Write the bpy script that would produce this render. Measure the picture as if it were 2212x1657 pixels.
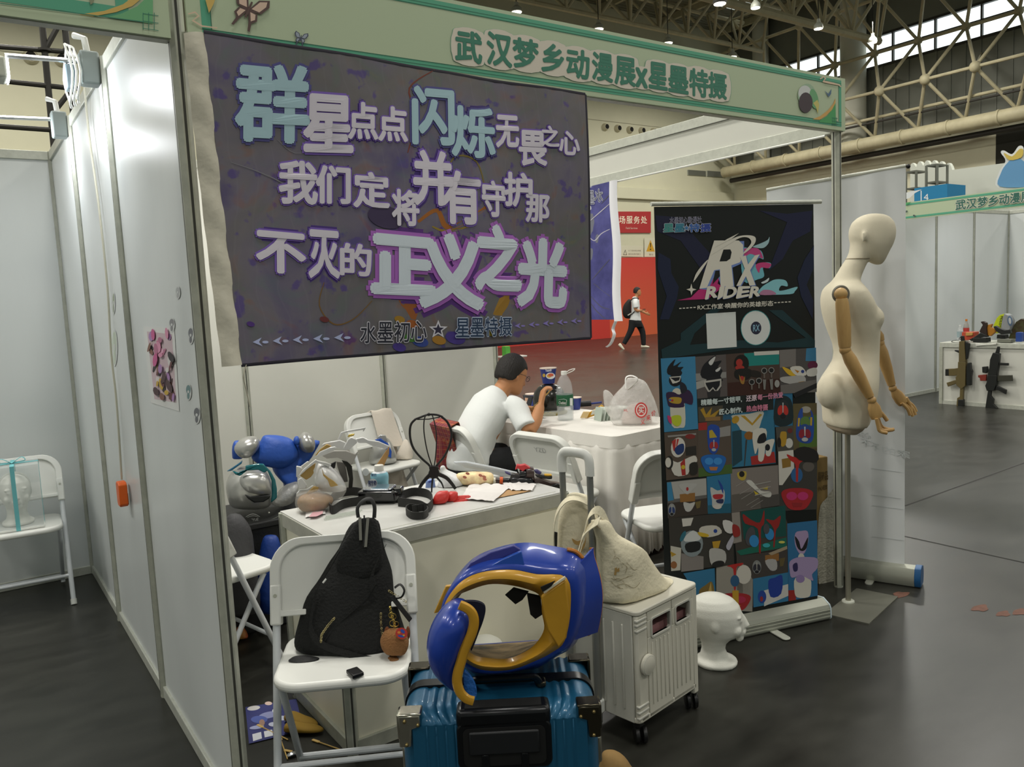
import bpy, bmesh, math, random
from mathutils import Vector, Matrix, Euler, noise
for o in list(bpy.data.objects): bpy.data.objects.remove(o)
SC = bpy.context.scene; COL = SC.collection
PI = math.pi; R = math.radians; rnd = random.Random(7)
V = lambda *a: Vector(a)
# ---------------------------------------------------------------- camera
FPX = 1733.17; CAM = V(-0.572, -2.3293, 1.5275); CE = Euler((1.4671, 0.0471, -0.6103), 'XYZ')
cd = bpy.data.cameras.new('camera'); cd.sensor_width = 36; cd.sensor_fit = 'HORIZONTAL'; cd.lens = FPX*36/2212
cd.clip_start = .05; cd.clip_end = 200
cam = bpy.data.objects.new('camera', cd); COL.objects.link(cam); cam.location = CAM; cam.rotation_euler = CE; SC.camera = cam
CM = CE.to_matrix()
def ray(u, v): return CM @ V((u-1106)/FPX, -(v-828.5)/FPX, -1)
def on(u, v, ax, val):                       # the point of the real plane axis=val seen along a sight line
    d = ray(u, v); i = 'xyz'.index(ax); return CAM + d*((val-CAM[i])/d[i])
def FX(u, v, x): return on(u, v, 'x', x)
def FY(u, v, y): return on(u, v, 'y', y)
def FZ(u, v, z=0): return on(u, v, 'z', z)
# ---------------------------------------------------------------- light and exposure
w = bpy.data.worlds.new('World'); SC.world = w; w.use_nodes = True
bg = w.node_tree.nodes['Background']; bg.inputs[0].default_value = (.86, .92, .82, 1); bg.inputs[1].default_value = .36
SC.view_settings.view_transform = 'Standard'; SC.view_settings.look = 'None'; SC.view_settings.exposure = -.1; SC.view_settings.gamma = 1
SC.view_settings.use_curve_mapping = False
def area(loc, size, power, col=(1, .97, .9), rot=(0, 0, 0), shape='DISK'):
    l = bpy.data.lights.new('lamp_light', 'AREA'); l.shape = shape; l.size = size; l.energy = power; l.color = col
    o = bpy.data.objects.new('lamp_light', l); COL.objects.link(o); o.location = loc; o.rotation_euler = rot; return o
for x in (-6, 0.5, 7, 14, 21):
    for y in (-7, -1.5, 4, 10, 15.5):
        area((x, y, 8.6), 1.2, 170 if y < 4 else 290)
for x, y in ((.55, .9), (.55, 2.1)): area((x, y, 2.42), .12, 10, (1, .97, .92), (R(22), R(-30), 0))     # the booth's own spotlights
# ---------------------------------------------------------------- helpers
def lin(h):
    if not isinstance(h, str): return tuple(h)+(1,) if len(h) == 3 else h
    c = [int(h[i:i+2], 16)/255 for i in (0, 2, 4)]
    return tuple((x/12.92 if x <= .04045 else ((x+.055)/1.055)**2.4) for x in c)+(1,)
MATS = {}
def mat(name, col, rough=.5, metal=0, var=0, vs=8, bump=0, bs=40, alpha=1, trans=0, emit=0, coat=0, col2=None, ior=1.45, stretch=(1, 1, 1), spec=.5):
    if name in MATS: return MATS[name]
    m = bpy.data.materials.new(name); m.use_nodes = True; nt = m.node_tree; b = nt.nodes['Principled BSDF']; L = nt.links.new
    c = lin(col); b.inputs['Base Color'].default_value = c; b.inputs['Roughness'].default_value = rough; b.inputs['Metallic'].default_value = metal
    b.inputs['Specular IOR Level'].default_value = spec
    b.inputs['IOR'].default_value = ior
    if alpha < 1: b.inputs['Alpha'].default_value = alpha
    if trans: b.inputs['Transmission Weight'].default_value = trans
    if coat: b.inputs['Coat Weight'].default_value = coat; b.inputs['Coat Roughness'].default_value = .08
    if emit: b.inputs['Emission Color'].default_value = c; b.inputs['Emission Strength'].default_value = emit
    if var or bump:
        tc = nt.nodes.new('ShaderNodeTexCoord'); mp = nt.nodes.new('ShaderNodeMapping'); mp.inputs['Scale'].default_value = stretch
        L(tc.outputs['Object'], mp.inputs[0])
    if var:
        n = nt.nodes.new('ShaderNodeTexNoise'); n.inputs['Scale'].default_value = vs; n.inputs['Detail'].default_value = 6; n.inputs['Roughness'].default_value = .62
        L(mp.outputs[0], n.inputs['Vector']); r = nt.nodes.new('ShaderNodeValToRGB'); L(n.outputs[0], r.inputs[0])
        c2 = lin(col2) if col2 else tuple(x*(1-var) for x in c[:3])+(1,)
        r.color_ramp.elements[0].position = .33; r.color_ramp.elements[0].color = c2
        r.color_ramp.elements[1].position = .67; r.color_ramp.elements[1].color = tuple(min(1, x*(1+var*.4)) for x in c[:3])+(1,)
        L(r.outputs[0], b.inputs['Base Color'])
    if bump:
        n2 = nt.nodes.new('ShaderNodeTexNoise'); n2.inputs['Scale'].default_value = bs; n2.inputs['Detail'].default_value = 4; L(mp.outputs[0], n2.inputs['Vector'])
        bn = nt.nodes.new('ShaderNodeBump'); bn.inputs['Strength'].default_value = bump; bn.inputs['Distance'].default_value = .01; L(n2.outputs[0], bn.inputs['Height']); L(bn.outputs[0], b.inputs['Normal'])
    MATS[name] = m; return m
def ink(h, rough=.6): return mat('print_'+h, h, rough)
class MB:
    def __init__(s): s.v = []; s.f = []; s.mi = []; s.m = 0
    def add(s, vs, fs, M=None):
        n = len(s.v); s.v += [(M @ Vector(p)) if M else Vector(p) for p in vs]
        for f in fs: s.f.append([i+n for i in f]); s.mi.append(s.m)
        return s
    def box(s, x0, x1, y0, y1, z0, z1, M=None):
        p = [(x, y, z) for z in (z0, z1) for y in (y0, y1) for x in (x0, x1)]
        return s.add(p, [(0, 2, 3, 1), (4, 5, 7, 6), (0, 1, 5, 4), (2, 6, 7, 3), (0, 4, 6, 2), (1, 3, 7, 5)], M)
    def cbox(s, c, d, M=None):
        return s.box(c[0]-d[0]/2, c[0]+d[0]/2, c[1]-d[1]/2, c[1]+d[1]/2, c[2]-d[2]/2, c[2]+d[2]/2, M)
    def prism(s, poly, z0, z1, M=None):
        n = len(poly); a = sum(poly[i][0]*poly[(i+1) % n][1]-poly[(i+1) % n][0]*poly[i][1] for i in range(n))
        if a < 0: poly = poly[::-1]
        return s.add([(x, y, z0) for x, y in poly]+[(x, y, z1) for x, y in poly],
                     [tuple(range(n))[::-1], tuple(range(n, 2*n))]+[(i, (i+1) % n, n+(i+1) % n, n+i) for i in range(n)], M)
    def rings(s, rs, closed=False, cap=True, M=None):
        n = len(rs[0]); k = len(rs); vs = [p for r in rs for p in r]; fs = []
        for j in range(k if closed else k-1):
            a = j*n; b = ((j+1) % k)*n
            for i in range(n): fs.append((a+i, a+(i+1) % n, b+(i+1) % n, b+i))
        if cap and not closed: fs += [tuple(range(n))[::-1], tuple(range((k-1)*n, k*n))]
        return s.add(vs, fs, M)
    def tube(s, path, r, n=10, closed=False, M=None, flat=None):
        path = [Vector(p) for p in path]; k = len(path); rr = r if isinstance(r, (list, tuple)) else [r]*k; T = []
        for i in range(k):
            a = path[(i-1) % k] if closed or i else path[0]; b = path[(i+1) % k] if closed or i < k-1 else path[-1]
            d = (b-a); T.append(d.normalized() if d.length > 1e-9 else V(0, 0, 1))
        up = V(0, 0, 1) if abs(T[0].z) < .9 else V(1, 0, 0); rs = []; nx = T[0].cross(up).normalized()
        for i in range(k):
            nx = (nx-T[i]*nx.dot(T[i])); nx = nx.normalized() if nx.length > 1e-6 else T[i].orthogonal().normalized(); ny = T[i].cross(nx)
            fx, fy = flat or (1, 1)
            rs.append([path[i]+(nx*math.cos(2*PI*j/n)*fx+ny*math.sin(2*PI*j/n)*fy)*rr[i] for j in range(n)])
        return s.rings(rs, closed, M=M)
    def lathe(s, prof, n=24, M=None):
        return s.rings([[(r*math.cos(2*PI*j/n), r*math.sin(2*PI*j/n), z) for j in range(n)] for r, z in prof], M=M)
    def loft(s, secs, n=24, p=2.0, M=None, up=None):
        """secs: (centre, half vector a, half vector b[, exponent])"""
        rs = []
        for q in secs:
            c, a, b = Vector(q[0]), Vector(q[1]), Vector(q[2]); e = 2/(q[3] if len(q) > 3 else p); r = []
            for j in range(n):
                t = 2*PI*j/n; ct, st = math.cos(t), math.sin(t)
                r.append(c+a*(abs(ct)**e*(1 if ct >= 0 else -1))+b*(abs(st)**e*(1 if st >= 0 else -1)))
            rs.append(r)
        return s.rings(rs, M=M)
    def ball(s, c, r, n=16, M=None):
        r = (r, r, r) if not isinstance(r, (tuple, list)) else r; k = max(6, n//2)
        vs = [(c[0]+r[0]*math.sin(PI*i/k)*math.cos(2*PI*j/n), c[1]+r[1]*math.sin(PI*i/k)*math.sin(2*PI*j/n), c[2]-r[2]*math.cos(PI*i/k)) for i in range(1, k) for j in range(n)]
        b = len(vs); vs += [(c[0], c[1], c[2]-r[2]), (c[0], c[1], c[2]+r[2])]; fs = []
        for i in range(k-2):
            for j in range(n): fs.append((i*n+j, i*n+(j+1) % n, (i+1)*n+(j+1) % n, (i+1)*n+j))
        for j in range(n): fs += [(b, (j+1) % n, j), (b+1, (k-2)*n+j, (k-2)*n+(j+1) % n)]
        return s.add(vs, fs, M)
    def grid(s, fn, nu, nv, M=None, wrap=False):
        vs = [fn(i/nu, j/nv) for j in range(nv+1) for i in range(nu+1)]
        return s.add(vs, [(j*(nu+1)+i, j*(nu+1)+i+1, (j+1)*(nu+1)+i+1, (j+1)*(nu+1)+i) for j in range(nv) for i in range(nu)], M)
    def slab(s, fn, nu, nv, th, M=None):      # a cloth or sheet with a real thickness: fn(u,v), offset th along fn's normal
        P = [[Vector(fn(i/nu, j/nv)) for i in range(nu+1)] for j in range(nv+1)]; Q = []
        for j in range(nv+1):
            for i in range(nu+1):
                du = P[j][min(i+1, nu)]-P[j][max(i-1, 0)]; dv = P[min(j+1, nv)][i]-P[max(j-1, 0)][i]; nn = du.cross(dv)
                Q.append(P[j][i]+(nn.normalized() if nn.length > 1e-12 else V(0, 0, 1))*th)
        A = [p for r in P for p in r]; n = len(A); W = nu+1
        fs = []
        for j in range(nv):
            for i in range(nu):
                a = j*W+i; fs += [(a, a+W, a+W+1, a+1), (n+a, n+a+1, n+a+W+1, n+a+W)]
        bd = [i for i in range(nu)]+[j*W+nu for j in range(nv)]+[nv*W+i for i in range(nu, 0, -1)]+[j*W for j in range(nv, 0, -1)]
        for q in range(len(bd)): a, b = bd[q], bd[(q+1) % len(bd)]; fs.append((a, b, n+b, n+a))
        return s.add(A+Q, fs, M)
    def build(s, name, m, parent=None, smooth=35, bevel=0, sub=0, remesh=0, bseg=2, smoothit=0, solid=0):
        me = bpy.data.meshes.new(name); T = MTX.get(parent.name) if parent else None
        vs = s.v
        if T is not None and not getattr(s, 'local', False): Ti = T.inverted(); vs = [Ti @ p for p in vs]
        me.from_pydata([tuple(p) for p in vs], [], s.f)
        ms = m if isinstance(m, (list, tuple)) else [m]
        for x in ms: me.materials.append(x)
        if len(ms) > 1: me.polygons.foreach_set('material_index', s.mi)
        me.validate(); me.update()
        if smooth:
            me.polygons.foreach_set('use_smooth', [True]*len(me.polygons)); me.set_sharp_from_angle(angle=R(smooth))
        o = bpy.data.objects.new(name, me); COL.objects.link(o)
        if parent: o.parent = parent; MTX[o.name] = MTX[parent.name]
        else: MTX[o.name] = Matrix.Identity(4)
        if remesh: q = o.modifiers.new('r', 'REMESH'); q.mode = 'VOXEL'; q.voxel_size = remesh; q.use_smooth_shade = True
        if smoothit: q = o.modifiers.new('s', 'SMOOTH'); q.iterations = smoothit; q.factor = .5
        if bevel: q = o.modifiers.new('b', 'BEVEL'); q.width = bevel; q.segments = bseg; q.limit_method = 'ANGLE'; q.angle_limit = R(40)
        if sub: q = o.modifiers.new('u', 'SUBSURF'); q.levels = q.render_levels = sub
        if solid: q = o.modifiers.new('t', 'SOLIDIFY'); q.thickness = solid; q.offset = 0
        return o
MTX = {}
def tag(o, label=None, cat=None, group=None, kind=None):
    if label: o['label'] = label
    if cat: o['category'] = cat
    if group: o['group'] = group
    if kind: o['kind'] = kind
    return o
def thing(name, label, cat, loc=(0, 0, 0), rz=0, group=None, kind=None):
    o = bpy.data.objects.new(name, None); COL.objects.link(o); o.location = loc; o.rotation_euler = (0, 0, rz); o.empty_display_size = .05
    MTX[o.name] = Matrix.Translation(loc) @ Matrix.Rotation(rz, 4, 'Z'); return tag(o, label, cat, group, kind)
def single(mb, name, m, label, cat, base, group=None, kind=None, **k):     # a thing that is one mesh: its origin goes to its base
    b = Vector(base); mb.v = [p-b for p in mb.v]; o = mb.build(name, m, None, **k); o.location = b; MTX[o.name] = Matrix.Translation(b); return tag(o, label, cat, group, kind)
def copy_tree(o, parent=None):
    c = o.copy(); COL.objects.link(c); MTX[c.name] = MTX[o.name]
    if parent: c.parent = parent
    for ch in list(o.children): copy_tree(ch, c)
    return c
def smooth_path(pts, k=6, closed=False):
    P = [Vector(p) for p in pts]; n = len(P); out = []
    for i in range(n if closed else n-1):
        a, b, c, d = (P[(i-1) % n] if closed or i else P[0]), P[i], P[(i+1) % n], (P[(i+2) % n] if closed or i+2 < n else P[-1])
        for j in range(k):
            t = j/k; out.append(.5*((2*b)+(c-a)*t+(2*a-5*b+4*c-d)*t*t+(3*b-a-3*c+d)*t**3))
    if not closed: out.append(P[-1])
    return out
def lerp(a, b, t): return a+(b-a)*t
def frame(o, ex, ey=None, ez=None):
    ex = Vector(ex).normalized(); ey = Vector(ey) if ey is not None else Vector(ez).cross(ex); ey = (ey-ex*ey.dot(ex)).normalized(); ez = ex.cross(ey)
    m = Matrix((ex, ey, ez)).transposed().to_4x4(); m.translation = Vector(o); return m
GLY = {}
def glyph(txt, off=0, shear=0):                # flat letter shapes, normalised to a unit box
    k = (txt, shear)
    if k in GLY: return GLY[k]
    cu = bpy.data.curves.new('t', 'FONT'); cu.body = txt; cu.size = 1; cu.shear = shear; cu.resolution_u = 3; cu.fill_mode = 'FRONT'
    o = bpy.data.objects.new('t', cu); COL.objects.link(o); dg = bpy.context.evaluated_depsgraph_get()
    me = bpy.data.meshes.new_from_object(o.evaluated_get(dg)); vs = [v.co.copy() for v in me.vertices]; fs = [list(p.vertices) for p in me.polygons]
    bpy.data.objects.remove(o); bpy.data.meshes.remove(me)
    x0 = min(v.x for v in vs); x1 = max(v.x for v in vs); y0 = min(v.y for v in vs); y1 = max(v.y for v in vs)
    GLY[k] = ([((v.x-x0)/(x1-x0), (v.y-y0)/(y1-y0)) for v in vs], fs, (x1-x0, y1-y0)); return GLY[k]
class Flat:                                    # a flat (or gently waved) printed surface; prints lie on it at its real place
    def __init__(s, o, n, wave=None): s.o = Vector(o); s.n = Vector(n).normalized(); s.wave = wave
    def p(s, u, v, lay=0):
        d = ray(u, v); q = CAM+d*((s.o-CAM).dot(s.n)/d.dot(s.n)); h = s.wave(q) if s.wave else 0
        return q+s.n*(h+lay*.0006)
    def poly(s, mb, pts, lay=1):
        n = len(pts); mb.add([s.p(x, y, lay) for x, y in pts], [tuple(range(n))])
    def text(s, mb, txt, quad, lay=1, off=0, shear=0):
        vs, fs, (gw, gh) = glyph(txt, 0, shear); (a, b, c, d) = [Vector(q) for q in quad]     # TL TR BR BL
        for k in range(9 if off else 1):          # a bold letter: the letter and eight copies a stroke's width round it
            dx = off*math.cos(PI*k/4)/gw if k < 8 and off else 0; dy = off*math.sin(PI*k/4)/gh if k < 8 and off else 0; P = []
            for x, y in vs: x += dx; y += dy; t = lerp(lerp(d, c, x), lerp(a, b, x), y); P.append(s.p(t.x, t.y, lay+k*.1))
            mb.add(P, fs)
def ell(cx, cy, rx, ry=None, rot=0, n=20, a0=0, a1=360):
    ry = ry or rx; c, s_ = math.cos(R(rot)), math.sin(R(rot)); out = []; full = abs(a1-a0) >= 360
    for i in range(n if full else n+1):
        t = R(a0+(a1-a0)*i/n); x, y = rx*math.cos(t), ry*math.sin(t); out.append((cx+x*c-y*s_, cy+x*s_+y*c))
    return out
def curve(pts, k=5): return [(p.x, p.y) for p in smooth_path([(x, y, 0) for x, y in pts], k, True)]
def stroke(pts, w):                            # a brush line as a polygon
    P = [Vector(p) for p in pts]; L = []; Rr = []
    for i in range(len(P)):
        d = (P[min(i+1, len(P)-1)]-P[max(i-1, 0)]).normalized(); n = V(-d.y, d.x); t = 1-abs(2*i/(len(P)-1)-1)*.5; L.append(P[i]+n*w*t/2); Rr.append(P[i]-n*w*t/2)
    return [(p[0], p[1]) for p in L+Rr[::-1]]
class Print:                                   # several inks on one printed part
    def __init__(s, fl, base=1): s.fl = fl; s.mb = MB(); s.ms = []; s.base = base; s.k = 0
    def _m(s, h):
        m = h if not isinstance(h, str) else ink(h)
        if m not in s.ms: s.ms.append(m)
        s.mb.m = s.ms.index(m)
    def poly(s, h, pts, up=1): s._m(h); s.k += up; s.fl.poly(s.mb, pts, s.base+s.k*.25); return s
    def text(s, h, txt, quad, off=0, shear=0): s._m(h); s.k += 4; s.fl.text(s.mb, txt, quad, s.base+s.k*.25, off, shear); return s
    def build(s, name, parent): return s.mb.build(name, s.ms, parent, smooth=0)
# ---------------------------------------------------------------- materials of the place
ALU = mat('aluminium', 'c4c6ba', .45, .2, var=.12, vs=30); ALUD = mat('aluminium_worn', 'b0b2a4', .5, .15, var=.15, vs=20)
PANEL = mat('white_panel', 'd6dad8', .32, var=.03, vs=3, stretch=(1, 1, .15), spec=.45)
PANEL2 = mat('white_panel_plain', 'd2d2c8', .4, var=.03, vs=2)
WHITE = mat('white_plastic', 'dfe0da', .35); WTUBE = mat('white_tube', 'd5d9dc', .3, .1); BLACK = mat('black_plastic', '121212', .4)
CREAM = mat('cream_wall', 'cac7ac', .8, var=.06, vs=.6); BEIGE = mat('beige_steel', 'aea687', .6, var=.15, vs=3)
GREYM = mat('grey_metal_wall', '6b6d62', .6, var=.1, vs=1)
STEEL = mat('dark_steel', '2c2a24', .6); FASC = mat('pale_green_print', 'b6c4a4', .5); GREEN = mat('green_border', '57a585', .5); GREEND = mat('dark_green_print', '2f6b52', .5)
# ---------------------------------------------------------------- floor, hall walls, roof
def floor_mat():
    m = bpy.data.materials.new('polished_concrete'); m.use_nodes = True; nt = m.node_tree; b = nt.nodes['Principled BSDF']; L = nt.links.new
    tc = nt.nodes.new('ShaderNodeTexCoord'); n1 = nt.nodes.new('ShaderNodeTexNoise'); n1.inputs['Scale'].default_value = .9; n1.inputs['Detail'].default_value = 9; n1.inputs['Roughness'].default_value = .6; n1.inputs['Distortion'].default_value = .6
    mp = nt.nodes.new('ShaderNodeMapping'); mp.inputs['Scale'].default_value = (1.0, 2.6, 1); mp.inputs['Rotation'].default_value = (0, 0, .5); n2 = nt.nodes.new('ShaderNodeTexNoise'); n2.inputs['Scale'].default_value = 4; n2.inputs['Detail'].default_value = 8
    L(tc.outputs['Object'], n1.inputs['Vector']); L(tc.outputs['Object'], mp.inputs[0]); L(mp.outputs[0], n2.inputs['Vector'])
    mx = nt.nodes.new('ShaderNodeMix'); mx.inputs[0].default_value = .5; L(n1.outputs[0], mx.inputs[2]); L(n2.outputs[0], mx.inputs[3])
    r = nt.nodes.new('ShaderNodeValToRGB'); L(mx.outputs[0], r.inputs[0]); e = r.color_ramp.elements
    e[0].position = .36; e[0].color = lin('1f1f1b'); e[1].position = .66; e[1].color = lin('353530'); L(r.outputs[0], b.inputs['Base Color'])
    r2 = nt.nodes.new('ShaderNodeMapRange'); L(mx.outputs[0], r2.inputs[0]); r2.inputs[3].default_value = .22; r2.inputs[4].default_value = .42; L(r2.outputs[0], b.inputs['Roughness'])
    b.inputs['Specular IOR Level'].default_value = .34
    return m
YB = 19.6; XR = 25.85; ZC = 11.6
fl = tag(MB().box(-22, XR+.4, -16, YB+.3, -.1, 0).build('floor', floor_mat(), smooth=0), kind='structure')
# expansion joints and red paint marks on the floor
JT = mat('floor_joint', '1f1f1b', .8)
for i, (a, b) in enumerate((((1985, 1165), (2212, 1215)), ((1975, 1085), (2212, 1000)))):
    a = FZ(*a, .0012); b = FZ(*b, .0012); d = (b-a).normalized(); a -= d*.6; b += d*3; n = V(-d.y, d.x, 0)*.006
    MB().add([a-n, b-n, b+n, a+n], [(0, 1, 2, 3)]).build('floor_joint', JT, fl, smooth=0)
RP = mat('red_paint_mark', '6d4a3c', .8, var=.3, vs=30)
for u, v, r in ((1945, 1284, .05), (2118, 1314, .05), (2168, 1326, .04), (2205, 1322, .045), (1790, 1250, .06)):
    c = FZ(u, v, .0012); MB().add([(c.x+r*(1+.35*math.sin(3*t+u))*math.cos(t), c.y+.6*r*math.sin(t), .0012) for t in [2*PI*i/18 for i in range(18)]], [tuple(range(18))]).build('paint_mark', RP, fl, smooth=0)
wb = thing('wall_back', None, None, kind='structure')
MB().box(-22, XR+.4, YB, YB+.3, 0, ZC).build('wall', CREAM, wb, smooth=0)
z1 = FY(1480, 412, YB).z; z2 = FY(1480, 436, YB).z
MB().box(-22, XR, YB-.12, YB, z2, z1).build('ledge', CREAM, wb, bevel=.02)
LINE = mat('wall_groove', '8a866f', .9)
for v in (262, 130, 40):
    z = FY(1306, v, YB).z; MB().box(-22, XR, YB-.004, YB, z, z+.02).build('groove', LINE, wb, smooth=0)
NOZ = mat('nozzle_ring', 'bdb69a', .5); HOLE = mat('dark_hole', '15140f', .9)
for u, v in ((1306, 275), (1333, 278), (1359, 281), (1385, 283), (1410, 285), (66, 124), (133, 130)):
    p = FY(u, v, YB); M = Matrix.Translation(p) @ Matrix.Rotation(PI/2, 4, 'X')
    k = .8 if u > 1000 else 1.0
    nz = thing('air_nozzle', 'round air nozzle in the cream wall, '+{1306: 'first of the row of five beside the banner', 1333: 'second of the row of five', 1359: 'third of the row of five', 1385: 'fourth of the row of five', 1410: 'last of the row of five', 66: 'left of two above the left booth', 133: 'one beside the scaffold'}[u], 'air vent', p, group='air nozzles on the hall wall')
    MB().lathe([(.1*k, .0), (.17*k, .0), (.17*k, .03), (.12*k, .14), (.10*k, .14)], 24, M).build('ring', NOZ, nz)
    MB().lathe([(.005, .09), (.105*k, .09), (.105*k, .145), (.005, .146)], 24, M).build('mouth', HOLE, nz)
for i, (a, b) in enumerate((((1484, 367), (1524, 381)), ((1526, 369), (1566, 384)))):
    p, q = FY(*a, YB), FY(*b, YB); g = thing('vent_grille', 'grey slatted vent grille high on the cream wall, '+('left' if not i else 'right')+' of the pair', 'air vent', (p.x, YB, q.z), group='vent grilles on the hall wall')
    MB().box(p.x, q.x, YB-.03, YB-.001, q.z, p.z).build('frame', ALUD, g)
    mb = MB()
    for k in range(9): z = lerp(q.z, p.z, (k+.5)/9); mb.box(p.x+.03, q.x-.03, YB-.045, YB-.03, z-.012, z+.012)
    mb.build('slats', GREYM, g)
# red hoarding along the foot of the back wall, its sign and the notices above it
zr = FY(1400, 556, YB-.1).z; xo = FY(1316, 727, YB-.1).x
rh = thing('red_hoarding', 'tall red and orange hoarding panels along the foot of the hall wall', 'hoarding', (xo, YB-.1, 0))
mb = MB().box(10, xo, YB-.16, YB-.06, 0, zr); mb.build('panel', mat('red_board', 'c03a33', .45), rh, smooth=0)
def orange():
    m = mat('orange_board', 'd0523a', .45); nt = m.node_tree; b = nt.nodes['Principled BSDF']; tc = nt.nodes.new('ShaderNodeTexCoord'); sp = nt.nodes.new('ShaderNodeSeparateXYZ'); r = nt.nodes.new('ShaderNodeValToRGB')
    nt.links.new(tc.outputs['Generated'], sp.inputs[0]); nt.links.new(sp.outputs['Z'], r.inputs[0]); r.color_ramp.elements[0].color = lin('cf6340'); r.color_ramp.elements[1].color = lin('c63d38'); nt.links.new(r.outputs[0], b.inputs['Base Color']); return m
MB().box(xo, XR-.1, YB-.16, YB-.06, 0, zr).build('panel', orange(), rh, smooth=0)
def board(name, label, cat, fl, quad, h, prints, th=.02, part='lettering', group=None):
    a, b, c, d = [fl.p(*q) for q in quad]; t = thing(name, label, cat, d, group=group); n = fl.n
    MB().add([a, b, c, d, a-n*th, b-n*th, c-n*th, d-n*th], [(3, 2, 1, 0), (4, 5, 6, 7), (0, 1, 5, 4), (1, 2, 6, 5), (2, 3, 7, 6), (3, 0, 4, 7)]).build('board', ink(h) if isinstance(h, str) else h, t, smooth=0)
    if prints: pr = Print(fl); prints(pr); pr.build(part, t)
    return t
F = Flat((0, YB-.05, 0), (0, -1, 0)); rq = [(1300, 457), (1406, 457), (1406, 503), (1300, 503)]
def f(pr):
    for i, ch in enumerate('现场服务处'): x = 1322+i*15.6; pr.text('e8dcc4', ch, [(x, 467), (x+13, 467), (x+13, 483), (x, 483)], .012)
    pr.text('d8b8a8', 'Field Services', [(1352, 490.5), (1377, 490.5), (1377, 495), (1352, 495)])
board('wall_sign', 'red service sign with white writing on the hall wall above the hoarding', 'sign', F, rq, 'a52e30', f)
def f(pr):
    pr.poly('4a4436', [(1350.5, 539), (1354.5, 551), (1346, 551)]).poly('cfcab2', [(1350.5, 542), (1353, 549.8), (1347.6, 549.8)])
    pr.text('7c6a58', '为了您的安全幸福', [(1357, 539.5), (1384, 539.5), (1384, 543.5), (1357, 543.5)]).text('7c6a58', '请勿在场内施工', [(1357, 547), (1384, 547), (1384, 551), (1357, 551)])
board('safety_notice', 'small clear notice with a triangle and two lines of text above the red hoarding', 'notice', F, [(1342, 530), (1390, 531), (1390, 555), (1342, 554)], 'cdc9b2', f, .01)
def f(pr):
    pr.poly('c8982a', [(1405, 518), (1414.5, 543.5), (1396, 543.5)]).poly('2a2418', [(1404, 525), (1406.4, 525), (1405.8, 535), (1404.6, 535)]).poly('2a2418', ell(1405.2, 538.6, 1.5)).text('8a7a66', '警告', [(1402, 548), (1411, 548), (1411, 552), (1402, 552)])
board('warning_notice', 'notice with a yellow warning triangle beside the black roll-up banner', 'notice', F, [(1392, 514), (1422, 514), (1422, 555), (1392, 555)], 'cdc9b2', f, .01)
# right hall wall with its high window strip
wr = thing('wall_right', None, None, kind='structure')
zl = FX(1640, 372, XR).z
MB().box(XR, XR+.3, -16, YB, 0, 6.2).build('wall', CREAM, wr, smooth=0)
MB().box(XR, XR+.3, -16, YB, 6.2, 8.78).build('metal_cladding', GREYM, wr, smooth=0)
MB().box(XR, XR+.3, -16, YB, 9.75, ZC).build('metal_cladding', GREYM, wr, smooth=0)
mb = MB()
for k in range(60): y = -8+k*.45; mb.box(XR-.03, XR, y, y+.04, 6.22, 8.74)
mb.build('ribs', GREYM, wr, smooth=0)
DARK = mat('dark_opening', '2a2a22', .9)
MB().box(XR-.02, XR, 6.6, 9.55, 4.0, 5.98).build('opening', DARK, wr, smooth=0)
SKYG = mat('daylight_glass', 'dfeaea', .3, emit=2.6)
wn = thing('window_1', None, None, kind='structure')
MB().box(XR+.1, XR+.14, 2, YB, 8.78, 9.75).build('pane', SKYG, wn, smooth=0)
mb = MB().box(XR-.02, XR+.12, 2, YB, 9.23, 9.3).box(XR-.04, XR+.12, 2, YB, 8.72, 8.8).box(XR-.04, XR+.12, 2, YB, 9.72, 9.8)
for k in range(13): y = 3+k*1.4; mb.box(XR-.01, XR+.12, y, y+.05, 8.78, 9.75)
mb.build('window_frame', STEEL, wn, smooth=0)
def roof_mat():
    m = mat('corrugated_roof', '8a8770', .6, .1); nt = m.node_tree; b = nt.nodes['Principled BSDF']; tc = nt.nodes.new('ShaderNodeTexCoord'); wv = nt.nodes.new('ShaderNodeTexWave'); wv.bands_direction = 'Y'; wv.inputs['Scale'].default_value = 1.6
    bn = nt.nodes.new('ShaderNodeBump'); bn.inputs['Strength'].default_value = 1; bn.inputs['Distance'].default_value = .2; nt.links.new(tc.outputs['Object'], wv.inputs['Vector']); nt.links.new(wv.outputs[0], bn.inputs['Height']); nt.links.new(bn.outputs[0], b.inputs['Normal']); return m
ce = tag(MB().box(-22, XR+.4, -16, YB+.3, ZC, ZC+.2).build('ceiling', roof_mat(), smooth=0), kind='structure')
for x in range(-20, 26, 3): MB().box(x, x+.12, -16, YB, ZC-.22, ZC).build('purlin', BEIGE, ce, smooth=0)
for x, y in ((20.5, 13), (22.5, 13), (20.5, 10), (23, 16), (18, 12)): MB().box(x, x+.9, y, y+1.6, ZC-.02, ZC-.004).build('rooflight', mat('rooflight', 'dfe8e2', .4, emit=.7), ce, smooth=0)
# round columns
for i, (u, v, x, r) in enumerate(((1843, 200, 25.5, .42), (1643, 115, 25.55, .3))):
    p = FX(u, v, x); single(MB().lathe([(r, 6.3), (r, ZC)], 28, Matrix.Translation((p.x, p.y, 0))), 'column', mat('white_column', 'b5b4a4', .6), None, None, (p.x, p.y, 6.3), kind='structure')
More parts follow.
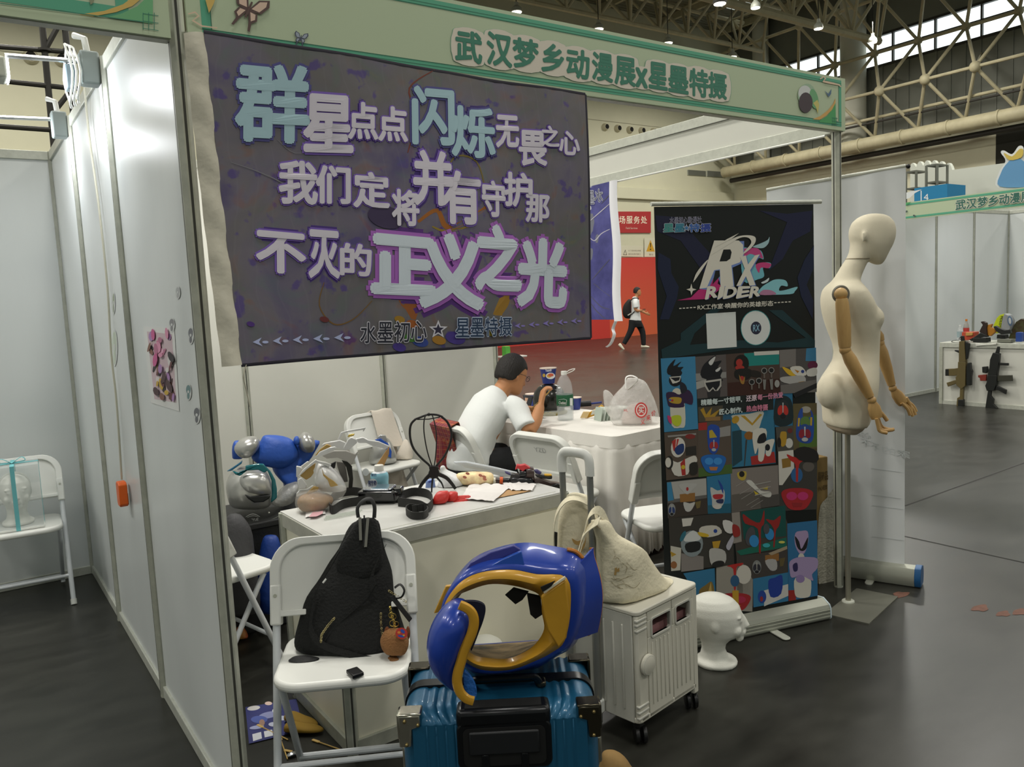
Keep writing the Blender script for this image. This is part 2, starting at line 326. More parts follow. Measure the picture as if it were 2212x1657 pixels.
# ---------------------------------------------------------------- space frame and roof trusses
sf = thing('space_frame', 'beige tubular space frame with ball joints along the right hall wall', 'truss', (24.5, 9, 6.2))
rows = [(24.95, 6.25, .5), (24.0, 7.5, 0), (24.95, 8.95, .5), (24.0, 10.3, 0)]; P = {}
for r, (x, z, off) in enumerate(rows):
    for k in range(-1, 9):
        y = 9.31+(k+off)*1.44
        if y < YB-.2: P[r, k] = V(x, y, z)
def bar(a, b, r, nm, par, m=BEIGE): MB().tube([a, b], r, 8).build(nm, m, par)
for r in range(4):
    ks = sorted(k for q, k in P if q == r); bar(P[r, ks[0]], P[r, ks[-1]], .055 if r != 1 else .05, 'chord', sf)
for (r, k), p in P.items():
    if r: MB().ball(p, .16 if r == 1 else .13, 14).build('ball_joint', BEIGE, sf)
    if r < 3:
        for kk in ((k, k+1) if rows[r][2] else (k-1, k)):
            if (r+1, kk) in P: bar(p, P[r+1, kk], .05, 'brace', sf)
    if r == 1 and k % 2 == 0: bar(p, V(XR, p.y+.7, 8.3), .03, 'tie', sf)
du = thing('air_duct', 'long round beige duct pipe running under the space frame', 'duct', (24.7, 12, 5.8))
a, b = FX(1600, 368, 24.7), FX(2260, 238, 24.7); zc = (a.z+b.z)/2+.05
MB().tube([(24.7, YB-.6, zc), (24.7, a.y-2.6, zc)], .2, 20).build('pipe', BEIGE, du); MB().tube([(24.7, a.y-2.6, zc), (24.7, 4, zc)], .21, 20).build('pipe', BEIGE, du)
MB().tube([(25.1, YB-.6, zc-.3), (25.1, 4, zc-.3)], .09, 12).build('duct_shadow', STEEL, du)  # dark tube stands in for the shadow the duct casts on the wall
for k in range(9): y = 17.6-k*1.44; MB().tube([(24.7, y-.03, zc), (24.7, y+.03, zc)], .235, 20).build('clamp', BEIGE, du)
for dz, r in ((.62, .035), (.75, .05)): MB().tube([(24.6, YB-.3, zc+dz), (24.6, 4, zc+dz)], r, 10).build('service_pipe', STEEL if r < .04 else BEIGE, du)
for j, (yt, zb, zt, x0) in enumerate(((12.2, 9.0, 10.6, 8), (16.6, 9.9, 11.1, 10))):
    rt = thing('roof_truss', 'beige roof truss crossing the hall, '+('nearer, with the thick lower chord' if not j else 'farther, near the back wall'), 'truss', (x0, yt, zb), group='roof trusses')
    bar((x0, yt, zb), (24, yt, zb), .12 if not j else .08, 'chord', rt); bar((x0, yt-.8, zt), (24, yt-.8, zt), .07, 'chord', rt); bar((x0, yt+.8, zt), (24, yt+.8, zt), .07, 'chord', rt)
    n = 11
    for k in range(n):
        xa = lerp(x0, 24, k/n); xm = lerp(x0, 24, (k+.5)/n); xb = lerp(x0, 24, (k+1)/n)
        for s in (-.8, .8): bar((xa, yt, zb), (xm, yt+s, zt), .05, 'brace', rt); bar((xm, yt+s, zt), (xb, yt, zb), .05, 'brace', rt)
        bar((xm, yt-.8, zt), (xm, yt+.8, zt), .04, 'brace', rt)
        if k % 3 == 1: bar((xm, yt-.8, zt), (xm, yt-2.6, ZC-.1), .05, 'brace', rt)
LAMP = mat('lamp_disc', 'fff6e2', .4, emit=5)
for i, (u, v, y) in enumerate(((1116, 26, 15), (1293, 63, 15), (1443, 93, 15), (1582, 123, 15), (1632, 17, 10.5), (1768, 62, 10.5), (1885, 92, 10.5), (1555, 8, 7.5))):
    p = FY(u, v, y); L = thing('pendant_lamp', 'round high-bay lamp on a rod, '+['leftmost just above the fascia', 'second from the left above the fascia', 'third from the left above the fascia', 'fourth from the left above the fascia', 'left of the three lit among trusses', 'middle of the three lit among trusses', 'right of the three lit among trusses', 'dark-shaded at the top edge'][i], 'lamp', p, group='high-bay hall lamps')
    T = Matrix.Translation(p); k = .8 if y < 12 else 1
    MB().lathe([(.02*k, .0), (.14*k, .0), (.15*k, .02), (.13*k, .1), (.06*k, .16), (.05*k, .24), (.0, .24)], 20, T).build('shade', ALUD if i != 7 else STEEL, L)
    MB().lathe([(.0, -.012), (.13*k, -.01), (.13*k, 0), (.0, 0)], 20, T).build('disc', LAMP, L)
    MB().tube([p+V(0, 0, .24), (p.x, p.y, ZC-.25)], .012, 6).build('rod', STEEL, L)
# scaffold tower behind the left booth
sc = thing('scaffold_tower', 'dark scaffold of crossing tubes standing beyond the left booth', 'scaffold', tuple(FY(120, 600, 10).xy)+(0,))
for a, b in (((88, 30), (122, 420)), ((136, 20), (172, 420))):
    p, q = FY(*a, 10), FY(*b, 10); MB().tube([p+(p-q)*.3, (q.x, 10, 0)], .04, 8).build('upright', STEEL, sc)
for a, b in (((-40, 170), (157, 191)), ((-40, 98), (160, 113)), ((140, 30), (95, 112)), ((155, 193), (110, 250)), ((-40, 270), (172, 285))):
    bar(FY(*a, 10), FY(*b, 10), .033, 'crossbar', sc, STEEL)
for p in ((97, 111), (150, 113), (157, 193)): MB().lathe([(.0, 0), (.085, 0), (.085, .03), (.0, .03)], 14, Matrix.Translation(FY(*p, 10))).build('coupler', STEEL, sc)
# ---------------------------------------------------------------- our booth: posts, walls, beam, fascia
H = 2.5
def post(mb, x, y, h=H, r=.021):
    mb.prism([(x+r*math.cos(R(22.5+45*i))*1.08, y+r*math.sin(R(22.5+45*i))*1.08) for i in range(8)], 0, h)
def grooves(mb, x, y, h=H, r=.0215):
    for a in range(0, 360, 90):
        c, s = math.cos(R(a)), math.sin(R(a)); mb.box(-.0035, .0035, r-.004, r-.0005, .01, h-.01, Matrix.Translation((x, y, 0)) @ Matrix.Rotation(R(a), 4, 'Z'))
GRV = mat('post_groove', '3a3a34', .7)
def put_post(name, x, y, par=None, label=None):
    if par: t = par
    else: t = thing(name, label, 'post', (x, y, 0))
    mb = MB(); post(mb, x, y); o = mb.build('post', ALUD, t, smooth=0); mb = MB(); grooves(mb, x, y); mb.build('slot', GRV, o if par else t, smooth=0)
YS = [0, 1.06, 2.09, 3.05]; XS = [0, 1, 2, 3]
put_post('booth_post', 0, 0, None, 'aluminium corner post between the left booth and the banner booth'); put_post('booth_post', 3, 0, None, 'aluminium post at the right front corner behind the mannequin')
def shell_wall(name, pts, fixed, axis, panel, skip=(), h=H, side=1):
    t = thing(name, None, None, (pts[0], fixed, 0) if axis == 'x' else (fixed, pts[0], 0), kind='structure')
    def B(mb, a, b, d, z0, z1): return mb.box(a, b, fixed-d, fixed+d, z0, z1) if axis == 'x' else mb.box(fixed-d, fixed+d, a, b, z0, z1)
    for i in range(len(pts)-1):
        a, b = pts[i]+.018, pts[i+1]-.018
        B(MB(), a, b, .003, .03, h-.03).build('panel', panel, t, smooth=0); B(MB(), a, b, .014, 0, .05).build('bottom_rail', ALU, t, bevel=.003); B(MB(), a, b, .014, h-.05, h).build('top_rail', ALU, t, bevel=.003)
    for i, p in enumerate(pts):
        if i in skip: continue
        put_post('', *((p, fixed) if axis == 'x' else (fixed, p)), t)
    return t
wl = shell_wall('wall_left', YS, 0, 'y', PANEL, (0,)); shell_wall('wall_rear', XS, 3.05, 'x', PANEL2, (0,))
bm = thing('side_beam', 'white header beam between two aluminium rails along the right side of the booth', 'beam', (3, 0, 2.25))
MB().box(2.994, 3.006, .02, 3.03, 2.3, 2.45).build('panel', PANEL2, bm, smooth=0)
for z in (2.25, 2.445): MB().box(2.985, 3.015, .02, 3.03, z, z+.055).build('rail', ALU, bm, bevel=.003)
MB().box(2.983, 2.986, .02, 3.03, 2.443, 2.446).build('slot', GRV, bm, smooth=0)
# fascia boards
def fascia(name, label, x0, x1, z0=2.255, z1=2.497):
    t = thing(name, label, 'fascia sign', (x0, -.03, z0)); MB().box(x0, x1, -.034, -.022, z0, z1).build('board', FASC, t, smooth=0)
    MB().box(x0, x1, -.022, .012, z0-.002, z0+.03).build('rail', ALU, t, smooth=0); return t
FF = Flat((0, -.034, 0), (0, -1, 0))
fs = fascia('fascia_sign', 'pale green fascia board with dark green show title over the booth front', .022, 3.022)
def band(mb, x0, x1, z0, z1, lay): y = -.034-.0006*lay; mb.add([(x0, y, z0), (x1, y, z0), (x1, y, z1), (x0, y, z1)], [(0, 1, 2, 3)])
mb = MB()
for z0, z1 in ((2.272, 2.292), (2.461, 2.485)): band(mb, .06, 2.99, z0, z1, 1)
for x0, x1 in ((.06, .085), (2.968, 2.99)): band(mb, x0, x1, 2.292, 2.461, 1)
mb.build('border', GREEN, fs, smooth=0)
mb = MB()
for z0, z1 in ((2.2905, 2.2925), (2.471, 2.4725), (2.28, 2.2815), (2.462, 2.464)): band(mb, .06, 2.99, z0, z1, 2)
band(mb, 2.967, 2.969, 2.292, 2.461, 2); band(mb, .084, .086, 2.292, 2.461, 2); mb.build('border_line', GREEND, fs, smooth=0)
TIT = [('武', 984, 65, 1039, 138), ('汉', 1052, 69, 1104, 146), ('梦', 1108, 81, 1161, 152), ('乡', 1170, 93, 1216, 160), ('动', 1224, 105, 1271, 172), ('漫', 1279, 113, 1322, 178), ('展', 1328, 122, 1371, 187), ('x', 1373, 148, 1397, 189), ('星', 1401, 134, 1440, 195), ('墨', 1444, 142, 1485, 203), ('特', 1489, 148, 1528, 211), ('摄', 1530, 156, 1568, 215)]
pr = Print(FF, 2)
def lt(pr, ink_, off, g=0):
    for ch, x0, y0, x1, y1 in TIT:
        s = (x1-x0)*.165; pr.k -= 4; pr.text(ink_, ch, [(x0-g, y0), (x1+g, y0+s), (x1+g, y1), (x0-g, y1-s)], off)
pr.k = 1
for pad, c in ((15, '7fae93'), (13.5, 'd8d0c0')):     # scalloped label shape round each character
    pr.k += 1
    for ch, x0, y0, x1, y1 in TIT:
        cx, cy = (x0+x1)/2, (y0+y1)/2; a, b = (x1-x0)/2+pad*.72, (y1-y0)/2+pad*.3; q = []
        for t in range(40):
            an = 2*PI*t/40; c_, s_ = math.cos(an), math.sin(an); k = 1+.025*math.cos(8*an); x = a*abs(c_)**.55*(1 if c_ > 0 else -1)*k; y = b*abs(s_)**.55*(1 if s_ > 0 else -1)*k; q.append((cx+x, cy+y+x*.16))
        pr.k -= 1; pr.k += .12; pr.poly(c, q)
    pr.k += 1
pr.k += 2; lt(pr, '41806a', .035); pr.build('lettering', fs)
pr = Print(FF, 3)
pr.poly('4f9f62', [(1769, 261), (1786, 250.6), (1799, 233), (1804, 216), (1805, 268), (1769, 264)]).poly('d0a560', [(1754, 258), (1771, 251), (1788, 238), (1799, 224), (1804, 212), (1804, 223), (1796, 238), (1784, 250), (1770, 259)])
for k in range(3): x = 1797+k*4; pr.poly('3f7f68', [(x, 254), (x+.9, 254), (x+.9, 272), (x, 271.5)]).poly('3f7f68', [(1796, 254+k*7), (1809, 255.5+k*7), (1809, 256.5+k*7), (1796, 255+k*7)])
pr.poly('d9bfa4', stroke([(1770, 171), (1778, 166), (1782, 170), (1777, 176), (1790, 179), (1800, 181), (1812, 184), (1815, 188)], 5))
pr.poly('55708a', [(1780, 196), (1788, 203), (1795, 192), (1794, 203), (1789, 210), (1786, 206)])
pr.poly('9db79a', ell(1741, 205, 19, 24, 8)).poly('cfd2cf', ell(1737, 201, 14, 16)).poly('6fa777', ell(1757, 214, 9, 22, -12)).poly('4a3f44', ell(1739, 222, 15, 22, 0)).poly('c9bf72', [(1755, 223), (1764, 216), (1768, 226), (1765, 246), (1761, 232)])
def butterfly(x, y, s, a, c1, c2):
    def T(p): return [(x+s*(px*math.cos(R(a))-py*math.sin(R(a))), y+s*(px*math.sin(R(a))+py*math.cos(R(a)))) for px, py in p]
    for sg in (-1, 1):
        pr.poly(c1, T([(0, 0), (sg*.35, -.75), (sg*.95, -1), (sg*1.1, -.6), (sg*.8, -.05), (0, .1)])).poly(c1, T([(0, .05), (sg*.6, .05), (sg*.75, .45), (sg*.5, .7), (sg*.6, 1.2), (sg*.45, 1.2), (sg*.3, .7)]))
        pr.poly(c2, T([(sg*.15, -.1), (sg*.45, -.68), (sg*.85, -.85), (sg*.9, -.55), (sg*.65, -.1)])).poly(c2, T([(sg*.15, .1), (sg*.5, .12), (sg*.6, .42), (sg*.4, .6)]))
    pr.poly(c1, T([(-.06, -.5), (.06, -.5), (.08, .5), (-.08, .5)]))
butterfly(536, 22, 36, 24, '5a4540', 'd5b9a4'); butterfly(648, 84, 14, 12, '4a4f62', '9aa3b0')
pr.poly('d9bfa4', stroke([(405, 32), (420, 28), (428, 36), (415, 46), (435, 58), (468, 62)], 5))
pr.poly('d0b060', [(442, 0), (470, -20), (460, 10), (450, 30)])
pr.build('ornament', fs)
fl2 = fascia('fascia_sign', 'pale green fascia board with green corner ornament over the left booth', -3.02, -.022)
mb = MB(); band(mb, -2.9, -.12, 2.285, 2.315, 1); band(mb, -.15, -.12, 2.315, 2.5, 1); mb.build('border', GREEN, fl2, smooth=0)
pr = Print(FF, 3)
pr.poly('6fae7a', [(230, 38), (262, 30), (296, 14), (318, -6), (330, -20), (330, 52)]).poly('d0b060', [(170, 32), (225, 24), (265, 10), (290, -8), (312, -8), (285, 14), (250, 27), (200, 36)])
for k in range(3): x = 308+k*12; pr.poly('3f7f68', [(x, 28), (x+1.5, 28), (x+1.5, 66), (x, 64)]).poly('3f7f68', [(308, 29+k*16), (342, 34+k*16), (342, 35.5+k*16), (308, 30.5+k*16)])
pr.poly('3f7f68', [(0, 7), (310, 47), (310, 49), (0, 9)]).poly('8a8f72', [(192, -5), (204, -2), (200, 8), (195, 11)])
pr.build('ornament', fl2)
put_post('booth_post', -3.04, 0, None, 'aluminium post at the far left corner of the left booth')
# ---------------------------------------------------------------- left booth
lb = shell_wall('wall_left_booth', [-3.04, -2, -1.02, 0], 3.05, 'x', PANEL, (3,))
def spotlight(i, y, wx, lab):
    p = V(-.05, y, 2.49); t = thing('arm_spotlight', lab, 'lamp', p, group='arm spotlights of the left booth')
    MB().box(-.085, -.02, y-.035, y+.035, 2.40, 2.52).build('clamp', mat('grey_housing', '8a9492', .5), t, bevel=.008)
    MB().tube([(-.05, y, 2.48), (-.06, y, 2.57), (-.09, y+.03, 2.585)], .012, 8).build('gooseneck', WHITE, t)
    e = V(-.32, y, 2.475); MB().tube([(-.08, y, 2.485), e], .009, 8).build('arm', mat('chrome', 'c9ccc9', .2, .9), t)
    MB().box(e.x-.07, e.x+.0, y-.055, y+.055, e.z-.09, e.z-.015).build('head', ALUD, t, bevel=.01)
    MB().box(e.x+.001, e.x+.006, y-.05, y+.05, e.z-.088, e.z-.02).build('led_panel', mat('led_white', 'f4f7ff', .3, emit=18), t, smooth=0)
    a = area((e.x+.02, y, e.z-.07), 0.1, 3.6, (.93, .96, 1), (0, R(-48), 0), 'SQUARE'); return t
spotlight(0, 1.10, 0, 'white arm spotlight clamped to the partition top, nearer the camera'); spotlight(1, 2.12, 0, 'white arm spotlight clamped near the back corner of the left booth')
for x in (-1.2, -2.1): area((x, 2.55, 2.42), .12, 3, (.93, .96, 1), (R(20), 0, 0), 'SQUARE')
cb = thing('coiled_cable', 'coil of white cable and grey plug hanging over the partition top', 'cable', (-.04, 1.12, 2.3))
pts = []
for k in range(3):
    for j in range(16): a = 2*PI*j/16; pts.append((-.095-.012*k+.006*math.sin(a*3), 1.13+.075*math.sin(a)+.01*k, 2.44+.1*math.cos(a)*(1+.08*k)))
MB().tube(pts, .004, 6).build('coil', WHITE, cb); MB().box(-.135, -.1, 1.09, 1.15, 2.38, 2.47).build('plug', mat('grey_plug', '6f8088', .5), cb, bevel=.006)
ca = thing('extension_socket', 'orange two-outlet extension socket hanging on a white cord from the partition', 'power strip', (-.03, 1.44, .7))
pts = [FX(182, 182, -.03), FX(188, 250, -.02), FX(196, 320, -.02), FX(214, 450, -.02), FX(232, 620, -.016), FX(240, 760, -.02), FX(250, 850, -.016), FX(257, 940, -.018), FX(263, 1036, -.02)]
MB().tube(smooth_path(pts, 5), .0045, 8).build('cord', mat('cream_cord', 'd6d3c0', .5), ca)
OR = mat('orange_plastic', 'e8661e', .4); p = FX(263, 1040, -.03); q = FX(272, 1096, -.03)
Ms = frame((-.03, p.y, (p.z+q.z)/2), (0, -1, .0), (0, 0, 1)); hh = (p.z-q.z)/2
MB().prism([(-.036, -hh*.8), (-.022, -hh), (.022, -hh), (.036, -hh*.8), (.036, hh*.8), (.022, hh), (-.022, hh), (-.036, hh*.8)], -.014, .02, Ms).build('body', OR, ca, bevel=.004)
GP = mat('grey_outlet', '7d7d70', .5)
for yy, h2 in ((-hh*.15, .010), (-hh*.6, .017)):
    o = MB().box(-.02, .02, yy-h2, yy+h2, -.0175, -.0135, Ms).build('outlet', GP, ca, bevel=.002); mb = MB()
    for dx in (-.01, .01): mb.box(dx-.0015, dx+.0015, yy-.005, yy+.004, -.0183, -.0172, Ms)
    mb.build('slot', BLACK, o)
MB().prism([(-.012, hh*.35), (.012, hh*.35), (.012, hh*.65), (0, hh*.8), (-.012, hh*.65)], -.0175, -.0135, Ms).build('badge', GP, ca)
# posters and stickers on the partition
FW = Flat((-.0035, 0, 0), (-1, 0, 0))
t = thing('wall_poster', 'white paper poster of abstract pink and white artwork taped on the partition', 'poster', FX(350, 888, -.004))
pr = Print(FW, 1); pr.poly('dedfdc', [(310, 705), (377, 709), (388, 889), (327, 870)])
rp = random.Random(4)
for q, c in ([(318, 716), (372, 722), (382, 870), (334, 862)], 'cdb7bd'), : pr.poly(c, q)
PC = ['d98fae', 'c85a90', 'b8708f', 'e3c8bc', 'a97fb4', '6a3a3a', '845a4a', 'c9a63a', '4e3236', 'd8d4d2', '2e2428', 'e0a8c0']
for k in range(46):
    v = rp.uniform(718, 862); f_ = (v-716)/150; u = rp.uniform(320+14*f_, 370+10*f_); top = v < 790
    c = PC[rp.choice((0, 1, 2, 11, 3, 0, 1))] if top and 332 < u < 366 else PC[rp.choice((5, 6, 8, 10, 9, 4, 7))]
    pr.poly(c, ell(u, v, rp.uniform(2, 6), rp.uniform(5, 15), rp.uniform(-25, 25), 9))
pr.build('print', t)
for i, (u, v, rx, ry, c) in enumerate(((385, 632, 4, 12, 'b9bcbc'), (372, 702, 5, 14, '8a8a8c'), (413, 725, 5, 17, '77797e'), (408, 847, 5, 16, '6f8f90'), (426, 897, 6, 17, '6f7276'), (246, 655, 2, 22, '9aa38e'), (248, 752, 5, 38, 'c5d0c0'))):
    s_ = thing('wall_sticker', ['faint grey sticker highest on the front panel', 'dark sticker at the top right corner of the pink poster', 'grey sticker right of the pink poster', 'teal and white sticker low right of the poster', 'dark grey sticker lowest on the front panel', 'slim green strip sticker beside the hanging cord', 'tall pale leaf-shaped sticker beside the cord'][i], 'sticker', FX(u, v+ry, -.004), group='stickers on the partition')
    pr = Print(FW, 2); pr.poly('d3d6d4', ell(u, v, rx+1.5, ry+2)).poly(c, ell(u, v-ry*.35, rx, ry*.6)).poly(c, ell(u, v+ry*.5, rx*.55, ry*.45)).poly('d3d6d4', ell(u, v-ry*.05, rx*.4, ry*.2)); pr.build('print', s_)
# ---------------------------------------------------------------- hanging banner with the big lettering
wave = lambda q: .007*math.sin(q.x*7+q.z*2)+.005*math.sin(q.z*6-q.x*3)+.003*math.sin(q.x*17)
FB = Flat((0, -.062, 0), (0, -1, 0), wave)
def cloth():
    m = bpy.data.materials.new('printed_banner_cloth'); m.use_nodes = True; nt = m.node_tree; b = nt.nodes['Principled BSDF']; L = nt.links.new; b.inputs['Roughness'].default_value = .55
    tc = nt.nodes.new('ShaderNodeTexCoord')
    def nz(s, d, dist=0, off=0):
        mp = nt.nodes.new('ShaderNodeMapping'); mp.inputs['Location'].default_value = (off, off, off); L(tc.outputs['Object'], mp.inputs[0]); n = nt.nodes.new('ShaderNodeTexNoise'); n.inputs['Scale'].default_value = s; n.inputs['Detail'].default_value = d; n.inputs['Distortion'].default_value = dist; L(mp.outputs[0], n.inputs['Vector']); return n
    def ramp(n, *st):
        r = nt.nodes.new('ShaderNodeValToRGB'); L(n, r.inputs[0]); e = r.color_ramp.elements
        while len(e) < len(st): e.new(.5)
        for k, (p, c) in enumerate(st): e[k].position = p; e[k].color = lin(c)
        return r.outputs[0]
    def mix(f, a, c):
        x = nt.nodes.new('ShaderNodeMix'); x.data_type = 'RGBA'
        for k, q in ((0, f), (6, a), (7, c)):
            if hasattr(q, 'links'): L(q, x.inputs[k])
            else: x.inputs[k].default_value = q
        return x.outputs[2]
    base = ramp(nz(3.2, 5, .8).outputs[0], (.3, '4d4270'), (.46, '6e6874'), (.62, '6b6860'), (.8, '7a767c'))
    spot = ramp(nz(16, 3, 0, 3).outputs[0], (.6, '000000'), (.66, 'ffffff')); c = mix(spot, base, lin('4c3a80'))
    col = ramp(nz(6, 2, 2, 9).outputs[0], (.28, '8a4e30'), (.4, '6e6874'), (.56, '605a70'), (.68, '4a6a66'), (.78, '7c7a3c')); c = mix(.28, c, col)
    wv = nt.nodes.new('ShaderNodeTexWave'); wv.inputs['Scale'].default_value = 5; wv.inputs['Distortion'].default_value = 9; wv.inputs['Detail'].default_value = 2; wv.inputs['Detail Scale'].default_value = .6; L(tc.outputs['Object'], wv.inputs['Vector'])
    ln = ramp(wv.outputs[0], (.975, '000000'), (.995, '505050')); c = mix(ln, c, lin('8c8890'))
    L(c, b.inputs['Base Color']); return m
bn = thing('cloth_banner', 'large purple-grey cloth banner with three lines of white glowing lettering', 'banner', (.06, -.06, 1.38))
c4 = [V(440, 70), V(1262, 205), V(1279, 730), V(520, 788)]
def fb(x, y):
    sag = 10*math.sin(PI*x)*(1-y)*.6
    q = lerp(lerp(c4[3], c4[2], x), lerp(c4[0], c4[1], x), y); return FB.p(q.x, q.y-sag*.3, 0)
MB().slab(fb, 48, 30, .0025).build('cloth', cloth(), bn, smooth=60)
HEM = mat('banner_hem', '2b2833', .7)
for a, b in ((0, 1), (1, 2), (2, 3)):
    pts = [(lerp(c4[a], c4[b], k/24)) for k in range(25)]
    if a == 2: pts = [(fb(1-k/24, 0)) for k in range(25)]
    else: pts = [FB.p(q.x, q.y, 0) for q in pts]
    MB().tube(pts, .007, 6, flat=(.5, 1)).build('hem', HEM, bn)
SLV = mat('sleeve_cloth', 'cfcab8', .8, bump=.3, bs=25)
s4 = [V(397, 72), V(441, 70), V(521, 788), V(478, 792)]
def fsl(x, y): q = lerp(lerp(s4[3], s4[2], x), lerp(s4[0], s4[1], x), y); p = FB.p(q.x, q.y, 0); p.y -= .012*math.sin(PI*x)+.003*math.sin(y*40+x*3); return p
MB().slab(fsl, 8, 40, .002).build('sleeve', SLV, bn, smooth=60)
pts = smooth_path([FB.p(530, 788, 0), FB.p(524, 815, 4), FB.p(531, 845, 0), FB.p(538, 878, 2)], 5)
MB().tube(pts, .006, 6, flat=(1, .25)).build('tie_ribbon', SLV, bn)
TXT = [('群', 512, 140, 664, 306, 'B'), ('星', 658, 208, 757, 328, 'W'), ('点', 750, 224, 812, 302, 'W'), ('点', 816, 232, 878, 306, 'W'), ('闪', 892, 190, 978, 312, 'B'), ('烁', 976, 232, 1068, 340, 'B'), ('无', 1074, 250, 1120, 318, 'W'), ('畏', 1122, 284, 1176, 358, 'W'), ('之', 1166, 274, 1202, 318, 'W'), ('心', 1204, 286, 1246, 336, 'W'),
       ('我', 606, 348, 684, 440, 'W'), ('们', 684, 360, 752, 440, 'W'), ('定', 762, 374, 836, 450, 'W'), ('将', 844, 412, 900, 488, 'W'), ('并', 892, 328, 972, 444, 'W'), ('有', 950, 372, 1034, 484, 'W'), ('守', 1040, 392, 1090, 468, 'W'), ('护', 1090, 374, 1146, 446, 'W'), ('那', 1136, 422, 1182, 480, 'W'),
       ('不', 556, 502, 658, 590, 'W'), ('灭', 668, 500, 730, 600, 'W'), ('的', 734, 528, 796, 596, 'W'), ('正', 802, 514, 930, 634, 'L'), ('义', 906, 510, 1036, 664, 'L'), ('之', 1026, 490, 1124, 626, 'L'), ('光', 1122, 520, 1220, 660, 'L')]
for off, inks, lay, nm in ((.115, {'B': '3c2c70', 'W': '49307e', 'L': '5a327e'}, 3, 'glow'), (.072, {'B': '54528e', 'W': '7d60b8', 'L': 'ab68c0'}, 7, 'glow'), (.034, {'B': 'a9c9d2', 'W': 'd9d3dd', 'L': 'd5e0e8'}, 11, 'lettering')):
    pr = Print(FB, lay)
    for i, (ch, x0, y0, x1, y1, k) in enumerate(TXT):
        s = (x1-x0)*.09; pr.k = (i % 3)*4-8
        pr.text(inks[k], ch, [(x0, y0-s*.3), (x1, y0+s*.7), (x1, y1), (x0, y1-s*.5)], off*(1.5 if k == 'L' else 1))
    pr.build(nm, bn)
pr = Print(FB, 1.5)
pr.poly('4f7a2c', ell(1010, 196, 32, 35)).poly('4f7a2c', ell(842, 238, 16, 16)).poly('6b2e5a', curve([(930, 250), (955, 200), (975, 240), (960, 320), (940, 330)])).poly('35356e', curve([(885, 270), (905, 230), (925, 300), (905, 325)])).poly('35407a', curve([(985, 300), (1030, 270), (1068, 360), (1030, 380)]))
for c, pts, wd in (('8a5a2a', [(740, 520), (770, 460), (830, 430), (880, 450)], 12), ('7a4a8a', [(725, 560), (735, 480), (780, 430), (830, 400)], 26), ('7a4a8a', [(1170, 440), (1165, 520), (1130, 590), (1080, 640)], 26), ('a0782a', [(760, 600), (800, 640), (815, 690), (800, 720)], 16), ('a0782a', [(1110, 610), (1085, 660), (1060, 720)], 30), ('9a5a2a', [(850, 620), (875, 660), (900, 640), (890, 690)], 20), ('a0601f', [(900, 480), (940, 455), (960, 490), (1000, 480), (1060, 440)], 12), ('8f7a2a', [(930, 490), (960, 500), (1010, 490)], 6), ('7a3a2a', [(880, 330), (900, 250), (885, 190), (940, 150)], 4), ('7a6a2a', [(960, 400), (980, 340), (1030, 350), (1050, 420)], 4), ('7a5a2a', [(700, 610), (690, 660), (720, 700), (760, 690), (800, 650)], 3), ('7c7a80', [(500, 350), (560, 370), (620, 400), (640, 430)], 3), ('7c7a80', [(600, 300), (640, 330), (700, 320)], 2)): pr.poly(c, stroke([(p.x, p.y) for p in smooth_path([(x, y, 0) for x, y in pts], 5)], wd))
for c, x, y, r in (('a07a24', 860, 690, 12), ('a05a24', 888, 700, 14), ('3a4f9a', 905, 738, 18), ('4f8a3a', 885, 730, 14), ('a87a2a', 945, 735, 15), ('4a3a8a', 860, 750, 15), ('4a3a8a', 980, 730, 22), ('9a8a2a', 1060, 720, 10), ('4f2f7a', 540, 700, 9), ('3c3050', 830, 470, 40), ('6a3030', 700, 690, 10)): pr.poly(c, ell(x, y, r, r*.6, 15))
pr.build('artwork', bn)
pr = Print(FB, 6)
for i, ch in enumerate('水墨初心'): x = 776+i*36; y = 697-i*1.2; pr.text('d9d6de', ch, [(x, y), (x+33, y), (x+33, y+44), (x, y+44)], .05).text('2a2c38', ch, [(x, y), (x+33, y), (x+33, y+44), (x, y+44)], .01)
for i, ch in enumerate('星墨特摄'): x = 979+i*32; y = 688-i; pr.text('c3cfe6', ch, [(x, y), (x+29, y), (x+29, y+40), (x, y+40)], .05).text('2a3f5c', ch, [(x, y), (x+29, y), (x+29, y+40), (x, y+40)], .01)
def star(cx, cy, r, q=.42): return [(cx+(r if i % 2 == 0 else r*q)*math.sin(PI*i/5), cy-(r if i % 2 == 0 else r*q)*math.cos(PI*i/5)) for i in range(10)]
pr.k = 0; pr.poly('d9d6de', star(943, 712, 21)).poly('343046', star(943, 712, 13))
pr.k = 0
for i in range(5):
    for x0, y0, c in ((544+i*44, 739-i*2.4, 'b6bfe4'), (1114+i*30, 704-i*2.6, '8f82c8')):
        s = 1 if x0 < 1000 else .66; pr.poly(c, [(x0, y0), (x0+20*s, y0-10*s), (x0+14*s, y0), (x0+22*s, y0+9*s)]).poly(c, ell(x0+28*s, y0, 7*s, 3*s))
pr.build('lettering', bn)
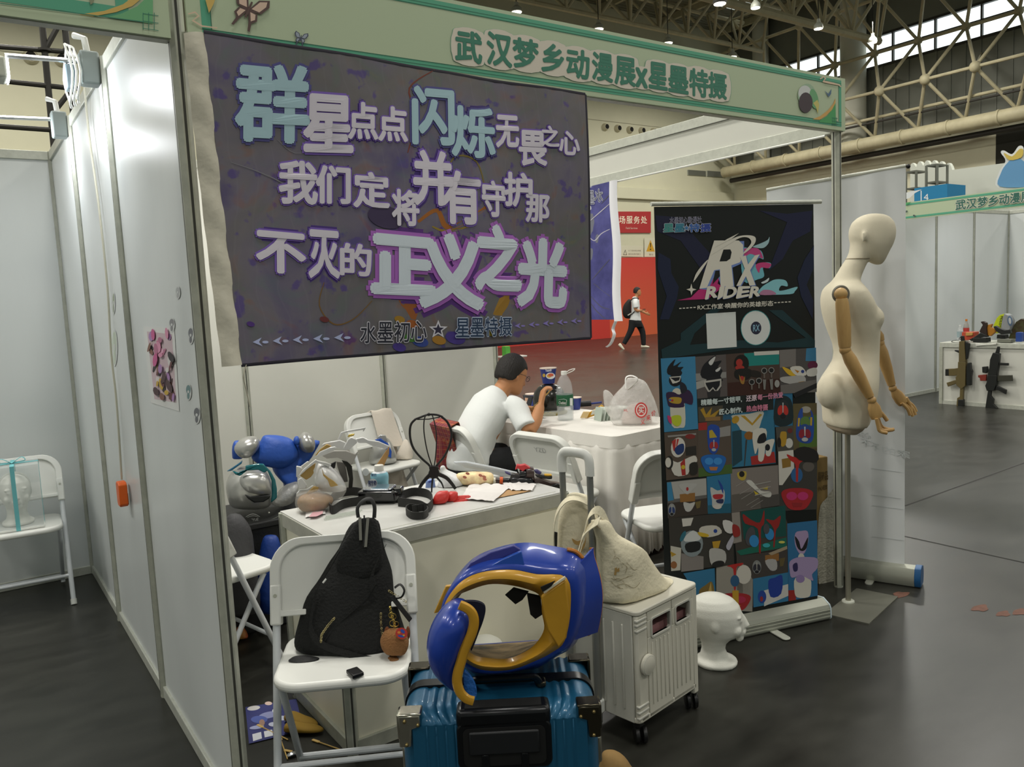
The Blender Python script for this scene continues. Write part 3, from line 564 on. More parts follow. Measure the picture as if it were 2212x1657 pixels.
# second banner, hanging under the side beam and seen from behind
b2 = thing('cloth_banner', 'blue and white cloth banner hanging under the side beam, seen from behind with mirrored writing', 'banner', (2.98, 1.6, 1.36))
w2 = lambda q: .01*math.sin(q.y*8+q.z)
F2 = Flat((2.975, 0, 0), (-1, 0, 0), w2)
def g2(x, y): p = V(2.975, lerp(2.85, 1.56, x), lerp(1.37, 2.25, y)); p.x -= w2(p); return p
def cl2():
    m = mat('blue_banner_cloth', '4a4a86', .6, var=.6, vs=5, col2='30306a', bump=.2, bs=6); return m
MB().slab(g2, 30, 14, .002).build('cloth', cl2(), b2, smooth=60)
def g3(x, y): p = V(2.972, lerp(1.575, 1.50, x)+.01*math.sin(y*9), lerp(1.36, 2.25, y)); p.x -= w2(p)+.012*math.sin(PI*x); return p
MB().slab(g3, 6, 20, .002).build('sleeve', mat('white_sleeve', 'e2e2e6', .8), b2, smooth=60)
pr = Print(F2, 2)
for q, c in (([(1290, 570), (1318, 520), (1320, 545), (1300, 580)], 'c9d0e0'), ([(1276, 620), (1320, 600), (1320, 640), (1280, 660)], 'ccd0dc'), ([(1274, 580), (1296, 560), (1300, 590), (1280, 610)], '8fa0cc'), ([(1300, 560), (1320, 556), (1320, 575), (1304, 575)], '7f96c8'), ([(1264, 470), (1282, 462), (1284, 490), (1272, 520), (1266, 530)], '6a6c78'), ([(1268, 540), (1280, 538), (1278, 560), (1270, 560)], '6a6c78'), ([(1288, 508), (1294, 508), (1292, 524), (1286, 522)], '6a6c78'), ([(1266, 450), (1274, 444), (1276, 452), (1268, 458)], 'd8dae0')): pr.poly(c, curve(q, 3))
for pts in ([(1270, 510), (1284, 520), (1300, 505), (1320, 495)], [(1282, 612), (1300, 625), (1321, 640)], [(1276, 640), (1300, 662), (1321, 668)], [(1278, 605), (1320, 560)], [(1276, 655), (1290, 672), (1312, 690)], [(1270, 480), (1320, 440)], [(1300, 440), (1320, 420)]): pr.poly('b8b4c0' if pts[0][0] < 1272 else '4e4e60', stroke([(p.x, p.y) for p in smooth_path([(x, y, 0) for x, y in pts], 4)], 2.2))
for ch, x0, y0, x1, y1 in (('水', 1304, 408, 1284, 436), ('墨', 1284, 412, 1264, 440)): pr.text('c6c8d2', ch, [(x0, y0), (x1, y0+1), (x1, y1), (x0, y1)], .04).text('4c4c62', ch, [(x0, y0), (x1, y0+1), (x1, y1), (x0, y1)], .005)
pr.build('artwork', b2)
MB().tube(smooth_path([(2.97, 1.57, 1.36), (2.97, 1.6, 1.31), (2.96, 1.58, 1.27), (2.97, 1.63, 1.21), (2.96, 1.66, 1.19)], 5), .014, 6, flat=(1, .2)).build('tie_ribbon', mat('white_sleeve', 'e2e2e6'), b2)
MB().tube([(2.985, .05, 2.245), (2.985, 2.95, 2.245)], .006, 6).build('cord', WHITE, b2)
# ---------------------------------------------------------------- booth across the aisle
XF = 9.3
fb2 = thing('fascia_sign', 'distant pale green fascia board with the show title over the booth across the aisle', 'fascia sign', (XF, 1, 2.29))
MB().box(XF, XF+.02, -1.5, 3.36, 2.29, 2.5).build('board', FASC, fb2, smooth=0)
F3 = Flat((XF, 0, 0), (-1, 0, 0)); mb = MB()
for z0, z1 in ((2.305, 2.328), (2.463, 2.487)): mb.add([(XF-.002, -1.5, z0), (XF-.002, 3.34, z0), (XF-.002, 3.34, z1), (XF-.002, -1.5, z1)], [(0, 1, 2, 3)])
mb.build('border', GREEN, fb2, smooth=0)
pr = Print(F3, 5)
for i, ch in enumerate('武汉梦乡动漫展'):
    x = 2065+i*23.6; y = 433-i*2.9; q = [(x, y), (x+21, y-2.6), (x+21, y+18.4), (x, y+21)]; pr.text('ded8ca', ch, q, .07).text('35685a', ch, q, .03)
pr.poly('4d5f58', ell(1959, 457, 3, 2, -30)).poly('4d5f58', ell(1976, 466, 3, 2, 30)).poly('4f9f62', [(1958, 438), (1970, 436), (1958, 444)])
pr.build('lettering', fb2)
shell_wall('wall_far_booth_side', [9.4, 10.42, 11.45, 12.5], 3.36, 'x', PANEL); shell_wall('wall_far_booth_back', [3.36, 2.36, 1.36, .36, -.64], 12.5, 'y', PANEL) if 0 else shell_wall('wall_far_booth_back', [-.64, .36, 1.36, 2.36, 3.36], 12.5, 'y', PANEL, (4,))
for y in (2.6, 1.2): area((10.4, y, 2.42), .15, 3.5, (.95, .97, 1), (0, R(-25), 0), 'SQUARE')
put_post('booth_post', 9.32, 3.36, None, 'aluminium front corner post of the booth across the aisle')
fc = thing('display_counter', 'white panel counter with grey edge profiles across the aisle', 'counter', (9.4, 2.2, 0))
MB().box(9.4, 9.9, 1.3, 2.75, .03, .71).build('body', PANEL2, fc, smooth=0)
mb = MB().box(9.385, 9.92, 1.28, 2.77, .70, .76); mb.build('worktop', ALU, fc, bevel=.004)
MB().box(9.388, 9.4, 1.3, 2.75, 0, .045).build('plinth', ALU, fc, smooth=0)
for y in (1.3, 2.75): MB().box(9.38, 9.42, y-.02, y+.02, 0, .7).build('post', ALUD, fc, smooth=0)
# things standing above that booth's fascia
for i, (u0, v0, u1, v1, x) in enumerate(((1957, 372, 1979, 440, 14.0), (2001, 358, 2024, 440, 14.0))):
    p, q = FX(u0, v0, x), FX(u1, v1, x); t = thing('lighting_tower', ('left' if not i else 'right')+' small grey truss tower standing behind the far fascia', 'truss', (x, (p.y+q.y)/2, 0), group='grey truss towers beyond the far booth')
    for y in (p.y, q.y):
        for dx in (0, .35): MB().tube([(x+dx, y, 0), (x+dx, y, p.z)], .025, 6).build('upright', GREYM, t)
    for z in (p.z, p.z-.3, p.z-.72): MB().box(x, x+.35, q.y, p.y, z-.02, z+.01).build('brace', GREYM, t)
p, q = FX(1975, 407, 13), FX(2046, 425, 13); t = thing('blue_hoarding', 'blue box hoarding with a white figure rising behind the far fascia', 'hoarding', (13, p.y, 0))
MB().box(13, 13.6, q.y, p.y, 0, p.z).build('panel', ink('1d7fae'), t, smooth=0)
F4 = Flat((13, 0, 0), (-1, 0, 0)); pr = Print(F4, 6); pr.poly('dfe4e4', [(1958, 430), (1958, 416), (1992, 409), (1977, 417), (1965, 428)]).text('e6ecec', '14', [(1989, 411), (2006, 420), (2006, 434), (1989, 436)]); pr.build('lettering', t)
t = thing('cutout_board', 'pale blue rounded cut-out board with a yellow top standing on the far fascia', 'board', (9.36, 1.95, 2.5)); Fc = Flat((9.36, 0, 0), (-1, 0, 0))
for c, q, x in (('d4d8d6', curve([(2156, 405), (2158, 372), (2172, 348), (2162, 330), (2168, 325), (2186, 333), (2200, 316), (2210, 318), (2214, 340), (2240, 380), (2240, 402)], 4), 0), ('5f93bc', curve([(2160, 403), (2162, 374), (2176, 352), (2196, 340), (2236, 370), (2238, 400)], 4), .012), ('c8b050', curve([(2168, 330), (2186, 338), (2202, 322), (2210, 324), (2206, 340), (2180, 346)], 3), .016)):
    f7 = Flat((9.36-x, 0, 0), (-1, 0, 0)); P3 = [f7.p(*z) for z in q]; n = len(P3); mb = MB(); mb.add(P3+[a_+V(.008, 0, 0) for a_ in P3], [tuple(range(n)), tuple(range(2*n-1, n-1, -1))]+[(i, n+i, n+(i+1) % n, (i+1) % n) for i in range(n)]); mb.build('board' if not x else 'colour_panel', ink(c), t, smooth=0)
p = FX(2000, 350, 15); t = thing('cloud_hoarding', 'pale hoarding with a scalloped cloud-shaped top beyond the far booth', 'hoarding', (15, p.y, 0))
F5 = Flat((15, 0, 0), (-1, 0, 0)); mb = MB(); out = [(2250, 342), (2057, 367)]+[(2057-i*2.6+0, 366-12*abs(math.sin(i*.52))-8*math.sin(PI*i/36)) for i in range(1, 36)]+[(1966, 470), (2250, 470)]
P3 = [F5.p(*q) for q in out]; n = len(P3); mb.add(P3+[a+V(.1, 0, 0) for a in P3], [tuple(range(n)), tuple(range(2*n-1, n-1, -1))]+[(i, n+i, n+(i+1) % n, (i+1) % n) for i in range(n)]); mb.build('panel', mat('pale_hoarding', 'c8cbbf', .7), t, smooth=0)
p = FZ(1092, 772); t = thing('green_display_box', 'small green and white display box on the hall floor behind the rear wall', 'box', p)
MB().box(p.x-.04, p.x+.1, p.y-.1, p.y+.1, .03, .3).build('box', ink('4f9a3a'), t, bevel=.01); MB().box(p.x-.08, p.x+.5, p.y-.3, p.y+.3, 0, .03).build('base', WHITE, t)
# ---------------------------------------------------------------- folding chairs
def rrect(x0, x1, y0, y1, r, n=6):
    out = []; rr = r if isinstance(r, (list, tuple)) else [r]*4
    for (cx, cy, a), q in zip(((x1, y1, 0), (x0, y1, 90), (x0, y0, 180), (x1, y0, 270)), rr):
        sx = -1 if a in (0, 270) else 1; sy = -1 if a in (0, 90) else 1
        for k in range(n+1): t = R(a+90*k/n); out.append((cx+sx*q+q*math.cos(t), cy+sy*q+q*math.sin(t)))
    return out
def make_chair(x, y, deg, label, rear=.24, z=0):
    t = thing('folding_chair', label, 'chair', (x, y, z), R(deg), 'white folding chairs')
    def B(mb, *a, **k): mb.local = True; return mb.build(*a, **k)
    s = MB().prism(rrect(-.205, .205, -.20, .18, (.07, .07, .09, .09)), .415, .445); o = B(s, 'seat', WHITE, t, bevel=.012, bseg=3)
    a = math.atan2(.385, 1); M = Matrix.Translation((0, -.17, 0)) @ Matrix.Rotation(-a, 4, 'X')       # plane of the back tubes, local x and z
    M = M @ Matrix.Rotation(PI/2, 4, 'X')
    out = rrect(-.232, .232, .60, .845, (.1, .1, .015, .015), 8); inn = rrect(-.2, .2, .618, .82, (.08, .08, .01, .01), 8)
    mb = MB().prism(out, -.004, .004, M); n = len(out)
    for sgn in (0,):
        vs = [(x_, y_, -.02) for x_, y_ in out]+[(x_, y_, .02) for x_, y_ in out]+[(x_, y_, .02) for x_, y_ in inn]+[(x_, y_, -.02) for x_, y_ in inn]
        mb.add(vs, [(k*n+i, k*n+(i+1) % n, ((k+1) % 4)*n+(i+1) % n, ((k+1) % 4)*n+i) for k in range(4) for i in range(n)], M)
    bk = B(mb, 'backrest', WHITE, t, bevel=.005)
    for sx in (-1, 1):
        B(MB().box(sx*.2145-.017, sx*.2145+.017, .575, .70, -.024, .024, M), 'tube_clip', WHITE, bk, bevel=.006)
        B(MB().tube([(0, 0, -.026), (0, 0, -.022)], .006, 10, M=M @ Matrix.Translation((sx*.2145, .665, .048))), 'rivet', ALUD, bk)
        B(MB().tube([M @ V(sx*.2145, .02, 0), M @ V(sx*.2145, .64, 0)], .0125, 12), 'front_leg', WTUBE, t)
        B(MB().tube([M @ V(sx*.2145, .0, 0), M @ V(sx*.2145, .03, 0)], .0155, 12), 'foot_cap', WHITE, t)
        B(MB().tube(smooth_path([(sx*.185, -.12, .41), (sx*.185, -.10, .38), (sx*.185, rear-.03, .07), (sx*.185, rear, .012)], 5), .0115, 12), 'rear_leg', WTUBE, t)
    B(MB().tube([(-.185, rear-.03, .06), (.185, rear-.03, .06)], .0115, 10), 'stretcher', WTUBE, t)
    B(MB().tube([M @ V(-.2145, .16, 0), M @ V(.2145, .16, 0)], .009, 10), 'stretcher', WTUBE, t)
    return t, M
chairs = [((.354, .002), -28.6, 'white folding chair at the counter end carrying the black sling bag'), ((.265, 1.2), 103, 'white folding chair half hidden behind the front corner post'), ((1.80, 2.70), 13, 'white folding chair against the rear wall with a cream cloth over its back'),
          ((1.98, 1.855), 88, 'white folding chair the seated person sits on, plaid shirt over its back'), ((2.13, 1.2), 98, 'white folding chair with embossed letters on its back, facing the clothed table'), ((2.24, .42), 162, 'white folding chair partly hidden behind the black roll-up banner'), ((-.375, 2.70), -3, 'white folding chair in the left booth carrying a clear box')]
CH = []
for i, ((x, y), d, lab) in enumerate(chairs): CH.append(make_chair(x, y, d, lab, .12 if i < 2 else .26))
c, M = CH[4]
vs, fs, (gw, gh) = glyph('YZD'); mb = MB(); mb.local = True; mb.add([M @ V(.045-.09*x_, .735+.028*y_, -.0055) for x_, y_ in vs], fs); mb.build('embossed_letters', ink('aeb0ae'), c, smooth=0)
# ---------------------------------------------------------------- reception counter
ct = thing('display_counter', 'white panel counter with aluminium rim, crowded with costume parts', 'counter', (.9, .43, 0))
x0, x1, y0, y1, zt = .42, 1.385, .17, .70, .752
for (px, py) in ((x0, y0), (x1, y0), (x0, y1), (x1, y1)):
    mb = MB(); post(mb, px, py, zt-.004); o = mb.build('post', ALUD, ct, smooth=0); mb = MB(); grooves(mb, px, py, zt-.01); mb.build('slot', GRV, o, smooth=0)
for a in ((x0+.015, x1-.015, y0-.004, y0+.004), (x0+.015, x1-.015, y1-.004, y1+.004), (x0-.004, x0+.004, y0+.015, y1-.015), (x1-.004, x1+.004, y0+.015, y1-.015)):
    h = a[1]-a[0] > a[3]-a[2]; e = (.013, .003) if h else (.003, .013)
    MB().box(*a, .04, .71).build('side_panel', mat('cream_panel', 'ece8d4', .4), ct, smooth=0)
    e = (0, .012) if h else (.012, 0)
    MB().box(a[0]-e[0], a[1]+e[0], a[2]-e[1], a[3]+e[1], .698, zt-.002).build('top_rail', mat('counter_rim', 'b9b8ad', .45, .2, var=.1, vs=20), ct, bevel=.002)
    MB().box(a[0]-e[0], a[1]+e[0], a[2]-e[1], a[3]+e[1], 0, .05).build('bottom_rail', ALUD, ct, bevel=.002)
MB().box(x0-.012, x1+.012, y0-.012, y1+.012, zt-.004, zt+.002).build('worktop', mat('grey_white_top', 'cbcbc6', .35, var=.06, vs=6), ct, smooth=0)
MB().box(x0+.03, x1-.03, y0+.012, y0+.016, zt+.0018, zt+.0026).build('edge_profile', ALUD, ct, smooth=0)
ZT = zt+.003
# ---------------------------------------------------------------- blue suitcase
BL = mat('blue_shell', '1b5a7c', .38, .25, bump=.05, bs=200, coat=.2); BLT = mat('black_trim', '16181b', .28, .4); CHR = mat('chrome_corner', 'b9b6a8', .16, .95)
su = thing('suitcase', 'blue ribbed aluminium-frame suitcase under the blue and gold armour', 'suitcase', (.40, -.75, 0))
SM = frame((.304+.017, -.509-.011, 0), (math.cos(R(-34)), math.sin(R(-34)), 0), ez=(0, 0, 1))      # x along the back top edge, -y towards the front shell, z up
Wd, Dp, Zb, Ht = .455, .255, .045, .60
def front_rib(x): return .0035*sum(math.exp(-((x-c)/.004)**2) for c in (.06, .082, .104, .126, .165, .178, .225, .238, .285, .298, .33, .352, .374, .396))
def ribbed(y0, y1, front):
    mb = MB(); n = 120; r = .045; loop = []
    pts = rrect(0, Wd, Zb, Ht, r, 8)
    def off(x, z):                                  # depth of the ribs across the width
        k = 0
        for c_ in (.06, .082, .104, .126): k += math.exp(-((x-c_)/.0055)**2)+math.exp(-((Wd-x-c_)/.0055)**2)
        return -.005*k
    secs = []
    ys = [y0+(y1-y0)*k/6 for k in range(7)]
    for k, y in enumerate(ys):
        t = abs(k/6); ins = 0
        if front and k < 2: ins = .03*(1-k/2)**2
        dense = []
        P = pts+[pts[0]]
        for i in range(len(pts)):
            a, b = P[i], P[i+1]; L = math.hypot(b[0]-a[0], b[1]-a[1]); m = max(1, int(L/.006))
            for j in range(m): dense.append((a[0]+(b[0]-a[0])*j/m, a[1]+(b[1]-a[1])*j/m))
        ring = []
        for x, z in dense:
            cx, cz = Wd/2, (Zb+Ht)/2; dz = off(x, z) if z > Ht-.02 or z < Zb+.02 else 0
            ring.append(SM @ V(cx+(x-cx)*(1-ins/(Wd/2)), y, cz+(z-cz)*(1-ins/((Ht-Zb)/2))+(dz if z > cz else -dz)))
        secs.append(ring)
    mb.rings(secs)
    if front:
        mb.grid(lambda u, v: SM @ V(.028+u*(Wd-.056), y0-.003+front_rib(.028+u*(Wd-.056)), Zb+.03+v*(Ht-Zb-.058)), 220, 6)
    return mb
ribbed(-Dp, -.125, True).build('shell', BL, su, smooth=50); ribbed(-.095, 0, False).build('shell', BL, su, smooth=50)
MB().rings([[SM @ V(x, y, z) for x, z in rrect(-.004, Wd+.004, Zb-.004, Ht+.004, .047, 8)] for y in (-.127, -.12, -.118, -.113, -.107, -.102, -.1, -.093)]).build('frame_ring', BLT, su, smooth=30)
def wrap(mb, x0, x1, z0, z1, y, th=.004): mb.box(x0, x1, y-th, y, z0, z1, SM); return mb
# black recess with the pull handle grip
zc, xc = .508, Wd*.52
o = MB().prism(rrect(xc-.108, xc+.108, zc-.045, zc+.07, .02), Dp+.002, Dp+.012, SM @ Matrix.Rotation(PI/2, 4, 'X')).build('handle_well', BLT, su, bevel=.004)
MB().prism(rrect(xc-.094, xc+.094, zc-.034, zc+.057, .014), Dp+.0125, Dp+.014, SM @ Matrix.Rotation(PI/2, 4, 'X')).build('well_floor', mat('matt_black', '0a0b0b', .7), o, smooth=0)
MB().box(xc-.08, xc+.08, -Dp-.02, -Dp-.012, zc-.005, zc+.05, SM).build('grip', mat('black_rubber', '15171a', .5), o, bevel=.004)
MB().box(xc-.108, xc+.108, -Dp-.012, -Dp+.05, zc+.05, Ht+.006, SM).build('well_lip', BLT, o, bevel=.012)
MB().box(xc-.088, xc+.088, -Dp-.0, -Dp+.035, Ht+.0055, Ht+.0075, SM).build('well_lip', MATS['matt_black'], o, smooth=0)
for sx in (-.045, .045): MB().box(xc+sx-.008, xc+sx+.008, -Dp-.018, -Dp-.013, zc-.04, zc-.005, SM).build('grip_stem', BLT, o, bevel=.002)
# corner protectors
for x, sx in ((0, 1), (Wd, -1)):
    for y in (-Dp, 0):
        mb = MB(); f = -1 if y < 0 else 1; q = lambda a: x+sx*a
        a0, a1 = sorted((q(-.004), q(.05)))
        L = [(0, -.002), (.05, -.002), (.05, -.03), (.03, -.036), (.027, -.078), (.0, -.078)]
        mb.prism([(q(px-.003), Ht+pz+.003) for px, pz in L], -y-.002*f*-1, -y+.008*-f, SM @ Matrix.Rotation(PI/2, 4, 'X'))
        b0, b1 = sorted((y+.004*f*0+(-.008 if f < 0 else .008), y-f*.035)); mb.box(a0, a1, b0, b1, Ht-.002, Ht+.005, SM)
        c0, c1 = sorted((q(-.006), q(.002))); mb.box(c0, c1, b0, b1, Ht-.055, Ht+.004, SM)
        o = mb.build('corner_guard', CHR if x == 0 and y < 0 else mat('dark_corner', '4a463a', .2, .9), su, bevel=.005)
        if y < 0:
            for px, pz in ((.012, -.012), (.042, -.022), (.014, -.068)): MB().ball(SM @ V(q(px), y-.009, Ht+pz), .0045, 8).build('rivet', mat('brass_rivet', '8a7a50', .3, .8), o)
MB().tube([SM @ p for p in smooth_path([(.16, -.15, Ht+.004), (.17, -.165, Ht+.03), (.2, -.17, Ht+.034), (.29, -.17, Ht+.034), (.315, -.165, Ht+.03), (.325, -.15, Ht+.004)], 5)], .011, 10, flat=(1, .7)).build('carry_handle', BLT, su)
for x in (.155, .33): MB().cbox((x, -.148, Ht+.008), (.022, .03, .014), SM).build('handle_mount', mat('dark_corner', '4a463a', .2, .9), su, bevel=.004)
for z in (.18, .42): MB().cbox((Wd+.008, -.11, z), (.018, .05, .07), SM).build('latch', CHR, su, bevel=.005); 
for z in (.18, .42): MB().cbox((-.008, -.11, z), (.018, .05, .07), SM).build('latch', CHR, su, bevel=.005)
for x in (.05, Wd-.05):
    for y in (-.04, -Dp+.04):
        o = MB().cbox((x, y, .05), (.045, .03, .03), SM).build('caster_fork', BLT, su, bevel=.004)
        MB().lathe([(.0, -.012), (.024, -.012), (.025, -.006), (.025, .006), (.024, .012), (0, .012)], 20, SM @ Matrix.Translation((x, y, .025)) @ Matrix.Rotation(PI/2, 4, 'Y')).build('wheel', BLACK, o)
# ---------------------------------------------------------------- white folding crate trolley
CW = mat('warm_white_plastic', 'c9c6b8', .5); CWD = mat('grey_white_plastic', 'bdbcb2', .5)
cp = FZ(1383, 1600, .055); ea = FZ(1508, 1520, .055); 
ta = thing('trolley_crate', 'white folding crate trolley on black casters with a tote bag on its lid', 'trolley', (1.35, -.3, 0))
n0 = V(1.195, -.435, 0); ex = (V(1.555, -.375, 0)-n0).normalized(); TM = frame(n0, ex, ez=(0, 0, 1))      # x along the doors, y to the back, z up
cw, cdp, cz0, cz1 = .36, .33, .085, .475
def P_(u, v, y=0): # point of the door plane
    o = TM @ V(0, y, 0); nn = (TM.to_3x3() @ V(0, 1, 0)); d = ray(u, v); return TM.inverted() @ (CAM+d*((o-CAM).dot(nn)/d.dot(nn)))
MB().prism(rrect(0, cw, 0, cdp, .018), cz0, cz0+.02, TM).build('base', CW, ta, bevel=.004)
MB().prism(rrect(-.004, cw+.004, -.004, cdp+.004, .022), cz1-.012, cz1+.004, TM).build('lid', CW, ta, bevel=.004)
IN = mat('crate_inside', '5a4844', .8)
MB().box(.012, cw-.012, .03, cdp-.01, cz0+.02, cz1-.09, TM).build('contents', mat('pink_bundle', '9a6f70', .8, bump=.4, bs=20), ta)
for i, (a, b) in enumerate(((.06, .2), (.204, cw-.03))):        # the two door leaves with a grip hole
    mb = MB(); h0, h1 = cz1-.105, cz1-.045; g0, g1 = (a+.022, b-.012) if i == 0 else (a+.02, b-.022)
    mb.box(a, b, 0, .012, cz0+.005, h0, TM).box(a, b, 0, .012, h1, cz1-.014, TM).box(a, g0, 0, .012, h0, h1, TM).box(g1, b, 0, .012, h0, h1, TM)
    for k in range(5 if i == 0 else 4): x = lerp(a+.022, b-.022, k/(4 if i == 0 else 3)); mb.box(x-.003, x+.003, -.003, .001, cz0+.045, h0-.02, TM)
    d = mb.build('door', CW, ta, bevel=.003)
    MB().rings([[TM @ V(x, y, z) for x, z in q] for q, y in ((rrect(g0-.006, g1+.006, h0-.006, h1+.006, .012), -.004), (rrect(g0, g1, h0, h1, .008), -.004), (rrect(g0, g1, h0, h1, .008), .01), (rrect(g0-.006, g1+.006, h0-.006, h1+.006, .012), .01))], closed=True, cap=False).build('grip_rim', CWD, d)
MB().box(-.0, .06, 0, .02, cz0, cz1-.012, TM).build('corner_pillar', CW, ta, bevel=.008)
mb = MB()
for z in (.42, .44, .46-.005, .115, .135, .155): mb.box(-.004, .052, -.004, .01, z-.012, z-.004, TM)
mb.build('pillar_ribs', CWD, ta, bevel=.002)
MB().box(cw-.03, cw, 0, cdp, cz0-.02, cz1-.012, TM).build('side_panel', CW, ta, bevel=.005); MB().box(0, cw, cdp-.012, cdp, cz0, cz1-.012, TM).build('rear_panel', CW, ta)
mb = MB().box(-.002, .012, .02, cdp-.03, cz0, cz1-.012, TM)
for k in range(4): y = .06+k*.04; mb.box(-.006, 0, y-.004, y+.004, cz0+.04, cz1-.05, TM)
mb.build('side_panel', CWD, ta, bevel=.003)
o = MB().lathe([(0, -.012), (.03, -.012), (.036, -.008), (.036, .0), (0, 0)], 28, TM @ Matrix.Translation((.045, -.004, .285)) @ Matrix.Rotation(-PI/2, 4, 'X')).build('latch_disc', CW, ta)
for r in (.01, .017, .024, .031): MB().rings([[TM @ V(.045+q*math.cos(t), -.0155-.0+e, .285+q*math.sin(t)) for t in [2*PI*j/28 for j in range(28)]] for q, e in ((r-.0013, -.0), (r+.0013, -.0), (r+.0013, .003), (r-.0013, .003))], closed=True, cap=False, M=None).build('ring', CWD, o)
for x, y in ((.03, .03), (cw-.02, .03), (.03, cdp-.03), (cw-.02, cdp-.03)):
    o = MB().cbox((x, y, .075), (.03, .03, .03), TM).build('caster_fork', BLACK, ta, bevel=.004)
    for s in (-.013, .013): MB().lathe([(0, -.009), (.022, -.009), (.029, -.006), (.03, 0), (.029, .006), (.022, .009), (0, .009)], 22, TM @ Matrix.Translation((x+.005, y-.005, .031)) @ Matrix.Rotation(R(-40), 4, 'Z') @ Matrix.Translation((s, 0, 0)) @ Matrix.Rotation(PI/2, 4, 'Y')).build('wheel', BLACK, o)
# telescopic handle on the left end
gl, gr = V(-.022, .16, 0), V(-.022, .285, 0); zt_ = .995
for g in (gl, gr):
    MB().tube([TM @ (g+V(0, 0, .05)), TM @ (g+V(0, 0, cz1+.06))], .0135, 12).build('sleeve_tube', mat('grey_tube', '8f918d', .35, .6), ta)
    MB().tube([TM @ (g+V(0, 0, cz1+.03)), TM @ (g+V(0, 0, zt_-.03))], .0115, 12).build('handle_tube', mat('grey_tube', '8f918d', .35, .6), ta)
    MB().tube([TM @ (g+V(0, 0, cz1+.055)), TM @ (g+V(0, 0, cz1+.062))], .0145, 12).build('collar', BLACK, ta)
    MB().cbox((-.022, g.y, .11), (.035, .035, .05), TM).build('tube_foot', WHITE, ta, bevel=.006); MB().cbox((-.018, g.y, cz1-.03), (.03, .034, .04), TM).build('tube_clamp', WHITE, ta, bevel=.006)
o = MB().tube([TM @ p for p in smooth_path([(-.022, .16, zt_-.07), (-.022, .161, zt_-.02), (-.022, .178, zt_), (-.022, .222, zt_+.004), (-.022, .267, zt_), (-.022, .284, zt_-.02), (-.022, .285, zt_-.07)], 5)], .016, 12, flat=(1.15, .85)).build('grip', WHITE, ta)
MB().cbox((-.022, .222, zt_+.016), (.02, .04, .006), TM).build('button', CWD, o, bevel=.002)
q = TM @ V(-.05, .03, .6)
MB().cbox((-.045, .28, .66), (.003, .07, .1), TM).build('hang_tag', BLACK, ta, bevel=.001)
# ---------------------------------------------------------------- tote bags on the trolley
CV = mat('canvas', 'dbd3b8', .9, bump=.35, bs=60, var=.05, vs=12); GOLD = ink('b08d52')
def squash(mb, amp, sc, seed):
    for i, p in enumerate(mb.v): n = noise.noise_vector(p*sc+V(seed, 0, 0)); mb.v[i] = p+n*amp
    return mb
def hull_sheet(name, outline, depth, fn, m, par, amp=.008, sc=9, seed=0, th=.05): pass
tb = thing('tote_bag', 'cream canvas tote bag slumped on the white trolley lid', 'bag', TM @ V(.12, .13, cz1+.004))
TF = Flat(TM @ V(0, .12, cz1), TM.to_3x3() @ V(0, -1, 0))
def slumped(rows, fl, depth, n=28, p=2.4, back=1.0):
    """rows of (v, left u, right u, half depth): a soft bag traced row by row on its own standing plane"""
    secs = []
    for v0, ul, ur, hd in rows:
        a, b = fl.p(ul, v0), fl.p(ur, v0); c = (a+b)/2; secs.append((c, (b-a)/2, -fl.n*hd, p))
    return secs
mb = MB().loft(slumped([(1311, 1305, 1432, .015), (1308, 1302, 1440, .06), (1290, 1301, 1442, .085), (1262, 1300, 1428, .085), (1235, 1300, 1410, .08), (1205, 1297, 1388, .075), (1185, 1293, 1384, .07), (1170, 1291, 1370, .06), (1155, 1288, 1335, .045), (1140, 1281, 1322, .03), (1122, 1272, 1312, .022), (1116, 1274, 1306, .01)], TF, .1), 36)
squash(mb, .02, 8, 3.1); squash(mb, .007, 24, 1.1)
for p in mb.v: p.z = max(p.z, cz1+.006)
o = mb.build('body', CV, tb, smooth=80, sub=1)
def ribbon(path, wv, w_, th=.003):
    P = smooth_path(path, 6); n = len(P)-1; wv = Vector(wv).normalized()
    return MB().slab(lambda u, v: P[min(n, round(u*n))]+wv*((v-.5)*w_), n, 2, th)
e = TM.to_3x3() @ V(1, 0, 0)
ribbon([TF.p(1276, 1120, 60)-TF.n*.0, TF.p(1262, 1150), TF.p(1247, 1200), TF.p(1244, 1225), TF.p(1262, 1165), TF.p(1270, 1122), TF.p(1285, 1102), TF.p(1300, 1110), TF.p(1312, 1135)], (.5, .3, .4), .035).build('handle_strap', CV, tb, smooth=60)
def wrapped(pr, name, par, target, off=.002):
    q = pr.build(name, par); w = q.modifiers.new('wrap', 'SHRINKWRAP'); w.target = target; w.offset = off; w.wrap_method = 'NEAREST_SURFACEPOINT'; return q
FTt = Flat(TM @ V(0, .12-.085, cz1), TM.to_3x3() @ V(0, -1, 0)); pr = Print(FTt, 1); Zt = lambda *p: [(1190+x*.2294, 950+y*.2294) for x, y in p]
pr.poly('b08d52', Zt((425, 925), (470, 915), (485, 965), (440, 975)))
for k in range(5): pr.poly('b08d52', Zt((482+k*13, 918-k*4), (490+k*13, 916-k*4), (494+k*13, 942-k*4), (486+k*13, 944-k*4)))
pr.poly('b5955c', curve(Zt((585, 1285), (600, 1265), (615, 1285), (630, 1262), (645, 1282), (665, 1255), (675, 1290), (640, 1310), (625, 1350), (600, 1350), (605, 1310)), 3))
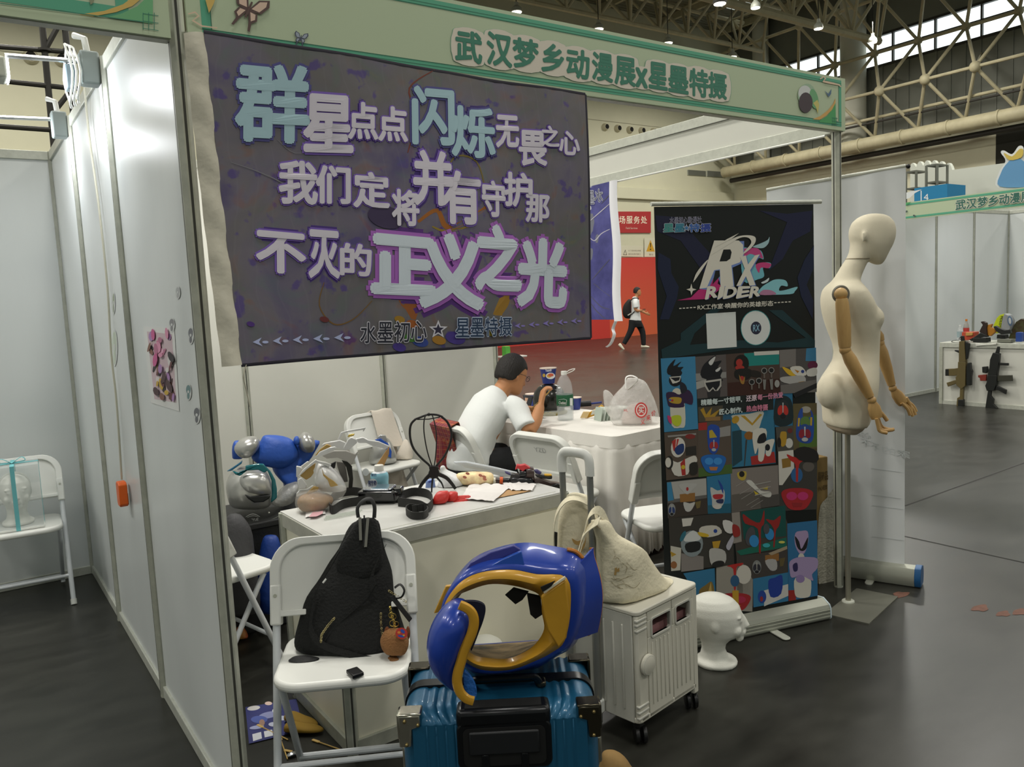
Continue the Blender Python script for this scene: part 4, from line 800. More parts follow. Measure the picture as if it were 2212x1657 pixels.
for pts in (((575, 1190), (600, 1150), (625, 1110), (610, 1060)), ((600, 1185), (650, 1140), (690, 1190), (700, 1240)), ((505, 1240), (540, 1260), (530, 1300)), ((700, 1180), (740, 1220), (730, 1280)), ((740, 1170), (790, 1230), (830, 1220)), ((500, 1400), (580, 1420), (680, 1360), (740, 1400)), ((640, 1440), (720, 1380), (800, 1400), (850, 1350)), ((560, 1370), (640, 1400), (720, 1330), (790, 1290)), ((520, 1440), (600, 1460), (700, 1430))): pr.poly('a59a7c', stroke([(p.x, p.y) for p in smooth_path([(x, y, 0) for x, y in Zt(*pts)], 6)], 1.4))
wrapped(pr, 'print', tb, o)
t2 = thing('tote_bag', 'cream canvas bag hanging behind the trolley handle', 'bag', TM @ V(-.02, .25, .5))
F6 = Flat(TM @ V(-.07, .345, .5), V((CAM-n0).x, (CAM-n0).y, 0))
mb = MB().loft(slumped([(1290, 1205, 1300, .02), (1270, 1200, 1300, .04), (1220, 1200, 1296, .05), (1170, 1202, 1292, .05), (1130, 1205, 1288, .045), (1100, 1208, 1284, .035), (1080, 1214, 1276, .025), (1068, 1226, 1266, .012)], F6, .1), 32)
squash(mb, .014, 10, 7); mb.build('body', CV, t2, smooth=80, sub=1)
ribbon([F6.p(1206, 1240, 90), F6.p(1200, 1160, 95), F6.p(1205, 1105, 95), F6.p(1225, 1074, 90), F6.p(1250, 1070, 90), F6.p(1275, 1085, 90), F6.p(1290, 1120, 80)], (.4, .5, .2), .03).build('handle_strap', CV, t2, smooth=60)
pr = Print(F6, 118)
pr.poly('b08d52', curve([(1238, 1150), (1250, 1156), (1262, 1152), (1256, 1164), (1244, 1162)], 3)).poly('b08d52', curve([(1252, 1172), (1264, 1160), (1268, 1145), (1266, 1165), (1255, 1182)], 3)).poly('b08d52', curve([(1250, 1195), (1262, 1185), (1262, 1196)], 3)); pr.build('print', t2)
# ---------------------------------------------------------------- black roll-up banner
p1, p2 = FY(1405, 440, 0), FZ(1776, 1325)
bo, bd = V(2.60, -.165, 0), V(-.965, .262, 0).normalized()
nb = V(bd.y, -bd.x, 0); nb = nb if nb.dot(CAM-bo) > 0 else -nb
FR = Flat(bo+nb*.002+V(0, 0, 1), nb)
rb = thing('rollup_banner', 'black roll-up banner with a white studio logo over a collage of costume photos', 'banner', bo+bd*.4)
tl, tr, br, bl = FR.p(1413, 447), FR.p(1757, 441), FR.p(1766, 1310), FR.p(1470, 1385)
CAS = mat('cassette_metal', '9a9c90', .4, .4); brk = FR.p(1766, 1312); lw = (tl-brk).dot(bd)
def sheet_(pts, th=.0015): return MB().prism([(q.x, q.y) for q in pts], -th, 0, None)
bb = [tl, tr, br, V(*(br+bd*((tl-tr).length*1.0)).xy, br.z)]
bb[3] = V(*(tl.xy), 0)+V(0, 0, br.z-.0)
n = FR.n; mb = MB(); mb.add(bb+[q-n*.002 for q in bb], [(3, 2, 1, 0), (4, 5, 6, 7), (0, 1, 5, 4), (1, 2, 6, 5), (2, 3, 7, 6), (3, 0, 4, 7)]); mb.build('print_sheet', ink('101412', .45), rb, smooth=0)
a, b = FR.p(1406, 441), FR.p(1773, 436); MB().tube([a, b], .009, 10).build('top_bar', ALU, rb)
e0 = br-bd*.03; e1 = bb[3]+bd*.03
BMx = frame(V(e0.x, e0.y, 0)-n*.0, bd, ez=(0, 0, 1)); LL = (e1-e0).dot(bd)
prof = [(-.05, .012), (-.045, .004), (.045, .004), (.05, .012), (.048, .06), (.035, .085), (.0, .09), (-.04, .07), (-.048, .055)]
sgn = 1 if (BMx.to_3x3() @ V(0, 1, 0)).dot(n) < 0 else -1
MB().rings([[BMx @ V(s, sgn*-y if 0 else y*sgn, z) for y, z in prof] for s in (0, LL)]).build('base_cassette', CAS, rb, smooth=25)
mb = MB()
for z in (.02, .035, .05): mb.box(.002, LL, -.0515, -.046, z-.002, z+.002, BMx) if sgn > 0 else mb.box(.002, LL, .046, .0515, z-.002, z+.002, BMx)
mb.build('cassette_ribs', ALUD, rb, smooth=0)
for s in (-.006, LL): MB().rings([[BMx @ V(s+q, y*sgn*1.04, z*1.02) for y, z in prof] for q in (0, .006)]).build('end_cap', mat('pale_blue_cap', 'b8c6cc', .4), rb)
fx = FZ(1665, 1362); MB().prism(rrect(-.02, .02, -.09, .12, .018), 0, .006, frame(fx+V(0, 0, .002), bd, ez=(0, 0, 1))).build('swing_foot', ALU, rb, bevel=.002)
MB().tube([V(*(tl.lerp(tr, .5)).xy, .05)-n*.02, V(*(tl.lerp(tr, .5)).xy, tl.z)-n*.012], .008, 8).build('rear_pole', ALU, rb)
pr = Print(FR, 1)
for c, q in (('191c38', [(1415, 465), (1470, 470), (1500, 510), (1545, 560), (1520, 590), (1470, 520), (1420, 500)]), ('191c3c', [(1640, 455), (1700, 462), (1755, 455), (1750, 500), (1712, 520), (1690, 560), (1660, 585), (1700, 480)]), ('17203c', [(1422, 545), (1448, 560), (1450, 590), (1466, 620), (1462, 645), (1445, 690), (1425, 690), (1440, 640), (1420, 580)]), ('17203c', [(1758, 530), (1738, 560), (1722, 600), (1730, 640), (1755, 690), (1757, 650), (1742, 615), (1757, 580)]), ('16353a', [(1428, 755), (1470, 735), (1470, 720), (1540, 665), (1560, 665), (1500, 720), (1490, 745), (1600, 735), (1680, 740), (1740, 730), (1660, 670), (1690, 670), (1760, 735), (1760, 750), (1600, 752), (1430, 775)])): pr.poly(c, q)
pr.build('background_pattern', rb)
pr = Print(FR, 3)     # the studio logo
def gx(x, y): return (1400+x*.2294, 420+y*.2294)
def gp(c, pts): pr.poly(c, [gx(*q) for q in pts])
gp('6fb4c0', [tuple(q[:2]) for q in curve([(870, 560), (900, 500), (980, 520), (1060, 530), (1085, 610), (1040, 600), (1010, 660), (1100, 640), (1155, 650), (1140, 695), (1080, 690), (1090, 770), (1030, 800), (900, 820)], 4)])
gp('c0457f', curve([(890, 520), (960, 505), (1040, 515), (1080, 600), (1040, 590), (960, 560), (900, 590)], 4)); gp('c23f78', curve([(1010, 665), (1080, 640), (1155, 655), (1130, 695), (1060, 690), (1040, 740)], 4))
gp('9fbfc4', curve([(985, 490), (1060, 460), (1120, 430), (1140, 400), (1130, 460), (1080, 505), (1000, 500)], 4))
gp('86c2ca', curve([(1050, 940), (1060, 880), (1130, 830), (1200, 800), (1290, 810), (1310, 865), (1250, 860), (1230, 905), (1290, 900), (1400, 870), (1380, 910), (1330, 940)], 4)); gp('b07a98', curve([(1050, 945), (1080, 900), (1160, 905), (1200, 942)], 3)); gp('c8d6d6', curve([(1060, 830), (1100, 810), (1135, 785), (1125, 820), (1080, 840)], 3))
gp('b82c70', [(270, 998), (400, 970), (470, 900), (520, 880), (640, 770), (670, 780), (650, 840), (700, 870), (560, 985)])
W_ = 'd9d4c6'
gp('6f86bf', [(622, 445), (900, 440), (900, 640), (790, 690), (810, 880), (690, 890), (640, 730), (560, 900), (480, 890)])
for q in ([(618, 435), (850, 435), (890, 475), (893, 570), (860, 640), (780, 668), (800, 865), (678, 865), (672, 705), (618, 715), (548, 880), (478, 888), (570, 590)],): gp(W_, q)
gp('101412', [(705, 520), (770, 518), (782, 545), (770, 605), (735, 630), (668, 632)]); gp('101412', [(628, 720), (668, 715), (672, 770), (600, 850)])
gp(W_, curve([(580, 575), (700, 470), (830, 400), (930, 385), (1000, 400), (1005, 450), (960, 510), (895, 560), (900, 540), (965, 460), (940, 410), (860, 410), (740, 480)], 4)); gp(W_, [(620, 500), (740, 420), (850, 365), (780, 420)])
gp(W_, curve([(420, 820), (450, 740), (520, 650), (560, 620), (470, 760), (425, 822)], 4))
for q in ([(862, 590), (915, 575), (935, 660), (1000, 575), (1045, 565), (955, 715), (1005, 855), (950, 860), (915, 770), (865, 860), (825, 862), (905, 700)],): gp('5f74b5', [(x+8, y+6) for x, y in q]); gp(W_, q)
gp(W_, [(402, 840), (412, 885), (450, 895), (415, 908), (402, 950), (392, 910), (355, 895), (390, 885)])
gp('6f86bf', [(545, 880), (1050, 865), (1035, 975), (540, 995)]) if 0 else None
for ch, xa, xb in zip('RIDER', (535, 655, 700, 825, 940), (640, 690, 815, 930, 1035)): 
    q = [gx(xa+22, 872), gx(xb+12, 870), gx(xb-4, 968-(xb-530)*.03), gx(xa, 985-(xa-530)*.03)]; pr.text('4f64a8', ch, [(x+1.4, y+1) for x, y in q], .03).text(W_, ch, q, .045)
pr.build('logo', rb)
pr = Print(FR, 3)
pr.text('c9c6d0', '水墨初心動漫社', [gx(200, 215), gx(500, 208), gx(500, 268), gx(200, 278)], .03).text('30345c', '水墨初心動漫社', [gx(200, 215), gx(500, 208), gx(500, 268), gx(200, 278)], .0)
for i, (ch, c) in enumerate(zip('星墨特摄', ('3f8f88', '3a7f96', '3a62a8', '34489a'))): x = 140+(i*105 if i < 2 else i*105+30); q = [gx(x, 280), gx(x+95, 276), gx(x+95, 350), gx(x, 356)]; pr.text('b9bcc6', ch, q, .07).text(c, ch, q, .03)
pr.poly('b9bcc6', star(1400+352*.2294, 420+318*.2294, 9)).poly('3a6fa0', star(1400+352*.2294, 420+318*.2294, 6))
q = [(1504, 659.5), (1668, 651), (1668, 664), (1504, 670)]; pr.text('d9d4c6', 'RX工作室·唤醒你的英雄形态', [gx(455, 1040), gx(1165, 1000), gx(1165, 1050), gx(455, 1088)], .02)
for i in range(5):
    for xa, ya in ((282+i*33, 1074-i*2.4), (1175+i*33, 1020-i*2)): pr.poly('d9d4c6', [gx(xa, ya-4), gx(xa+22, ya-5.2), gx(xa+22, ya+4), gx(xa, ya+5)])
pr.build('lettering', rb)
pr = Print(FR, 3); pr.poly('d5d8d4', [gx(542, 1124), gx(822, 1106), gx(832, 1436), gx(556, 1455)]).poly('3f9090', ell(*gx(1010, 1256), 32.5, 38, 0, 32)).poly('d5d8d4', ell(*gx(1010, 1256), 31, 36.5, 0, 32)).poly('2a2c40', ell(*gx(1013, 1258), 11.5, 14, 0, 24)).text('8fb8cc', 'RX', [gx(985, 1230), gx(1045, 1226), gx(1045, 1285), gx(985, 1290)], .02)
pr.build('plain_panels', rb)
# collage of workshop photos: generic masks and armour in the photographs' colours
def hx(x, y): return (1400+x*.18108, 740+y*.18108)
def lx(x, y): return (1400+x*.22936, 1000+y*.22936)
def photo(bgc, quad, items, T, base=2):
    pr = Print(FR, base); pr.poly(bgc, [T(*q) for q in quad])
    for it in items:
        c = it[0]
        if it[1] == 'e': x, y, rx, ry = it[2:6]; k = T(1, 0)[0]-T(0, 0)[0]; X, Y = T(x, y); pr.poly(c, ell(X, Y, rx*k, ry*k, it[6] if len(it) > 6 else 0, 18))
        elif it[1] == 'c': pr.poly(c, [tuple(q) for q in curve([T(*q) for q in it[2]], 3)])
        else: pr.poly(c, [T(*q) for q in it[2]])
    return pr.build('photo', rb)
def mask(x, y, w, h, c1, c2, c3, dk='1a1a20'): return [(c1, 'e', x, y, w, h), (c2, 'e', x-w*.42, y+h*.05, w*.42, h*.5, 12), (c2, 'e', x+w*.42, y+h*.05, w*.42, h*.5, -12), (c3, 'p', [(x-w*.1, y-h*.7), (x+w*.1, y-h*.7), (x+w*.06, y+h*.3), (x-w*.06, y+h*.3)]), (dk, 'e', x, y+h*.68, w*.45, h*.22)]
def bust(x, y, w, h, c1, c2, c3): return [(c1, 'c', [(x-w, y), (x-w*.5, y-h*.25), (x+w*.5, y-h*.25), (x+w, y), (x+w*.8, y+h*.6), (x+w*.4, y+h), (x-w*.4, y+h), (x-w*.8, y+h*.6)]), (c2, 'e', x-w*.35, y+h*.2, w*.34, h*.25), (c2, 'e', x+w*.35, y+h*.2, w*.34, h*.25), (c3, 'p', [(x-w*.35, y+h*.6), (x+w*.35, y+h*.6), (x+w*.25, y+h*.85), (x-w*.25, y+h*.85)])]
photo('3b7fa6', [(148, 190), (560, 165), (595, 1030), (190, 1070)], [('14161a', 'c', [(235, 380), (235, 290), (325, 195), (300, 280), (395, 225), (350, 290), (420, 290), (390, 330), (405, 360), (370, 400)]), ('17181c', 'e', 320, 450, 75, 75), ('c9c6bd', 'p', [(250, 410), (390, 400), (375, 460), (340, 480), (290, 490)]), ('17181c', 'p', [(262, 420), (380, 412), (365, 452), (320, 462)]), ('c8c4b4', 'c', [(300, 560), (380, 560), (430, 700), (440, 980), (380, 1015), (280, 990), (260, 700)]), ('33203f', 'c', [(215, 600), (300, 590), (370, 620), (470, 560), (530, 640), (520, 740), (430, 720), (420, 770), (260, 770), (225, 700)]), ('20222c', 'c', [(380, 470), (440, 500), (460, 570), (400, 610), (380, 560)]), ('b09030', 'c', [(245, 670), (290, 650), (390, 660), (385, 720), (330, 730), (255, 710)]), ('3a62a8', 'e', 258, 685, 14, 14), ('b03030', 'e', 285, 690, 14, 14), ('b5c030', 'c', [(275, 880), (380, 870), (390, 960), (340, 1000), (285, 960)]), ('b83a70', 'c', [(225, 870), (270, 890), (275, 970), (240, 940)])], hx)
photo('57504e', [(560, 170), (925, 140), (945, 640), (585, 670)], [('8a8884', 'p', [(565, 370), (930, 350), (930, 420), (570, 460)]), ('a09e98', 'p', [(570, 470), (690, 440), (690, 520), (575, 560)]), ('15161a', 'c', [(640, 420), (645, 290), (730, 200), (810, 150), (770, 230), (875, 215), (830, 290), (885, 330), (860, 400), (880, 460)]), ('c4c4c0', 'c', [(720, 230), (800, 165), (770, 250), (740, 270)]), ('c4c4c0', 'c', [(800, 330), (860, 290), (850, 330), (815, 350)]), ('1a1a1e', 'e', 775, 500, 100, 100), ('b4b0a8', 'p', [(660, 460), (870, 430), (870, 520), (810, 600), (770, 550), (720, 600), (670, 520)]), ('17181c', 'p', [(680, 480), (855, 455), (850, 510), (805, 575), (770, 530), (725, 575), (690, 510)]), ('2a2a2c', 'p', [(700, 590), (860, 570), (850, 650), (710, 660)])], hx)
photo('4a3a32', [(925, 140), (1560, 90), (1575, 610), (945, 640)], [('1d7f78', 'p', [(1140, 130), (1560, 100), (1560, 260), (1200, 280)]), ('c9c6bd', 'p', [(1260, 110), (1560, 95), (1560, 140), (1265, 155)]), ('3b1f17', 'p', [(945, 480), (1570, 430), (1575, 605), (945, 638)]), ('16140f', 'e', 1110, 250, 90, 105), ('a33028', 'e', 1085, 240, 40, 45), ('a33028', 'e', 1090, 300, 55, 30), ('1a1814', 'c', [(1030, 340), (1100, 310), (1220, 320), (1230, 400), (1150, 450), (1040, 420)]), ('a33028', 'e', 1115, 430, 30, 32), ('9a7030', 'c', [(1080, 380), (1100, 480), (1140, 490), (1150, 400), (1120, 460)]), ('211d18', 'c', [(1230, 330), (1330, 350), (1340, 410), (1230, 400)])]+[x for q in ((1380, 335), (1465, 330), (1230, 470), (1315, 455)) for x in (('8c8a86', 'e', q[0], q[1], 36, 36), ('191817', 'e', q[0], q[1], 27, 27), ('6a6058', 'p', [(q[0]-10, q[1]+36), (q[0]+10, q[1]+36), (q[0]+10, q[1]+90), (q[0]-10, q[1]+90)]))]+[('9a9894', 'e', 1530, 490, 30, 45), ('7a7874', 'p', [(1360, 440), (1400, 440), (1390, 560), (1370, 560)]), ('7a7874', 'p', [(1440, 440), (1480, 430), (1480, 560), (1455, 560)])], hx)
photo('4d4a48', [(1560, 90), (2000, 60), (2010, 590), (1575, 610)], [('75706c', 'p', [(1565, 90), (1760, 75), (1760, 280), (1570, 300)]), ('3a7aa0', 'p', [(1885, 70), (2000, 60), (2003, 220), (1875, 220)]), ('602040', 'e', 1960, 270, 60, 50), ('d0a828', 'c', [(1595, 290), (1700, 330), (1760, 390), (1680, 390)]), ('cfcbc0', 'c', [(1690, 300), (1800, 280), (1860, 320), (1880, 390), (1760, 390)]), ('2a3f80', 'e', 1840, 345, 20, 20), ('b87a28', 'p', [(1740, 320), (1800, 340), (1780, 365)]), ('a8a6a2', 'c', [(1570, 420), (1700, 400), (1860, 400), (1850, 500), (1620, 480)]), ('a07828', 'p', [(1790, 470), (1860, 460), (1850, 530), (1785, 530)]), ('c6c4bc', 'c', [(1890, 330), (2000, 300), (2003, 390), (1900, 400)]), ('6a6662', 'p', [(1575, 510), (2005, 440), (2007, 590), (1577, 610)]), ('1c1c1e', 'p', [(1720, 610), (2007, 480), (2008, 540), (1750, 660)])], hx)
photo('1d2422', [(585, 660), (1580, 590), (1590, 900), (595, 960)], [('2c5a78', 'p', [(890, 860), (1500, 800), (1510, 900), (890, 930)])], hx, 1.5)
photo('2c6a8c', [(1490, 600), (1720, 590), (1725, 990), (1500, 1010)], [('1c2c30', 'c', [(1510, 700), (1560, 640), (1650, 640), (1715, 720), (1715, 960), (1510, 980)])]+mask(1605, 800, 75, 120, '2a2f33', 'b8322a', 'a8acac'), hx)
photo('4a4438', [(595, 770), (890, 750), (890, 930), (600, 950)], [('a8842a', 'p', [(615+i*34, 780) for i in range(0)]+[(620, 800), (660, 775), (690, 860), (760, 770), (740, 870), (870, 780), (770, 920), (690, 925)]), ('8a6a40', 'p', [(680, 890), (860, 880), (860, 930), (680, 935)])], hx)
photo('2f6f8e', [(985, 850), (1500, 800), (1520, 1440), (1000, 1490)], [('c3bfb2', 'c', [(990, 880), (1080, 860), (1200, 850), (1370, 820), (1350, 930), (1290, 1060), (1120, 1050), (1080, 1000)]), ('b08a28', 'p', [(1100, 870), (1150, 870), (1240, 960), (1330, 850), (1360, 860), (1240, 990)]), ('b08a28', 'e', 1040, 920, 40, 50, 40), ('8a5a20', 'e', 1200, 1110, 55, 50), ('3c3a38', 'p', [(1160, 1160), (1180, 1160), (1150, 1480), (1140, 1480)]), ('20404a', 'p', [(1000, 1060), (1110, 1040), (1120, 1400), (1005, 1480)]), ('a02c28', 'p', [(1220, 1360), (1500, 1300), (1520, 1430), (1230, 1460)]), ('cdc9be', 'c', [(1245, 1060), (1400, 1030), (1400, 1190), (1370, 1400), (1310, 1400), (1310, 1250), (1270, 1330)]), ('1d1d20', 'c', [(1320, 1110), (1390, 1080), (1400, 1180), (1300, 1200)]), ('cdc9be', 'c', [(1390, 1180), (1500, 1150), (1480, 1250), (1450, 1350), (1400, 1340), (1400, 1250)]), ('1d1d20', 'e', 1420, 1250, 30, 40)], hx)
photo('52463c', [(190, 1075), (590, 1040), (600, 1600), (215, 1645)], [('8d8a86', 'p', [(230, 1110), (570, 1080), (570, 1100), (235, 1130)]), ('7a2c28', 'e', 500, 1120, 60, 30), ('2c2a26', 'p', [(440, 1250), (570, 1230), (575, 1340), (450, 1350)]), ('c9c5bc', 'e', 355, 1250, 85, 120, 8), ('a8322c', 'p', [(280, 1180), (330, 1145), (320, 1300), (300, 1290)]), ('a8322c', 'p', [(340, 1150), (365, 1150), (345, 1230), (330, 1250)]), ('22386a', 'c', [(310, 1280), (360, 1220), (420, 1210), (420, 1300), (350, 1340)]), ('c6c2b9', 'c', [(260, 1400), (350, 1430), (480, 1370), (560, 1350), (580, 1420), (500, 1450), (470, 1570), (310, 1580)]), ('a02c28', 'p', [(380, 1440), (435, 1380), (445, 1580), (400, 1585)]), ('c0a82a', 'e', 415, 1485, 24, 26), ('24221f', 'e', 250, 1430, 45, 80), ('c8c4ba', 'e', 235, 1430, 35, 60), ('26241f', 'c', [(490, 1450), (580, 1430), (580, 1560), (500, 1570)])], hx)
photo('554a40', [(590, 960), (985, 915), (1000, 1560), (600, 1605)], [('9a2c28', 'p', [(600, 960), (700, 950), (700, 1040), (600, 1050)]), ('8d8a86', 'p', [(830, 1020), (980, 990), (980, 1110), (840, 1130)]), ('45602c', 'p', [(600, 1500), (1000, 1450), (1000, 1560), (600, 1605)]), ('23479a', 'c', [(710, 1000), (840, 1000), (850, 1150), (830, 1280), (780, 1330), (720, 1270)]), ('b09a34', 'p', [(725, 1050), (760, 1040), (820, 1130), (730, 1140)])]+mask(780, 1220, 60, 85, '2a4a9a', '9a2c30', 'b9b9b4', 'a8a8a4')+bust(775, 1380, 150, 170, '2160a8', '3b86c8', 'b07040'), hx)
photo('4c4a44', [(1520, 1010), (1730, 990), (1735, 1280), (1540, 1300)], [('c4c2ba', 'e', 1680, 1200, 45, 60), ('b08a2a', 'c', [(1580, 1070), (1620, 1060), (1650, 1080), (1640, 1210), (1590, 1240), (1570, 1150)]), ('201e1c', 'e', 1560, 1190, 24, 60), ('6a2c28', 'e', 1690, 1050, 30, 30)], hx)
photo('5c5234', [(1725, 730), (2010, 720), (2015, 1290), (1735, 1320)], [('4f6a2c', 'p', [(1800, 900), (2010, 860), (2012, 1240), (1800, 1260)]), ('a09a8c', 'e', 1880, 800, 60, 40), ('274a9a', 'c', [(1790, 850), (1840, 780), (1850, 900), (1940, 880), (1930, 800), (1970, 880), (1970, 1120), (1920, 1200), (1800, 1180), (1760, 1080)]), ('5a7a3c', 'e', 1870, 950, 60, 70), ('b89a34', 'p', [(1785, 900), (1810, 900), (1800, 1000), (1780, 1000)]), ('b89a34', 'p', [(1930, 890), (1955, 890), (1950, 990), (1930, 990)])]+mask(1865, 1080, 85, 110, '2c4a8a', '8a2430', 'c0bfba', 'b4b2ac')+[('201d1c', 'c', [(1740, 1290), (1860, 1240), (2010, 1300), (2010, 1420), (1800, 1400)])], hx)
photo('3a3834', [(1545, 1300), (2015, 1260), (2012, 1990), (1560, 2010)], [('c8c4ba', 'p', [(1550, 1300), (1730, 1280), (1740, 1500), (1600, 1700), (1560, 1700)]), ('8a6a2c', 'p', [(1590, 1390), (1700, 1370), (1700, 1480), (1600, 1500)]), ('5c5650', 'e', 1910, 1480, 70, 60), ('b02824', 'c', [(1650, 1330), (1760, 1370), (1900, 1330), (1860, 1400), (1800, 1450), (1790, 1560), (1760, 1560), (1750, 1450), (1690, 1400)]), ('2c5c8c', 'e', 1770, 1580, 70, 90), ('a82824', 'p', [(1755, 1400), (1790, 1400), (1785, 1660), (1760, 1660)])]+bust(1775, 1790, 190, 200, 'a02428', 'b8306a', '8c2226'), hx)
photo('5f5d5a', [(175, 180), (545, 140), (560, 480), (185, 520)], [('357aa0', 'p', [(175, 185), (215, 180), (240, 350), (185, 360)]), ('a3a19c', 'p', [(215, 180), (545, 145), (550, 300), (245, 340)]), ('3a322c', 'p', [(185, 380), (555, 330), (560, 480), (188, 520)]), ('8a6232', 'p', [(295, 295), (440, 280), (440, 360), (300, 370)]), ('a9a8a4', 'c', [(285, 210), (350, 190), (390, 190), (460, 200), (410, 260), (370, 295), (330, 270)]), ('a02c2c', 'e', 367, 245, 12, 18), ('b4b2ae', 'c', [(330, 370), (390, 380), (440, 370), (400, 450), (350, 450)]), ('6a5c34', 'p', [(440, 370), (495, 355), (485, 420), (455, 430)])]+mask(220, 440, 35, 60, '8a8c8c', '2c3c6a', 'b0b0a8'), lx)
photo('2c6f96', [(550, 130), (775, 100), (780, 470), (562, 480)], [('205a70', 'p', [(555, 400), (780, 380), (780, 470), (562, 480)]), ('b4b4b0', 'c', [(585, 230), (650, 260), (710, 250), (720, 330), (690, 410), (610, 420), (600, 350)]), ('a83034', 'c', [(610, 300), (700, 295), (690, 335), (625, 340)]), ('223f8c', 'c', [(655, 155), (700, 220), (705, 290), (680, 230)]), ('2a3054', 'c', [(640, 350), (705, 340), (700, 380), (650, 375)]), ('c4bcb4', 'e', 650, 412, 40, 22)], lx)
photo('7c746e', [(775, 60), (1225, 20), (1235, 400), (785, 465)], [('5c5650', 'p', [(785, 300), (1050, 260), (1060, 420), (785, 462)]), ('4a4642', 'p', [(1050, 320), (1235, 290), (1235, 400), (1060, 425)]), ('b09a40', 'c', [(840, 90), (920, 80), (915, 150), (880, 165), (845, 140)]), ('1f1d1c', 'e', 880, 105, 26, 28), ('c4c2ba', 'c', [(920, 175), (970, 165), (1060, 260), (1150, 270), (1150, 320), (1080, 310), (990, 240)]), ('c0a82a', 'p', [(990, 260), (1040, 290), (1010, 300)]), ('c0a82a', 'p', [(1050, 240), (1130, 220), (1120, 250)])]+[('a09e98', 'p', [(x, y), (x+6, y), (x+120, y-70), (x+114, y-70)]) for x, y in ((820, 220), (855, 295), (870, 340), (920, 400), (960, 420))]+[('a09e98', 'p', [(1000, 200+k*50), (1150, 170+k*50), (1150, 176+k*50), (1000, 208+k*50)]) for k in range(3)], lx)
photo('37342f', [(190, 520), (790, 465), (810, 960), (215, 1020)], [('c4c0b8', 'p', [(315, 525), (425, 515), (400, 590), (325, 600)]), ('7c7672', 'p', [(310, 850), (520, 880), (520, 1000), (310, 1025)]), ('b8b4a8', 'p', [(210, 780), (310, 800), (300, 1010), (215, 1018)]), ('a8862a', 'p', [(205, 830), (265, 860), (220, 885)]), ('8a5a34', 'e', 240, 960, 30, 35), ('7d878a', 'e', 410, 760, 105, 125), ('c2c4c2', 'c', [(340, 700), (420, 635), (490, 690), (470, 730), (350, 740)]), ('1b1c1c', 'c', [(350, 760), (480, 740), (480, 820), (370, 840)]), ('2c6474', 'e', 325, 690, 20, 55, 25), ('bdb9ae', 'c', [(500, 600), (640, 590), (690, 660), (560, 700), (480, 660)]), ('c0a02a', 'c', [(465, 650), (560, 670), (560, 695), (490, 690)]), ('22408c', 'e', 630, 640, 18, 18), ('b08a2a', 'p', [(600, 740), (680, 730), (660, 800), (610, 800)]), ('a9a7a2', 'c', [(570, 830), (620, 800), (720, 830), (720, 940), (600, 970)]), ('201f1e', 'e', 655, 950, 60, 30, -12), ('c6c4c0', 'c', [(700, 540), (790, 560), (790, 660), (720, 640)]), ('a8a6b0', 'c', [(730, 780), (790, 680), (800, 730), (760, 820)]), ('8c2824', 'c', [(790, 580), (850, 600), (860, 680), (800, 690)])], lx)
photo('3f3a34', [(785, 465), (1240, 405), (1310, 560), (1310, 800), (830, 880)], [('0f4a44', 'p', [(875, 460), (1290, 400), (1300, 690), (900, 720)]), ('8a827a', 'p', [(785, 470), (860, 460), (880, 740), (800, 760)]), ('17604f', 'p', [(830, 830), (1300, 700), (1305, 790), (870, 870)]), ('9a8a72', 'p', [(1130, 850), (1305, 780), (1308, 810), (1160, 870)]), ('8f2420', 'c', [(890, 480), (960, 530), (1050, 560), (1090, 440), (1090, 570), (1060, 620), (1060, 830), (1040, 830), (1030, 620), (910, 570)]), ('8f2420', 'c', [(1105, 530), (1180, 540), (1245, 495), (1230, 590), (1200, 640), (1190, 780), (1175, 780), (1180, 620)]), ('47464a', 'e', 960, 690, 45, 90, 10), ('2f80b8', 'e', 995, 735, 45, 58, -8), ('2f80b8', 'e', 1140, 670, 42, 56, -8), ('47464a', 'e', 1110, 620, 30, 50), ('c4bc5a', 'e', 1255, 745, 30, 12), ('3aa0a8', 'e', 1110, 775, 35, 20)], lx)
photo('2b6690', [(1308, 570), (1590, 540), (1595, 1250), (1322, 1300)], [('8f2420', 'p', [(1320, 1200), (1390, 1195), (1390, 1290), (1322, 1300)]), ('a08cae', 'c', [(1385, 660), (1440, 640), (1500, 645), (1505, 740), (1470, 850), (1420, 850), (1380, 760)]), ('17161c', 'c', [(1380, 690), (1420, 740), (1440, 810), (1480, 740), (1505, 700), (1490, 800), (1445, 830), (1400, 790)]), ('c2beb4', 'e', 1440, 890, 30, 40), ('c6c2b6', 'c', [(1385, 1080), (1520, 1080), (1530, 1220), (1500, 1265), (1400, 1265), (1375, 1200)]), ('9c8aae', 'c', [(1330, 930), (1400, 890), (1490, 885), (1590, 900), (1590, 990), (1540, 1050), (1550, 1110), (1440, 1060), (1350, 1080), (1330, 1010)]), ('2a2450', 'c', [(1360, 960), (1400, 940), (1405, 1010), (1370, 1020)]), ('8a76a4', 'e', 1430, 1090, 42, 38)], lx)
photo('3f3a36', [(830, 880), (1310, 810), (1318, 1300), (840, 1370)], [('8a6030', 'p', [(1100, 870), (1230, 850), (1230, 920), (1100, 935)]), ('a4a2a0', 'c', [(1100, 920), (1200, 910), (1210, 1000), (1150, 1010)]), ('5c5030', 'p', [(1235, 900), (1290, 890), (1270, 970), (1240, 975)]), ('2e6e94', 'p', [(985, 1090), (1315, 1030), (1318, 1300), (990, 1360)]), ('c0beb8', 'p', [(1090, 1200), (1316, 1140), (1318, 1250), (1090, 1350)]), ('203a8c', 'c', [(1130, 1110), (1190, 1080), (1260, 1060), (1250, 1230), (1150, 1260)]), ('22408c', 'e', 1070, 1260, 40, 60), ('8a2c30', 'e', 1065, 1280, 15, 25)]+mask(1020, 980, 42, 65, '7c7e7c', '2c2c34', 'a8a49a'), lx)
